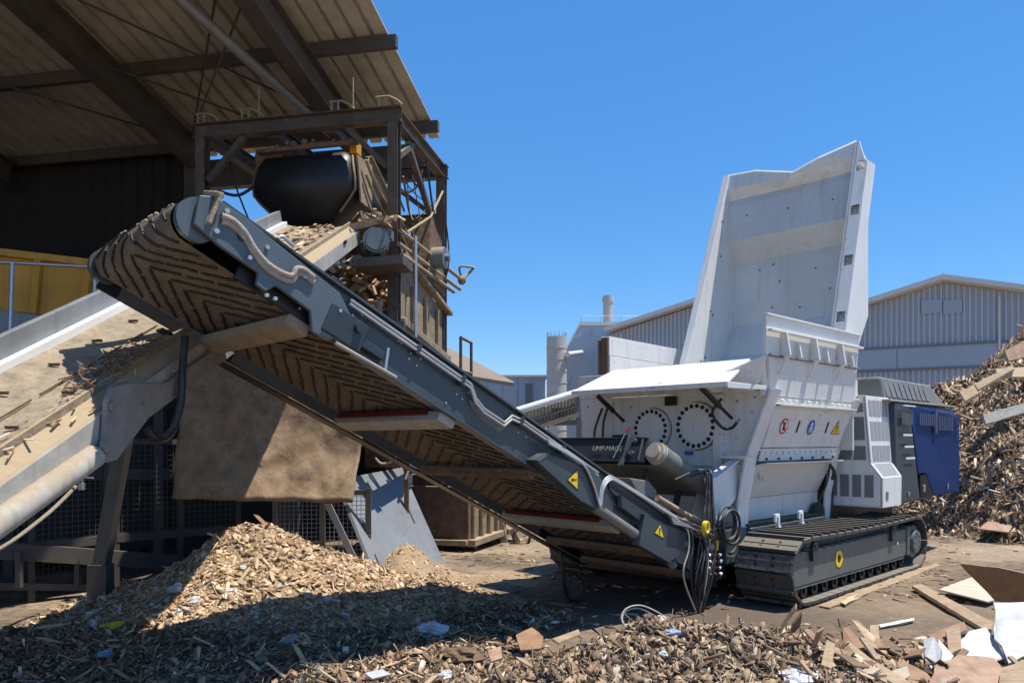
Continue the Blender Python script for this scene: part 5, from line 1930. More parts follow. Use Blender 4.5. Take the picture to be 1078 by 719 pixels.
def build_lid():
    # raised tray: floor profile (u, z), far cheek, near cheek with pocketed flange, bent top lip
    WN, WF = 3.80, 5.60
    fp = [(9.05, 2.36), (9.62, 2.80), (9.86, 3.25), (9.93, 4.15), (9.70, 4.42), (9.76, 4.92), (9.80, 5.02)]
    m = MB()
    for (u0, z0), (u1, z1) in zip(fp[:-1], fp[1:]):
        m.prism([M(u0, WN, z0), M(u0, WF, z0), M(u1, WF, z1), M(u1, WN, z1)], MU * .05)
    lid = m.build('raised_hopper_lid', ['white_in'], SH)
    m = MB()
    m.prism([M(8.60, WF, 2.49), M(9.77, WF, 5.38), M(10.0, WF, 5.1), M(10.0, WF, 3.2), M(9.7, WF, 2.6), M(9.40, WF, 2.37)], MW * .04)
    m.prism([M(8.58, WF - .02, 2.48), M(9.755, WF - .02, 5.39), M(9.80, WF - .02, 5.39), M(8.63, WF - .02, 2.48)], MW * .10)
    fc = m.build('far_cheek', ['white'], lid, .005)
    m = MB()
    c = M(8.70, WF - .04, 2.44)
    m.box(c, (M(8.5, 0, 2.30) - M(8.30, 0, 2.5)) * .62, MW * .05, (M(.1, 0, .1)) * .35)
    for uw in ((8.95, 2.64), (9.02, 2.57), (8.96, 2.54)):
        p = M(uw[0], WF - .005, uw[1])
        m.cyl(p, p - MW * .02, .018, n=8)
    m.build('hinge_pad', ['cowl'], fc, .01)
    m = MB()
    m.tube([M(9.02, WF - .02, 2.70), M(8.98, WF - .06, 2.61), M(9.06, WF - .06, 2.56), M(9.12, WF - .02, 2.62)], .012, n=6)
    m.build('lifting_eye', ['black'], fc)
    m = MB()
    for u, z in ((9.28, 3.4), (9.34, 3.35), (9.15, 2.75), (9.55, 4.2), (9.6, 4.7)):
        p = M(u, WF, z)
        m.cyl(p, p - MW * .008, .016, n=8)
    m.build('cheek_bolt', ['cowl'], fc)
    # near cheek
    q0, q1 = (8.80, 2.42), (9.70, 5.34)
    m = MB()
    m.prism([M(q0[0], WN - .04, q0[1]), M(q1[0], WN - .04, q1[1]), M(10.0, WN - .04, 5.0), M(10.0, WN - .04, 3.2), M(9.4, WN - .04, 2.42)], MW * .03)
    nc = m.build('near_cheek', ['white'], lid, .005)
    m = MB()
    f = lambda t, w, o=0.0: M(q0[0] + (q1[0] - q0[0]) * t + o, w, q0[1] + (q1[1] - q0[1]) * t)
    rail = lambda w0, w1, t0, t1, d: m.hexa([f(t0, w0), f(t0, w1), f(t1, w1), f(t1, w0), f(t0, w0, d), f(t0, w1, d), f(t1, w1, d), f(t1, w0, d)])
    rail(WN - .045, WN, 0, 1, .03)
    m.hexa([f(0, 3.62), f(0, 3.65), f(.90, 3.65), f(.90, 3.62), f(0, 3.62, .25), f(0, 3.65, .25), f(.90, 3.65, .25), f(.90, 3.62, .25)])
    last = 0.0
    PK = (.20, .44, .66, .86)
    for t in PK:
        rail(3.65, WN - .045, last, t, .02)
        last = t + .045
    m.hexa([f(last, 3.65), f(last, WN - .045), f(1, WN - .045), f(.90, 3.65), f(last, 3.65, .02), f(last, WN - .045, .02), f(1, WN - .045, .02), f(.90, 3.65, .02)])
    m.prism([f(0, 3.65, .075), f(0, WN - .045, .075), f(.97, WN - .045, .075), f(.90, 3.65, .075)], MU * .02)
    m.build('pocketed_flange', ['white'], nc, .004)
    for t in PK:
        m = MB()
        m.prism([f(t + .002, 3.655, .022), f(t + .040, 3.75, .022), f(t + .040, 3.75, .07), f(t + .002, 3.655, .07)], (f(1, 3.5) - f(0, 3.5)) * .004)
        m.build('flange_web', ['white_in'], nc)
    # top lip, bent
    floor = [M(9.81, w, 5.0) for w in (WF, 5.18, 4.80, 4.45, WN)]
    top = [M(9.77, WF, 5.38), MPU(795, 180.5, 9.70), MPU(835, 182, 9.62), MPU(862, 167, 9.62), M(9.71, WN - .01, 5.345)]
    mid = [a.lerp(b, .45) - MU * .07 for a, b in zip(floor, top)]
    m = MB()
    for k in range(4):
        m.prism([floor[k], floor[k + 1], mid[k + 1], mid[k]], Vector((.0, .03, .03)))
        m.prism([mid[k], mid[k + 1], top[k + 1], top[k]], Vector((.0, .03, .03)))
    m.build('bent_top_lip', ['white'], lid, .003)
    m = MB()
    for w, z in ((5.3, 4.75), (4.9, 3.8), (4.4, 3.9), (5.0, 3.45), (4.6, 3.4), (4.2, 3.6), (4.1, 4.7), (4.7, 4.72), (5.2, 4.0), (5.0, 4.05)):
        u = float(np.interp(z, [p[1] for p in fp], [p[0] for p in fp]))
        c = M(u, w, z)
        m.cyl(c, c - MU * .008, .014, n=8)
    m.build('floor_bolt', ['cowl'], lid)
    m = MB()
    m.prism([M(9.40, 3.7, 2.35), M(9.40, 5.5, 2.35), M(9.40, 5.5, 2.05), M(9.40, 3.7, 2.05)], MU * .1)
    m.build('hinge_beam', ['white'], lid)


build_lid()


def build_tracks():
    def unit(w0, w1, label):
        side = w0 if label else w1
        # chain path in (u, z)
        P = []
        ua, ub, r, zb, zt = 7.16, 10.30, .31, .03, .655
        for k in range(60):
            P.append((ua + (ub - ua) * k / 60, zb))
        for k in range(25):
            a = -math.pi / 2 + math.pi * k / 25
            P.append((ub + math.cos(a) * r, .343 + math.sin(a) * r))
        for k in range(60):
            t = k / 60
            P.append((ub + (ua - ub) * t, zt - .02 * math.sin(math.pi * t)))
        for k in range(25):
            a = math.pi / 2 + math.pi * k / 25
            P.append((ua + math.cos(a) * r, .343 + math.sin(a) * r))
        P = np.array(P)
        seg = np.hypot(*(np.roll(P, -1, 0) - P).T)
        acc = np.concatenate([[0], np.cumsum(seg)])
        tot = acc[-1]
        n = 42
        pos = lambda d: (float(np.interp(d % tot, acc, np.append(P[:, 0], P[0, 0]))), float(np.interp(d % tot, acc, np.append(P[:, 1], P[0, 1]))))
        m = MB()
        for k in range(n):
            d = tot * k / n
            (x0, z0), (x1, z1) = pos(d - tot / n * .46), pos(d + tot / n * .46)
            c = M((x0 + x1) / 2, (w0 + w1) / 2, (z0 + z1) / 2)
            t = MU * (x1 - x0) + MZ * (z1 - z0)
            L = t.length
            t.normalize()
            nn = MW.cross(t)
            nn = -nn if nn.dot(M((x0 + x1) / 2, 0, (z0 + z1) / 2) - M((ua + ub) / 2, 0, .343)) < 0 else nn
            nn.normalize()
            m.box(c, t * L / 2, MW * ((w1 - w0) / 2 + .012), nn * .016)
            m.box(c + nn * .030 + t * L * .40, t * .014, MW * (w1 - w0) / 2 * 1.02, nn * .015)
            m.box(c + nn * .017 - t * L * .10, t * .008, MW * (w1 - w0) / 2 * .99, nn * .006)
            m.box(c - nn * .045, t * L * .46, MW * .05, nn * .03, 1)
            for sw in (-.09, .09):
                for st in (-.25, .15):
                    q = c + MW * sw + t * L * st
                    m.cyl(q + nn * .016, q + nn * .0185, .017, n=8, mi=1)
        tr = empty('crawler_track', M(8.7, (w0 + w1) / 2, 0), '', '')
        del tr['label'], tr['category']
        tr.parent = SH
        tr.location = ORG[tr.name] - ORG[SH.name]
        m.build('track_chain', ['track', 'black'], tr, fix=True)
        s = -1 if label else 1
        wf = w0 + .06 if label else w1 - .06
        m = MB()
        prof = [(6.90, .195), (10.02, .19), (10.10, .27), (10.10, .52), (6.93, .52), (6.88, .47)]
        m.prism([M(u, wf, z) for u, z in prof], MW * (.10 * -s))
        m.prism([M(6.91, wf - .015 * -s * -1, .195), M(10.02, wf - .015 * -s * -1, .19), M(10.02, wf, .165), M(6.91, wf, .17)], MW * (.10 * -s))
        m.mbox(7.05, 10.1, w0 + .12, w1 - .12, .20, .50)
        m.mbox(7.1, 10.2, w0 + .2, w1 - .2, .50, .60)
        fr = m.build('track_frame', ['olive'], tr, .012)
        for ua_ in (7.7, 8.9):
            m = MB()
            m.mbox(ua_, ua_ + .4, w0 + .1, w1 - .1, .605, .625)
            m.build('top_support', ['black'], tr, .004)
        m = MB()
        m.mbox(7.0, 10.0, w0 + .16, w0 + .19, .04, .2)
        m.build('roller_guard', ['black'], tr)
        for k in range(13):
            m = MB()
            u = 7.1 + k * .245
            m.cyl(M(u, w0 + .11, .115), M(u, w1 - .10, .115), .07, n=16)
            m.cyl(M(u, w0 + .09, .115), M(u, w0 + .11, .115), .025, n=10)
            m.build('track_roller', ['black'], tr)
        m = MB()
        m.cyl(M(10.30, w0 + .06, .35), M(10.30, w1 - .05, .35), .20, n=24)
        m.cyl(M(10.30, w0 + .01, .35), M(10.30, w0 + .06, .35), .14, n=24)
        for k in range(8):
            a = k * 2 * math.pi / 8
            c = M(10.30 + .1 * math.cos(a), w0 + .01, .35 + .1 * math.sin(a))
            m.cyl(c, c - MW * .012, .014, n=6)
        for k in range(14):
            a = k * 2 * math.pi / 14
            c = M(10.30 + .23 * math.cos(a), (w0 + w1) / 2, .35 + .23 * math.sin(a))
            t = MU * math.cos(a) + MZ * math.sin(a)
            m.box(c, t * .04, MW * .04, t.cross(MW) * .025)
        m.mbox(10.06, 10.16, w0 + .045, w0 + .12, .2, .55)
        m.build('drive_sprocket', ['olive'], tr, .004)
        m = MB()
        m.cyl(M(7.17, w0 + .12, .343), M(7.17, w1 - .12, .343), .25, n=28)
        m.build('idler_wheel', ['black'], tr)
        if label:
            for u in (7.42, 9.55):
                m = MB()
                p = [M(u - .06, wf - .005, .42), M(u + .05, wf - .005, .42), M(u + .06, wf - .005, .55), M(u + .03, wf - .005, .61), M(u - .04, wf - .005, .61), M(u - .07, wf - .005, .55)]
                m.prism(p, -MW * .035)
                c = M(u - .005, wf - .041, .555)
                m.cyl(c, c - MW * .004, .026, n=14, mi=1)
                m.build('lifting_lug', ['slate_dark', 'black'], fr, .004)
            m = MB()
            c = MP(883, 588, wf)
            n = 28
            for k in range(n):
                t0, t1 = k * 2 * math.pi / n, (k + 1) * 2 * math.pi / n
                g = lambda t, q: c + MU * math.cos(t) * q + MZ * math.sin(t) * q - MW * .003
                m.prism([g(t0, .045), g(t1, .045), g(t1, .088), g(t0, .088)], -MW * .003)
            m.build('yellow_ring', ['safety'], fr)
            m = MB()
            m.cyl(c - MW * .001, c - MW * .003, .044, n=24)
            m.build('lashing_hole', ['black'], fr)
            m = MB()
            m.mbox(9.75, 9.79, wf - .003, wf - .0005, .36, .39)
            m.build('small_label', ['signwhite'], fr)
        return tr
    unit(3.27, 3.84, True)
    unit(5.82, 6.36, False)


build_tracks()


def build_engine():
    m = MB()
    m.mbox(10.30, 12.74, 3.56, 6.05, .90, 2.10)
    eh = m.build('engine_house', ['cowl'], SH, .02)
    m = MB()
    m.mbox(9.3, 10.4, 3.98, 5.9, .62, 2.05)
    m.mbox(9.2, 12.4, 4.3, 5.6, .5, .95)
    m.build('rear_frame', ['slate_dark'], SH, .01)
    # white grille box: upper sloping part and lower box
    pn = [(3.60, 2.16), (3.53, 1.34), (3.40, 1.17), (3.40, .81)]
    pf = [(4.05, .81), (3.92, 1.34), (3.66, 2.16)]
    m = MB()
    U = [9.47, 10.30]
    near = [[M(u, w, z) for w, z in pn] for u in (9.47, 10.02)]
    ends = [(9.47, 10.25), (9.47, 10.17), (9.47, 10.12), (9.47, 10.10)]
    outer = [M(ends[k][0], *pn[k]) for k in range(4)]
    outer2 = [M(ends[k][1], *pn[k]) for k in range(4)]
    inner = [M(9.47, 4.3, .81), M(9.47, 4.3, 2.16)]
    lo = [M(9.47, w, z) for w, z in pn + [(4.30, .81), (4.05, 1.34), (3.67, 2.16)]]
    m.prism(lo, MU * .03)
    for k in range(3):
        m.prism([outer[k], outer2[k], outer2[k + 1], outer[k + 1]], MW * .03)
    m.prism([M(9.47, 3.60, 2.16), M(10.25, 3.60, 2.16), M(10.25, 4.3, 2.18), M(9.47, 3.9, 2.18)], (0, 0, -.02))
    m.prism([M(9.47, 3.42, .81), M(10.10, 3.42, .81), M(10.10, 4.3, .81), M(9.47, 4.3, .81)], (0, 0, .02))
    m.mbox(9.55, 10.1, 3.68, 4.25, .83, 2.1)
    gb = m.build('grille_box', ['white'], SH, .006)
    # perforated insets
    k = 0
    def inset(pts, off, mat, name):
        mm = MB()
        mm.prism(pts, off)
        return mm.build(name, [mat], gb)
    def lerp2(t, s, k0):
        """near face band: t along, s down, between profile points k0 and k0+1"""
        a = outer[k0].lerp(outer2[k0], t)
        b = outer[k0 + 1].lerp(outer2[k0 + 1], t)
        return a.lerp(b, s)
    for (s0, s1) in ((.06, .30), (.38, .66), (.74, .97)):
        for j in range(5):
            t0, t1 = .10 + j * .165, .10 + j * .165 + .135
            inset([lerp2(t0, s0, 0), lerp2(t1, s0, 0), lerp2(t1, s1, 0), lerp2(t0, s1, 0)], -MW * .004, 'mesh_grey', 'perforated_panel')
    for j in range(5):
        t0, t1 = .10 + j * .165, .10 + j * .165 + .135
        inset([lerp2(t0, .05, 1), lerp2(t1, .05, 1), lerp2(t1, .9, 1), lerp2(t0, .9, 1)], -MW * .004 + MZ * .003, 'mesh_grey', 'perforated_panel')
    for j in range(4):
        w0, w1 = 3.50 + j * .145, 3.50 + j * .145 + .105
        inset([M(9.469, w0, .93), M(9.469, w1, .93), M(9.469, w1, 1.20), M(9.469, w0, 1.20)], -MU * .004, 'grille', 'perforated_panel')
    for (z0, z1, spl) in ((1.38, 1.55, 2), (1.62, 1.90, 1), (1.96, 2.07, 1)):
        wn = lambda z: float(np.interp(z, [1.34, 2.16], [3.57, 3.63]))
        wf = lambda z: float(np.interp(z, [1.34, 2.16], [3.95, 3.66]))
        for q in range(spl):
            g = lambda z, t: M(9.469, wn(z) + (wf(z) - wn(z)) * t, z)
            t0, t1 = q / spl + .03, (q + 1) / spl - .04
            inset([g(z0, t0), g(z0, t1), g(z1, t1), g(z1, t0)], -MU * .004, 'grille', 'perforated_panel')
    m = MB()
    m.prism([M(9.58, 3.397, .90), M(9.66, 3.397, .90), M(9.66, 3.397, 1.0), M(9.58, 3.397, 1.0)], -MW * .002)
    m.build('small_label', ['grille'], gb)
    # grey door then blue panel
    side = lambda u, z: M(u, 3.46 + (.05 if z > 2.0 else 0), z)
    m = MB()
    m.prism([side(10.20, 2.09), side(10.72, 2.10), side(10.98, .84), side(10.14, .84)], MW * .08)
    gd = m.build('grey_door', ['slate'], eh, .012)
    for j, z in enumerate((1.70, 1.55, 1.40)):
        m = MB()
        m.prism([M(10.33 + .05 * j, 3.457, z), M(10.66 + .05 * j, 3.457, z), M(10.66 + .05 * j, 3.457, z - .025), M(10.33 + .05 * j, 3.457, z - .025)], -MW * .006)
        m.build('white_slot', ['signwhite'], gd)
    m = MB()
    for j in range(9):
        u = 10.30 + j * .045
        m.prism([M(u, 3.458, 2.02), M(u + .022, 3.458, 2.02), M(u + .022, 3.458, 1.82), M(u, 3.458, 1.82)], -MW * .004)
    m.build('vent_slot', ['cowl'], gd)
    m = MB()
    m.mbox(10.30, 10.72, 3.43, 3.459, 2.055, 2.07)
    m.build('edge_trim', ['signwhite'], gd)
    m = MB()
    m.prism([side(10.74, 2.10), side(12.60, 2.06), side(12.72, 1.95), side(12.72, .90), side(12.66, .85), side(11.56, .85), side(11.22, 1.17), side(10.93, 1.17)], MW * .08)
    bp = m.build('blue_panel', ['blue'], eh, .02)
    m = MB()
    m.prism([side(10.99, 1.155), side(11.21, 1.155), side(11.53, .85), side(11.0, .85)], MW * .06)
    m.build('dark_recess', ['black'], bp)
    m = MB()
    c = M(11.1, 3.45, .98)
    m.mbox(11.07, 11.14, 3.44, 3.459, .93, 1.02)
    m.mbox(10.5, 10.54, 3.44, 3.459, .9, .95)
    m.mbox(12.1, 12.13, 3.44, 3.459, .92, 1.0)
    m.build('door_latch', ['galv'], bp, .004)
    m = MB()
    for j in range(8):
        u = 10.95 + j * .08
        m.prism([M(u, 3.457, 1.98), M(u + .05, 3.457, 1.98), M(u + .05, 3.457, 1.82), M(u, 3.457, 1.82)], -MW * .004)
    m.build('vent_slot', ['bluegrey'], bp)
    m = MB()
    for j in range(9):
        u = 11.72 + j * .075
        m.prism([M(u, 3.457, 1.96), M(u + .045, 3.457, 1.96), M(u + .045, 3.457, 1.76), M(u, 3.457, 1.76)], -MW * .004)
    m.build('vent_slot', ['bluegrey'], bp)
    m = MB()
    m.prism([M(11.60, 3.456, 2.06), M(12.45, 3.456, 2.02), M(12.45, 3.456, 1.985), M(11.60, 3.456, 2.02)], -MW * .008)
    m.prism([M(11.57, 3.456, 2.06), M(11.66, 3.456, 2.06), M(11.66, 3.456, 1.72), M(11.57, 3.456, 1.72)], -MW * .008)
    for z in (1.9, 1.8, 1.7):
        m.prism([M(12.52, 3.456, z), M(12.58, 3.456, z), M(12.58, 3.456, z - .03), M(12.52, 3.456, z - .03)], -MW * .008)
    m.build('pale_handle_strip', ['bluegrey'], bp)
    m = MB()
    m.prism([M(12.741, 3.56, 2.08), M(12.741, 6.0, 2.08), M(12.741, 6.0, .9), M(12.741, 3.56, .9)], MU * .04)
    m.build('rear_blue_panel', ['blue'], eh, .01)
    # cowl with dark windows
    m = MB()
    b = [(10.20, 3.62), (12.70, 3.62), (12.70, 5.9), (10.20, 5.9)]
    t = [(10.24, 3.70), (12.30, 3.74), (12.30, 5.6), (10.24, 5.6)]
    m.hexa([M(u, w, 2.112) for u, w in b] + [M(u, w, 2.44) for u, w in t])
    cw = m.build('grey_cowl', ['cowl'], eh, .03)
    for j in range(9):
        u = 10.28 + j * .19
        f = lambda uu, s: M(uu, 3.612 + .10 * s, 2.112 + .328 * s)
        m = MB()
        o = (-MW * .97 + MZ * .25) * .006
        m.prism([f(u, .2), f(u + .15, .2), f(u + .15, .82), f(u, .82)], o)
        m.build('cowl_window', ['grille'], cw)
    m = MB()
    m.mbox(10.0, 12.7, 3.50, 3.60, 2.112, 2.135)
    m.build('top_ledge', ['paleplate'], eh, .004)
    m = MB()
    m.cyl(M(11.2, 5.4, 2.4), M(11.2, 5.4, 2.62), .06, n=14)
    m.build('exhaust_stub', ['black'], eh)


build_engine()


def build_conveyor():
    S1 = 5.75
    m = MB()
    # near side plate with folded rims
    m.cbox(1.12, S1, 4.0, 4.018, -.145, .145)
    m.cbox(.10, 1.118, 4.0, 4.018, .02, .145)
    m.prism([CV(.10, 4.0, -.01), CV(.30, 4.0, .015), CV(.30, 4.0, .019), CV(.10, 4.0, .019)], MW * .018)
    m.cbox(.06, S1, 3.965, 4.05, .148, .165)
    m.cbox(1.12, S1, 3.985, 4.06, -.163, -.148)
    dc = m.build('discharge_conveyor', ['slate'], SH, .004)
    m = MB()
    m.cbox(.0, S1, 5.50, 5.518, -.16, .145)
    m.cbox(.0, S1, 5.46, 5.55, .148, .165)
    m.cbox(.45, S1, 5.40, 5.52, -.218, -.203)
    m.cbox(.30, 1.118, 4.022, 4.05, -.15, .018)
    m.build('inner_guard', ['black'], dc, .004)  # black colour stands for the shadow along the belt and under the bracket
    # belt: top run, drum wrap and return run with black chevron bars
    m = MB()
    w0, w1, r = 4.06, 5.34, .118
    prof = [(S1, .0), (.0, r - .02)]
    for k in range(1, 13):
        a = math.pi / 2 + math.pi * k / 13
        prof.append((math.cos(a) * r, math.sin(a) * r))
    prof += [(0, -r), (.5, -.125), (S1, -.125)]
    o = len(m.v)
    nW = 10
    vs = []
    for s, n in prof:
        for k in range(nW + 1):
            w = w0 + (w1 - w0) * k / nW
            vs.append(CV(s, w, n + (.02 * abs(2 * k / nW - 1) if (n > 0 and s > .3) else 0)))
    fs = []
    for i in range(len(prof) - 1):
        for k in range(nW):
            q = i * (nW + 1) + k
            fs.append((q, q + 1, q + nW + 2, q + nW + 1))
    m.add(vs, fs, 0, True)
    wc = (w0 + w1) / 2
    rr = random.Random(4)

    def nlow(s):
        return -.1355 - .0 if s >= 0 else 0
    for i in range(-8, 48):
        s0 = .06 + i * .118
        for sg in (-1, 1):
            for (t0, t1) in ((.0, .30), (.34, .62), (.66, 1.0)):
                if i < 1 and False:
                    continue
                a0 = s0 + .40 * t0 + rr.uniform(-.005, .005)
                a1 = s0 + .40 * t1 + rr.uniform(-.005, .005)
                q0, q1 = wc + sg * (.02 + .57 * t0), wc + sg * (.02 + .57 * t1)
                if a0 < -.33 or a1 > S1:
                    continue

                def on_belt(d, w, o=.005):
                    if d >= 0:
                        return CV(d, w, -.118 - .007 * min(1, d / .5) - o), CVN
                    th = 1.5 * math.pi - (-d) / .118
                    return CV(math.cos(th) * (.118 + o), w, math.sin(th) * (.118 + o)), CVD * math.cos(th) + CVN * math.sin(th)
                # worn bar split in lugs
                nl = 5
                for j in range(nl):
                    b0, b1 = a0 + (a1 - a0) * j / nl, a0 + (a1 - a0) * (j + .93) / nl
                    c0, c1 = q0 + (q1 - q0) * j / nl, q0 + (q1 - q0) * (j + .93) / nl
                    wv = rr.uniform(-.008, .008)
                    (P, nn_), (Q, _) = on_belt(b0 + wv, c0), on_belt(b1 + wv + .006, c1)
                    m.beam(P, Q, .013 + rr.uniform(-.004, .004), .011, nn_, 1)
    belt = m.build('conveyor_belt', ['belt', 'ridge'], dc, fix=False)
    m = MB()
    for k in range(16):
        a = math.pi / 2 + .75 + rr.uniform(-.15, .25)
        w = rr.uniform(w0 + .05, w1 - .03)
        c = CV(math.cos(a) * (r + .008), w, math.sin(a) * (r + .008))
        d = Vector((0, 0, -rr.uniform(.02, .07)))
        m.prism([c - MW * .015, c + MW * .018, c + d + MW * .004], -MU * .012)
        m.ball(c, rr.uniform(.008, .018), 4)
    m.build('clinging_dust_lumps', ['dusty'], dc)['kind'] = 'stuff'
    # head drum cheeks
    for w, sg in ((4.03, -1), (5.47, 1)):
        m = MB()
        c = CV(0.0, w, .0)
        m.cyl(c, c + MW * sg * .045, .116, n=36)
        m.build('drum_cheek', ['slate_light'], dc, .004)
    m = MB()
    m.cyl(CV(0, 4.05, 0), CV(0, 5.46, 0), .10, n=24)
    m.build('head_drum', ['black'], dc)
    # drive bracket
    m = MB()
    prf = [(.02, .135), (.30, .13), (.93, .02), (.98, -.10), (.80, -.155), (.72, -.245), (.66, -.155), (.60, -.105), (.52, -.175), (.46, -.105), (.22, -.105), (.10, -.035)]
    prf = [(-.06, .10), (.0, .14), (.20, .145), (.86, .10), (.98, .02), (.98, -.12), (.92, -.19), (.80, -.20), (.74, -.10), (.50, -.085), (.46, -.15), (.40, -.145), (.38, -.08), (.14, -.075), (-.02, -.05)]
    m.prism([CV(s, 3.945, n) for s, n in prf], MW * .03)
    db = m.build('drive_bracket', ['slate_light'], dc, .005)
    m = MB()
    for (s, n, r_) in ((.09, .11, .014), (.09, -.02, .014), (.36, .07, .012), (.30, -.04, .012), (.47, -.17, .011), (.52, -.16, .011), (.90, .0, .011), (.62, .05, .009)):
        c = CV(s, 3.945, n)
        m.cyl(c, c - MW * .018, r_, n=10)
    c = CV(.22, 3.945, .045)
    m.cyl(c, c - MW * .006, .030, n=20, mi=1)
    m.cyl(c - MW * .006, c - MW * .016, .016, n=12)
    m.build('bracket_bolt', ['bolt', 'black'], db)
    m = MB()
    m.beam(CV(.02, 3.93, .155), CV(.035, 3.93, -.02), .02, .06, MW)
    m.beam(CV(-.02, 4.02, .16), CV(.02, 3.9, .15), .04, .03)
    m.build('dusty_edge', ['dusty'], db, .006)
    m = MB()
    m.cbox(.84, 1.12, 3.93, 3.985, -.16, .02)
    m.cbox(1.0, 1.30, 3.95, 3.99, -.11, -.05)
    m.cyl(CV(1.05, 3.94, -.03), CV(1.05, 3.90, -.03), .03, n=12)
    m.build('drive_motor', ['slate_dark'], dc, .008)
    m = MB()
    m.cyl(CV(.95, 3.93, -.19), CV(1.42, 3.93, -.165), .012, n=8)
    m.cyl(CV(1.30, 3.95, -.02), CV(1.34, 3.95, -.16), .012, n=8)
    m.build('tension_rod', ['galv'], dc)
    # cross beams and red scraper strips under the belt
    for s, mat in ((.74, 'dusty'), (1.97, 'paleplate'), (4.02, 'paleplate')):
        m = MB()
        m.cbox(s - .075, s + .075, 4.02, 5.36, -.222, -.15)
        m.build('cross_beam', [mat], dc, .008)
        if s > 1:
            m = MB()
            m.cbox(s - .098, s - .08, 4.15, 5.3, -.185, -.15)
            m.build('scraper_strip', ['red'], dc)
    for s in (2.9, 4.7, 5.3):
        m = MB()
        m.cyl(CV(s, 4.03, -.185), CV(s, 5.38, -.185), .042, n=14)
        m.build('return_roller', ['rust'], dc)
    # bolts on the near plate, from the photo
    m = MB()
    for px, py in ((315, 325), (360, 324), (357, 331), (371, 332), (368, 338), (336, 303), (380, 332), (422, 361), (419, 359), (432, 372), (430, 378), (442, 378), (438, 385), (465, 389),
                   (469, 424), (547, 448), (545, 455), (553, 460), (538, 438), (480, 415), (486, 420), (493, 413), (501, 425)):
        c = MP(px, py, 4.0)
        m.cyl(c, c - MW * .008, .0072, n=6)
    m.build('plate_bolt', ['bolt'], dc)
    # rim pipes with a dip
    m = MB()
    for dn, dr in ((.115, 0), (.085, .01)):
        pts = [(.95, dn), (1.6, dn), (2.02, dn), (2.10, dn - .07), (2.2, dn - .10), (2.42, dn - .10), (2.47, dn - .02), (2.6, dn), (3.1, dn), (3.55, dn)]
        m.tube([CV(s, 3.972 - dr, n) for s, n in pts], .0105, n=8, smooth_pts=False)
    m.build('rim_pipe', ['galv'], dc)
    m = MB()
    for s in (1.5, 1.92, 2.55, 3.05):
        m.cbox(s, s + .03, 3.95, 4.0, .065, .135)
    m.build('pipe_clamp', ['slate_dark'], dc)
    # sleeved hoses near the head
    for k, dz in enumerate((0, .014)):
        m = MB()
        pts = [MP(x, y, 3.93 + .01 * k) + Vector((0, 0, -.03 * k)) for x, y in ((233, 227), (245, 232), (258, 245), (268, 262), (282, 278), (298, 288), (308, 290), (312, 283), (320, 284), (330, 292))]
        m.tube(pts, .017, n=10)
        m.build('sleeved_hose', ['sleeve'], dc)
    m = MB()
    m.tube([CV(.40, 3.96, .16), CV(.42, 3.96, .19), CV(.5, 3.96, .18)], .012, n=6)
    m.build('sensor_stub', ['galv'], dc)
    # guard box with warning triangle over the hydraulic cylinder
    m = MB()
    prf = [(563, 484), (574, 477), (622, 492), (640, 512), (637, 541), (612, 528)]
    m.prism([MP(x, y, 3.90) for x, y in prf], MW * .099)
    gb = m.build('cylinder_guard', ['slate'], dc, .008)
    m = MB()
    m.prism([MP(563, 483.5, 3.897), MP(573.5, 476.5, 3.897), MP(579, 477.5, 3.897), MP(568, 485.5, 3.897)], -MW * .003)
    m.build('bright_edge', ['slate_light'], gb)
    tri_sign('warning_triangle', MP(596.8, 505, 3.898), MP(608.5, 493.5, 3.898), MP(608, 516, 3.898), -MW, gb, .002)
    m = MB()
    m.cyl(MP(625, 533, 3.94), MP(668, 562, 3.96), .045, n=18)
    m.cyl(MP(668, 562, 3.96), MP(706, 592, 3.98), .024, n=14)
    m.ball(MP(708, 594, 3.97), .045, 6)
    m.build('hydraulic_cylinder', ['cowl'], dc)
    m = MB()
    prf = [(640, 497), (662, 510), (700, 536), (735, 556), (728, 578), (690, 560), (655, 530), (642, 515)]
    m.prism([MP(x, y, 3.985) for x, y in prf], MW * .012)
    m.build('tail_side_plate', ['slate'], dc, .004)
    m = MB()
    m.prism([MP(x, y, 3.93) for x, y in ((654, 521), (676, 536), (674, 548), (655, 534))], MW * .05)
    m.build('pale_cover', ['slate_light'], dc, .005)
    m = MB()
    prf = [(679, 541), (722, 560), (722, 582), (704, 592), (673, 574)]
    m.prism([MP(x, y, 3.90) for x, y in prf], MW * .08)
    tg = m.build('tail_guard', ['slate'], dc, .006)
    tri_sign('warning_triangle', MP(694.8, 551, 3.898), MP(688.6, 561, 3.898), MP(699, 567, 3.898), -MW, tg, .002)
    # pipes bent over the guard, then along the tail
    m = MB()
    for k in range(3):
        o = Vector((0, 0, -.014 * k)) - MW * .01 * k
        pts = [MP(x, y, 3.90) + o for x, y in ((576, 463), (600, 477), (614, 488), (624, 510), (630, 530), (633, 512), (640, 502), (650, 505), (690, 530), (714, 545), (726, 552))]
        m.tube(pts, .0095, n=8, sub=6)
    m.build('bent_pipe', ['galv'], dc)
    m = MB()
    for k in range(3):
        o = Vector((0, 0, -.02 * k)) - MW * .012 * k
        m.tube([MP(x, y, 3.88) + o for x, y in ((706, 546), (722, 550), (735, 556), (744, 566), (748, 585))], .012, n=8)
    m.build('tail_pipe', ['cowl'], dc)
    # deflector sheet and roller by the magnet
    m = MB()
    m.prism([MP(663, 503, 4.25), MP(683, 506, 4.25), MP(692, 517, 4.25), MP(690, 526, 4.25), MP(672, 520, 4.25)], MW * .3)
    m.build('deflector_sheet', ['cowl'], dc, .01)
    m = MB()
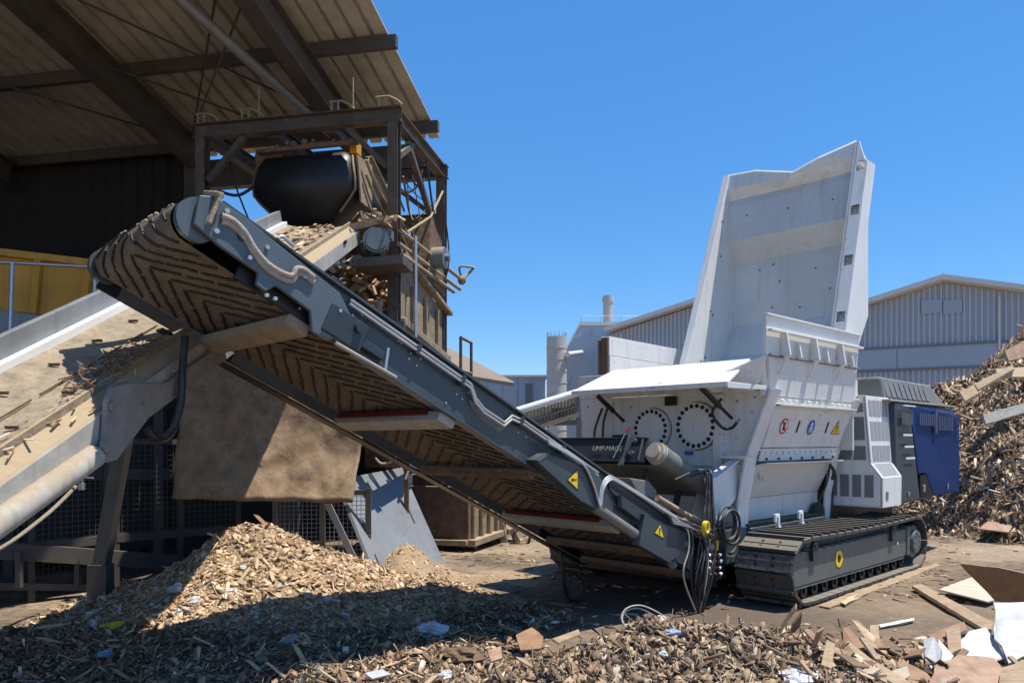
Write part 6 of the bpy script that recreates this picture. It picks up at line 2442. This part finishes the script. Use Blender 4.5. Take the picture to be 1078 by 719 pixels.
    m.cyl(MP(692, 524, 4.12), MP(736, 550, 4.12), .03, n=16)
    m.build('side_roller', ['dusty'], dc)
    m = MB()
    m.mbox(6.35, 6.75, 3.9, 4.3, .25, .75)
    m.mbox(6.4, 6.9, 4.3, 5.5, .22, .5)
    m.build('tail_box', ['black'], dc, .01)  # box coloured black for the darkness under the conveyor tail
    # rust patch plate and hoses hanging below
    m = MB()
    for k in range(3):
        c = MP(606, 612, 4.95)
        pts = [MP(590, 580, 4.95), MP(592 + k, 600, 4.95), MP(595 + 2 * k, 624 + 3 * k, 4.95), MP(606 + k, 632 + 2 * k, 4.95), MP(614 + k, 618, 4.95), MP(608 - 3 * k, 602, 4.95), MP(598, 606 + 6 * k, 4.95)]
        m.tube(pts, .010, n=8)
    m.build('hanging_hose_loop', ['hose'], dc)
    # hose bundle at the tail
    for k in range(9):
        rr2 = random.Random(k * 7 + 1)
        j = lambda q: rr2.uniform(-q, q)
        x0, x1 = 722 + k * 3.6 + j(4), 722 + k * 2.6
        pts = [MP(700 + 6 * (k % 3), 541 + 3 * (k % 3), 3.9), MP(722 + k * 2.6, 553 + k * .8 + j(3), 3.86), MP(x0 + 6, 575 + j(5), 3.84), MP(x0 + j(4) + 2, 605 + j(5), 3.82), MP(730 + k * 1.4, 638 + j(4), 3.86), MP(736 + k * .5, 648 + j(2), 3.9)]
        m = MB()
        m.tube(pts, rr2.choice((.007, .008, .010, .012)), n=8)
        m.build('hydraulic_hose', ['hose' if k % 5 else 'sleeve'], dc)
    for k, (x, y) in enumerate(((741, 480), (744, 483), (748, 481))):
        m = MB()
        m.tube([MP(x - 30 + 12 * k, 505 - 3 * k, 4.1), MP(x, y + 15, 3.95), MP(x + 2, y + 45, 3.9), MP(x - 3 + 3 * k, y + 80, 3.86), MP(x - 8 + 3 * k, 600, 3.84), MP(738, 640, 3.86)], .012, n=8)
        m.build('hydraulic_hose', ['hose'], dc)
    m = MB()
    c = MP(764, 551, 3.86)
    for k in range(3):
        q = .165 - .025 * (k == 1)
        m.tube([c + MU * math.cos(t) * q * 1.0 + MZ * math.sin(t) * q - MW * (.03 * k + .02 * t / 6) + Vector((0, 0, -.015 * k)) for t in np.linspace(-.5, 2 * math.pi - .3, 16)], .013, n=8, sub=3)
    m.build('hose_coil', ['hose'], dc)
    m = MB()
    c = MP(742, 555, 3.80)
    for k in range(2):
        m.tube([c + MU * math.cos(t) * .034 + MZ * math.sin(t) * .05 - MW * .02 * k for t in np.linspace(0, 2 * math.pi, 14)], .014, n=8, sub=2)
    m.build('yellow_hose_ring', ['safety'], dc)
    m = MB()
    for a in range(4):
        for b in range(3):
            c = MP(746 + b * 5.5 + (a % 2), 584 + a * 6.5, 3.86)
            m.cyl(c + MU * .02, c - MU * .06 - MW * .03, .016, n=10, mi=b % 2)
            m.cyl(c - MU * .06 - MW * .03, c - MU * .075 - MW * .036, .012, n=8, mi=2)
    m.build('coupling_block', ['signwhite', 'red', 'black'], dc)
    m = MB()
    m.prism([MP(747, 567, 3.87), MP(757, 569, 3.87), MP(756, 579, 3.87), MP(746, 578, 3.87)], MW * .01)
    m.build('yellow_label', ['safety'], dc)
    m = MB()
    m.mbox(6.45, 7.2, 3.92, 4.2, .42, .72)
    m.mbox(6.7, 7.12, 3.86, 3.99, .40, .47)
    m.build('hose_bracket', ['slate'], dc, .01)
    m = MB()
    c = M(6.86, 3.96, .62)
    for k in range(3):
        m.tube([c + MU * math.cos(t) * (.13 + .02 * k) + MZ * math.sin(t) * (.13 + .02 * k) - MW * .05 for t in np.linspace(-1.7, 1.2, 9)], .012, n=6)
    m.build('short_hose', ['hose'], dc)
    m = MB()
    m.prism([MP(729, 535, 4.2), MP(740, 512, 4.2), MP(746, 520, 4.2), MP(742, 560, 4.2), MP(732, 565, 4.2)], MW * .04)
    m.prism([MP(722, 545, 4.05), MP(740, 560, 4.05), MP(744, 566, 4.05), MP(716, 548, 4.05)], MW * .3)
    m.build('tail_mount', ['paleplate'], dc, .006)
    return dc


DC = build_conveyor()


def build_magnet():
    """cross belt magnet above the conveyor tail: tilted like the conveyor"""
    e1 = Vector((.0, 0, 0)) + (MU * .92 - MZ * .39).normalized()
    e3 = MW.cross(e1).normalized()
    if e3.z < 0:
        e3 = -e3
    O = M(6.02, 4.22, 1.50)
    P = lambda a, w, n: O + e1 * a + MW * w + e3 * n
    hexa = lambda m, a0, a1, w0, w1, n0, n1, mi=0: m.hexa([P(a0, w0, n0), P(a1, w0, n0), P(a1, w1, n0), P(a0, w1, n0), P(a0, w0, n1), P(a1, w0, n1), P(a1, w1, n1), P(a0, w1, n1)], mi)
    m = MB()
    hexa(m, .06, .90, .12, 1.55, -.09, .07)
    mg = m.build('overbelt_magnet', ['black'], SH, .01)
    m = MB()
    pr = []
    r = .105
    for k in range(11):
        a = math.pi * 1.5 - math.pi * k / 10
        pr.append((math.cos(a) * r, math.sin(a) * r))
    for k in range(11):
        a = math.pi / 2 - math.pi * k / 10
        pr.append((1.62 + math.cos(a) * r, math.sin(a) * r))
    vs = []
    for w, n in pr:
        vs += [P(.06, w, n), P(.94, w, n)]
    n = len(pr)
    m.add(vs, [(2 * k, 2 * ((k + 1) % n), 2 * ((k + 1) % n) + 1, 2 * k + 1) for k in range(n)], 0, True)
    m.build('magnet_belt', ['cowl'], mg)  # grey lifted for the sunlit look of the roller under it
    m = MB()
    m.cyl(P(-.02, 0, 0), P(.98, 0, 0), .10, n=24)
    m.cyl(P(-.05, 0, 0), P(-.02, 0, 0), .07, n=16)
    m.cyl(P(.98, 0, 0), P(1.06, 0, 0), .04, n=12)
    m.cyl(P(.02, 0, 0), P(.045, 0, 0), .112, n=24)
    m.cyl(P(.92, 0, 0), P(.945, 0, 0), .112, n=24)
    m.build('end_roller', ['paleplate'], mg)  # pale colour makes up for sunlight missing on the roller
    m = MB()
    hexa(m, -.03, .03, .10, 1.75, -.10, .125)
    hexa(m, -.045, .0, .10, 1.75, .126, .14)
    hexa(m, -.045, .0, .10, 1.75, -.115, -.101)
    sf = m.build('side_frame', ['slate_dark'], mg, .005)
    lettering('lettering', 'UMP-MAGS', P(-.0455, .56, .015), -MW, (e3 - e1 * e3.dot(e1)).normalized(), .075, 'paleplate', sf, .001)
    m = MB()
    hexa(m, -.034, -.031, 1.06, 1.16, -.02, .05)
    m.build('yellow_label', ['safety'], sf)
    m = MB()
    hexa(m, -.07, -.04, .30, .325, -.16, .15)
    m.beam(P(-.07, .24, .15), P(-.07, .34, -.17), .02, .025)
    m.cyl(P(-.06, .22, .09), P(-.1, .22, .09), .024, n=10)
    m.cyl(P(-.06, .22, -.04), P(-.1, .22, -.04), .024, n=10)
    hexa(m, -.05, -.03, .14, .16, -.1, .12)
    m.build('tension_bracket', ['slate_light'], sf, .004)
    m = MB()
    m.cyl(P(-.06, .36, .2), P(-.08, .42, -.10), .006, n=6)
    m.cyl(P(-.06, .34, .24), P(-.06, .36, .18), .014, n=8, mi=1)
    m.build('pull_cord', ['galv', 'signred'], sf)
    for a in (.2, .8):
        for w in (.2, 1.5):
            m = MB()
            m.beam(P(a, w, -.1), P(a, w, -.55), .05, .05, MW)
            m.build('magnet_leg', ['slate_dark'], mg)


build_magnet()

# ------------------------------------------------------------------ heaps of chips, shreds and waste wood


def make_heaps():
    # lit wood chip heap
    v, f = heap_base('b', chip_heap_h, -6.0, 1.2, 5.4, 9.8, .06, 'heapbase')
    c1 = rand_chips(chip_heap_h, 36000, (-5.0, .9, 5.5, 9.2), .008, .078, (.25, .9), .30, .0)
    c2 = rand_chips(chip_heap_h, 900, (-5.0, .3, 5.6, 8.6), .06, .17, (.05, .25), .35, .03)
    cv, cf = chipset(np.vstack([c1, c2]))
    mass('wood_chip_heap', [(v, f, 0), (cv, cf, 1)], ['heapbase', 'chips'], 'rounded heap of tan wood chips in the sun below the brown curtain', 'wood chips')
    # dark shredded bank, front left
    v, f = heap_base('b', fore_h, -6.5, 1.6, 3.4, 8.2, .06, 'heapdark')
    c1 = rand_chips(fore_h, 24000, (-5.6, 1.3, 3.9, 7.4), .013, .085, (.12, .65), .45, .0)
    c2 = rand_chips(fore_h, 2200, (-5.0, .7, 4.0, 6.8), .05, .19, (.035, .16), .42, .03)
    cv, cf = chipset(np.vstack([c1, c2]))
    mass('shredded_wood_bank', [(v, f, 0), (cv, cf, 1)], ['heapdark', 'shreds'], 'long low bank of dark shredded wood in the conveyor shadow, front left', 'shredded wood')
    # front bank, centre and right
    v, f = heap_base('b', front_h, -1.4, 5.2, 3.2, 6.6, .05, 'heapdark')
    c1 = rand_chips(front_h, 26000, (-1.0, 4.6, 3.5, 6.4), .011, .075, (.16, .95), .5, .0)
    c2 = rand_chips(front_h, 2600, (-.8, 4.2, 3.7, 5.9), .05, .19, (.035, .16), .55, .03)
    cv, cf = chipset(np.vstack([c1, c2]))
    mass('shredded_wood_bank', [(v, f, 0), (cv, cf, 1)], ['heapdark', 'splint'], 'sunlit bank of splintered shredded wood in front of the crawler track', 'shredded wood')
    # tall heap, right
    v, f = heap_base('b', big_h, 4.5, 20.5, 8.0, 24.0, .12, 'heapdark')
    c1 = rand_chips(big_h, 42000, (5.0, 13.2, 8.2, 17), .03, .22, (.06, .35), .6, .0)
    c2 = rand_chips(big_h, 1500, (5.5, 13.2, 8.4, 17), .12, .5, (.04, .3), .5, .8)
    cv, cf = chipset(np.vstack([c1, c2]))
    mass('waste_wood_heap', [(v, f, 0), (cv, cf, 1)], ['heapdark', 'shreds'], 'tall heap of broken waste wood behind the blue engine house', 'waste wood')
    # sawdust drift at the foot of the leaning plate
    def saw(x, y):
        x, y = np.asarray(x, float), np.asarray(y, float)
        return .34 * g2(x, y, -1.28, 9.25, .33, .62) * (1 + .6 * vnoise(x, y, 4, 41)) + .05 * g2(x, y, -.3, 8.9, .9, .5) + .02 * vnoise(x, y, 8, 42) - .035
    v, f = heap_base('b', saw, -2.2, 1.4, 7.9, 10.6, .04, 'sawdust')
    cv, cf = chipset(rand_chips(saw, 900, (-1.9, .8, 8.2, 10.3), .012, .07, (.2, .6), .3))
    mass('sawdust_drift', [(v, f, 0), (cv, cf, 1)], ['sawdust', 'chips'], 'drift of light sawdust over the foot of the leaning grey plate', 'sawdust')
    # litter lying on the yard
    def yard(x, y):
        return ground_h(x, y)
    n = 4200
    x, y = RNG.uniform(-1.5, 9, n), RNG.uniform(4.6, 13, n)
    cl = vnoise(x, y, .9, 51) + RNG.uniform(-.3, .3, n)
    k = cl > .12
    x, y = x[k], y[k]
    n = len(x)
    L = .015 * (10 ** RNG.random(n))
    c = chip_boxes(np.stack([x, y, ground_h(x, y) + .006], 1), L, L * RNG.uniform(.1, .5, n), np.minimum(.012, L * .3), RNG.uniform(0, 6.3, n), RNG.normal(0, .08, n), RNG.normal(0, .1, n), RNG.uniform(.3, 1.1, n))
    cv, cf = chipset(c)
    mass('yard_litter', [(cv, cf, 0)], ['shreds'], 'thin scatter of chips and splinters trodden into the dirt yard', 'litter')


make_heaps()


def slab(name, pts, th, mat, label, cat, group=None, wob=.0, bend=0.0):
    """a broken board from its corner points, with a ragged outline and real thickness"""
    P = [Vector(p) for p in pts]
    n = (P[1] - P[0]).cross(P[2] - P[0]).normalized()
    Q = []
    for i in range(len(P)):
        a, b = P[i], P[(i + 1) % len(P)]
        k = max(1, int((b - a).length / .09)) if wob else 1
        for j in range(k):
            q = a.lerp(b, j / k)
            if j:
                q = q + (b - a).cross(n).normalized() * random.uniform(-wob, wob)
            Q.append(q)
    m = MB()
    m.prism(Q, n * th, 0, 1)
    edge = {'board_brown': 'board_pink', 'board_white': 'wood_tan', 'board_pink': 'wood_tan', 'wood_tan': 'wood_pale', 'wood_dark': 'wood_tan'}.get(mat, mat)
    o = m.build(name, [mat, edge])
    tag(o, label, cat, group)
    return o


def make_boards():
    """larger pieces: corner points are (photo x, photo y, distance)"""
    pw = lambda L: [W(*p) for p in L]
    bd = [
        ('hardboard_sheet', [(1010, 593, 6.35), (1050, 597, 6.15), (1095, 606, 5.95), (1100, 640, 6.1), (1048, 633, 6.3)], .012, 'board_brown', 'large brown hardboard sheet standing on edge at the right border', 'board', .006),
        ('plywood_sheet', [(988, 620, 7.7), (1024, 607, 8.6), (1049, 631, 7.5), (1040, 633, 7.35)], .015, 'board_cream', 'cream plywood triangle lying on the dirt beside the brown sheet', 'plywood', .008),
        ('long_plank', [(960, 616, 8.2), (970, 614, 8.3), (1046, 655, 6.45), (1043, 666, 6.2)], .035, 'wood_tan', 'long weathered plank sloping down to the white board', 'plank', .004),
        ('laminated_board', [(1046, 634, 5.6), (1100, 634, 5.5), (1110, 690, 5.0), (1078, 690, 5.05), (1062, 698, 5.0), (1055, 680, 5.15), (1047, 672, 5.25)], .016, 'board_white', 'torn white laminated board propped up at the right border', 'board', .012),
        ('laminated_board', [(1008, 676, 5.3), (1020, 664, 5.45), (1038, 660, 5.5), (1050, 676, 5.3), (1060, 692, 5.1), (1040, 698, 5.1), (1010, 694, 5.15)], .014, 'board_white', 'white laminated board lying tilted below the long plank', 'board', .01),
        ('laminated_board', [(972, 672, 5.0), (983, 670, 4.95), (991, 684, 4.85), (988, 708, 4.75), (984, 711, 4.72), (974, 694, 4.85)], .012, 'board_white', 'narrow upright white board shard with a lit left face', 'board', .004),
        ('laminated_board', [(988, 672, 4.98), (1004, 690, 4.85), (988, 712, 4.73)], .012, 'board_white', 'white triangular shard turned away behind the upright one', 'board', .004),
        ('chipboard_slab', [(984, 700, 4.7), (1008, 689, 4.9), (1046, 692, 4.9), (1056, 703, 4.75), (1050, 724, 4.5), (975, 724, 4.45)], .022, 'board_pink', 'pinkish chipboard slab with dark specks at the bottom right', 'board', .012),
        ('chipboard_slab', [(1056, 702, 4.7), (1090, 690, 4.8), (1095, 728, 4.4), (1050, 728, 4.4)], .02, 'wood_tan', 'tan chipboard scrap cut by the bottom right corner', 'board', .012),
        ('fibreboard_piece', [(887, 660, 5.1), (893, 660, 5.1), (910, 680, 4.95), (914, 702, 4.78), (900, 701, 4.8), (889, 684, 4.95)], .01, 'board_brown', 'curved brown fibreboard standing upright left of the others', 'board', .004),
        ('fibreboard_piece', [(912, 677, 5.0), (938, 690, 4.9), (932, 702, 4.75), (912, 694, 4.85)], .01, 'board_brown', 'brown fibreboard leaning behind the long grey edged one', 'board', .004),
        ('fibreboard_piece', [(893, 674, 4.85), (917, 693, 4.75), (962, 720, 4.5), (930, 724, 4.45), (916, 708, 4.6)], .014, 'wood_tan', 'long grey edged fibreboard running to the bottom border', 'board', .004),
        ('fibreboard_piece', [(931, 700, 4.95), (972, 672, 5.2), (974, 676, 5.1), (940, 712, 4.75)], .012, 'board_brown', 'narrow brown strip of board rising towards the white shards', 'board', .003),
        ('fibreboard_piece', [(947, 692, 4.9), (976, 708, 4.7), (982, 716, 4.6), (938, 714, 4.65)], .014, 'board_brown', 'brown board with a pale cut edge below the narrow strip', 'board', .003),
        ('timber_block', [(995, 662, 5.25), (1010, 658, 5.25), (1012, 682, 5.05), (1000, 688, 5.0)], .05, 'wood_tan', 'short upright timber block between white boards', 'timber', .003),
        ('timber_block', [(977, 668, 5.3), (1015, 654, 5.5), (1018, 662, 5.4), (984, 680, 5.1)], .03, 'board_brown', 'brown timber offcut lying behind the upright block', 'timber', .004),
        ('plywood_strip', [(862, 637, 7.38), (905, 620, 8.18), (985, 592, 9.95), (989, 594.5, 9.8), (935, 616, 8.4), (873, 639, 7.28)], .012, 'wood_tan', 'long broken plywood strip lying beside the crawler track', 'plywood', .015),
        ('plywood_strip', [(884, 633, 7.5), (902, 624.5, 7.95), (906, 627, 7.85), (890, 636, 7.38)], .012, 'wood_pale', 'short splintered plywood strip near the track front', 'plywood', .012),
        ('long_lath', [(758, 690, 4.75), (762, 687, 4.8), (800, 668, 5.05), (801, 672, 5.0), (764, 694, 4.7)], .014, 'wood_pale', 'pale lath lying across the sunlit shredded bank', 'lath', .002),
        ('long_lath', [(756, 706, 4.6), (812, 694, 4.65), (814, 699, 4.6), (760, 713, 4.5)], .014, 'wood_dark', 'dark reddish lath below the pale one on the bank', 'lath', .003),
        ('short_board', [(581, 672, 5.4), (609, 662, 5.6), (611, 667, 5.5), (588, 676, 5.35)], .014, 'wood_tan', 'short tan board lying on the left end of the front bank', 'board', .004),
        ('white_lath', [(925, 657, 6.5), (962, 650, 6.75), (963, 652.5, 6.7), (927, 660, 6.45)], .012, 'board_white', 'thin white lath on top of the chips left of the long plank', 'lath', .002),
        ('pale_splinter_board', [(897, 652, 5.25), (904, 653, 5.2), (921, 670, 5.0), (918, 676, 4.95), (909, 669, 5.05)], .012, 'wood_pale', 'pale split board leaning above the curved fibreboard', 'board', .004),
        ('pale_splinter_board', [(916, 658, 5.3), (925, 657, 5.3), (926, 674, 5.1), (918, 676, 5.05)], .012, 'wood_tan', 'short tan board standing right of the pale split one', 'board', .004),
        ('pale_splinter_board', [(925, 672, 5.15), (933, 671, 5.2), (952, 684, 5.0), (949, 690, 4.95), (930, 680, 5.05)], .014, 'wood_dark', 'mossy dark lath slanting towards the brown strip', 'lath', .003),
        ('pale_splinter_board', [(862, 702, 4.5), (873, 697, 4.55), (878, 726, 4.3), (864, 726, 4.3)], .012, 'wood_pale', 'pale split board end standing at the bottom border', 'board', .006),
        ('brown_offcut', [(543, 668, 5.6), (560, 660, 5.8), (572, 670, 5.6), (570, 682, 5.4), (548, 684, 5.4)], .014, 'board_brown', 'brown board offcut at the left end of the front bank', 'board', .008),
        ('orange_offcut', [(513, 684, 5.2), (527, 680, 5.25), (529, 692, 5.1), (517, 696, 5.05)], .012, 'board_pink', 'orange brown chipboard offcut near the dark hole in front', 'board', .006),
        ('white_offcut', [(384, 708, 4.85), (402, 704, 4.9), (412, 709, 4.85), (392, 714, 4.8)], .012, 'film', 'flat white foam scrap on the dirt at the bottom', 'scrap', .008),
        ('grey_flat_offcut', [(1030, 556, 12.0), (1046, 545, 12.6), (1068, 548, 12.4), (1062, 560, 11.9)], .02, 'board_pink', 'flat pinkish board lying at the foot of the tall heap', 'board', .01),
        ('heap_top_plank', [(1026, 404, 13.0), (1066, 384, 13.2), (1068, 388, 13.1), (1030, 410, 12.9)], .05, 'wood_tan', 'tan plank sticking out of the tall heap crest at left', 'plank', .004),
        ('heap_top_plank', [(1048, 388, 13.2), (1090, 386, 13.2), (1092, 396, 13.1), (1052, 397, 13.1)], .05, 'wood_pale', 'pale plank lying level near the top of the tall heap', 'plank', .004),
        ('heap_top_plank', [(1058, 369, 13.6), (1092, 352, 13.8), (1094, 372, 13.6), (1062, 380, 13.5)], .06, 'board_pink', 'thick pinkish board at the very top of the tall heap', 'board', .008),
        ('heap_top_plank', [(1010, 412, 13.2), (1028, 404, 13.3), (1034, 412, 13.1), (1016, 422, 13.0)], .06, 'wood_tan', 'short brown board at the left shoulder of the tall heap', 'board', .008),
        ('heap_grey_plank', [(1035, 436, 12.8), (1078, 424, 12.8), (1080, 434, 12.7), (1038, 446, 12.7)], .04, 'wood_grey', 'grey weathered plank on the side of the tall heap', 'plank', .006),
    ]
    for nm, pts, th, mat, lab, cat, wob in bd:
        slab(nm, pw(pts), th, mat, lab, cat, None, wob)


make_boards()


def make_broken_bits():
    mats = ['board_brown', 'wood_tan', 'board_pink', 'wood_pale', 'wood_dark', 'board_brown', 'board_cream']
    for k in range(150):
        x, y = random.uniform(1.75, 3.4), random.uniform(4.4, 5.75)
        z = float(front_h(x, y))
        z = max(z, float(ground_h(x, y))) + random.uniform(.01, .06)
        L, wd = random.uniform(.07, .24), random.uniform(.03, .11)
        a, t, q = random.uniform(0, 6.3), random.gauss(0, .45), random.gauss(0, .4)
        ex = Vector((math.cos(a) * math.cos(t), math.sin(a) * math.cos(t), math.sin(t)))
        ey = Vector((-math.sin(a), math.cos(a), q)).normalized()
        c = Vector((x, y, z + abs(math.sin(t)) * L * .3))
        pts = [c - ex * L / 2 - ey * wd / 2 * random.uniform(.4, 1), c + ex * L / 2 * random.uniform(.6, 1) - ey * wd / 2, c + ex * L / 2 * random.uniform(.8, 1.2) + ey * wd / 2 * random.uniform(.2, 1), c - ex * L / 2 * random.uniform(.4, 1) + ey * wd / 2]
        slab('broken_board_bit', pts, random.uniform(.006, .014), random.choice(mats), 'broken bit of board among the larger boards at the bottom right', 'board', 'broken board bits', .006)


make_broken_bits()


def crumple(name, c, size, mat, label, cat, seed, flat=.6, nsub=3):
    """crumpled film or paper: a torn, folded shell"""
    bm = bmesh.new()
    bmesh.ops.create_icosphere(bm, subdivisions=nsub, radius=1.0)
    for v in bm.verts:
        p = v.co.copy()
        k = 1 + .55 * noise.noise(p * 1.6 + Vector((seed, 0, 0))) + .35 * abs(noise.noise(p * 4.0 + Vector((0, seed, 0))))
        v.co = Vector((p.x * size[0], p.y * size[1], p.z * size[2] * flat)) * k
    me = bpy.data.meshes.new(name)
    bm.to_mesh(me)
    bm.free()
    me.materials.append(X[mat])
    o = bpy.data.objects.new(name, me)
    COL.objects.link(o)
    o.location = c
    o.rotation_euler = (seed * .7 % .6 - .3, seed * 1.3 % .6 - .3, seed * 2.1)
    tag(o, label, cat)
    return o


def on(px, py, hf):
    """the point of a heap surface seen at a photo pixel"""
    d = Vector(((px - PX_CX) / PX_F, 1, (PX_HY - py) / PX_F))
    t = 3.6
    while t < 30:
        p = Vector((0, 0, EYE)) + d * t
        if p.z < float(max(hf(p.x, p.y), 0)):
            return p
        t += .01
    return Vector((0, 0, EYE)) + d * t


def make_scraps():
    H1 = lambda x, y: np.maximum(np.maximum(chip_heap_h(x, y), fore_h(x, y)), front_h(x, y))
    sc = [
        ('paper_scrap', (186, 622), (.075, .05, .07), 'film', 'torn white paper scrap standing on the left flank of the chip heap', 'paper', 1.3),
        ('paper_scrap', (163, 640), (.045, .04, .05), 'film', 'small crumpled white paper low on the left of the chip heap', 'paper', 2.1),
        ('plastic_scrap', (205, 633), (.05, .04, .04), 'film', 'white plastic scrap right of the torn paper on the heap', 'plastic', 3.7),
        ('plastic_scrap', (192, 645), (.05, .03, .05), 'film', 'narrow white plastic strip at the lit foot of the heap', 'plastic', 4.9),
        ('plastic_scrap', (256, 598), (.045, .04, .03), 'film', 'white plastic shred high on the front of the chip heap', 'plastic', 5.3),
        ('plastic_scrap', (345, 632), (.05, .04, .035), 'film', 'white plastic flake right of the heap middle', 'plastic', 6.2),
        ('plastic_bag', (452, 668), (.12, .09, .10), 'film', 'crumpled translucent white plastic bag in the shadow', 'plastic bag', 7.7),
        ('plastic_bag', (305, 677), (.09, .07, .06), 'film_blue', 'crumpled blue grey plastic bag in the shadowed bank', 'plastic bag', 8.4),
        ('plastic_scrap', (363, 648), (.045, .04, .03), 'film', 'pale plastic scrap at the shadow edge below the heap', 'plastic', 9.1),
        ('yellow_wrapper', (115, 662), (.085, .06, .05), 'paper_yellow', 'bright yellow torn wrapper on the dark bank at left', 'wrapper', 10.6),
        ('plastic_scrap', (98, 660), (.07, .03, .06), 'film', 'pale plastic strip left of the yellow wrapper', 'plastic', 11.5),
        ('plastic_scrap', (110, 690), (.06, .05, .04), 'film_blue', 'dark blue plastic scrap below the yellow wrapper', 'plastic', 12.2),
        ('plastic_scrap', (545, 692), (.04, .03, .03), 'film_blue', 'turquoise grey plastic shred at the left end of the front bank', 'plastic', 13.1),
        ('plastic_scrap', (706, 668), (.05, .04, .035), 'film_blue', 'blue plastic shred near the foot of the hose bundle', 'plastic', 14.9),
        ('plastic_scrap', (700, 690), (.03, .03, .03), 'film', 'small white plastic shred in the middle of the front bank', 'plastic', 15.2),
        ('plastic_sheet', (838, 712), (.11, .07, .04), 'film', 'crumpled white plastic sheet at the bottom border', 'plastic', 16.4),
        ('plastic_scrap', (793, 670), (.035, .03, .02), 'film', 'white plastic flake right of the pale lath', 'plastic', 17.7),
        ('foam_lump', (470, 712), (.06, .05, .04), 'film', 'white foam lump on the dirt at the bottom middle', 'foam', 18.3),
        ('dark_rubble_lump', (487, 694), (.12, .09, .09), 'wood_dark', 'dark root like lump in front of the shadowed bank', 'lump', 19.2),
    ]
    for nm, (px, py), sz, mat, lab, cat, sd in sc:
        crumple(nm, on(px, py, H1) + Vector((0, 0, sz[2] * .3)), sz, mat, lab, cat, sd)
    # wires and cables on the ground
    m = MB()
    b = on(672, 668, H1)
    wv = lambda L: [W(*p) for p in L]
    m.tube(wv([(700, 655, 5.5), (686, 646, 5.5), (672, 640, 5.5), (659, 643, 5.45), (655, 652, 5.4), (662, 662, 5.35), (672, 668, 5.3)]), .006, n=6)
    m.tube(wv([(704, 652, 5.5), (690, 643, 5.5), (674, 637, 5.5), (660, 640, 5.45), (654, 650, 5.4), (660, 664, 5.35)]), .006, n=6)
    tag(m.build('cable_loop', ['wire']), 'loop of thin pale cable rising from the sunlit front bank', 'cable')
    # larger splinters on each bank, one object each
    protos = []
    for k in range(8):
        L, wd, th = random.uniform(.12, .24), random.uniform(.014, .04), random.uniform(.006, .014)
        m = MB()
        pts = [(-L / 2, -wd / 2 * random.uniform(.2, .8), 0), (-L * .2, -wd / 2, 0), (L * .3, -wd / 2 * random.uniform(.7, 1), 0), (L / 2, random.uniform(-.3, .3) * wd, 0), (L * .25, wd / 2, 0), (-L * .3, wd / 2 * random.uniform(.6, 1), 0)]
        m.prism(pts, (0, 0, th))
        o = m.build('wood_splinter', [('wood_tan', 'wood_pale', 'wood_dark', 'board_brown')[k % 4]])
        o.location = (0, 0, 0)
        protos.append(o)
    used = set()
    zones = [(chip_heap_h, (-4.6, -.3, 6.0, 8.0), 60, 'loose wood splinter lying on the sunlit chip heap', 'splinters on the chip heap'),
             (fore_h, (-3.6, .4, 4.3, 6.2), 80, 'loose wood splinter lying on the shadowed shredded bank', 'splinters on the shadowed bank'),
             (front_h, (-.3, 3.0, 4.2, 5.6), 110, 'loose wood splinter lying on the sunlit front bank', 'splinters on the front bank')]
    for hf, (x0, x1, y0, y1), n, lab, grp in zones:
        k = 0
        while k < n:
            x, y = random.uniform(x0, x1), random.uniform(y0, y1)
            h = float(hf(x, y))
            if h < .04:
                continue
            i = random.randrange(8)
            if i in used:
                o = protos[i].copy()
                COL.objects.link(o)
            else:
                used.add(i)
                o = protos[i]
            o.location = (x, y, h + .025)
            o.rotation_euler = (random.gauss(0, .4), random.gauss(0, .45), random.uniform(0, 6.28))
            s_ = random.uniform(.6, 1.25)
            o.scale = (s_, s_, s_)
            tag(o, lab, 'splinter', grp)
            k += 1


make_scraps()
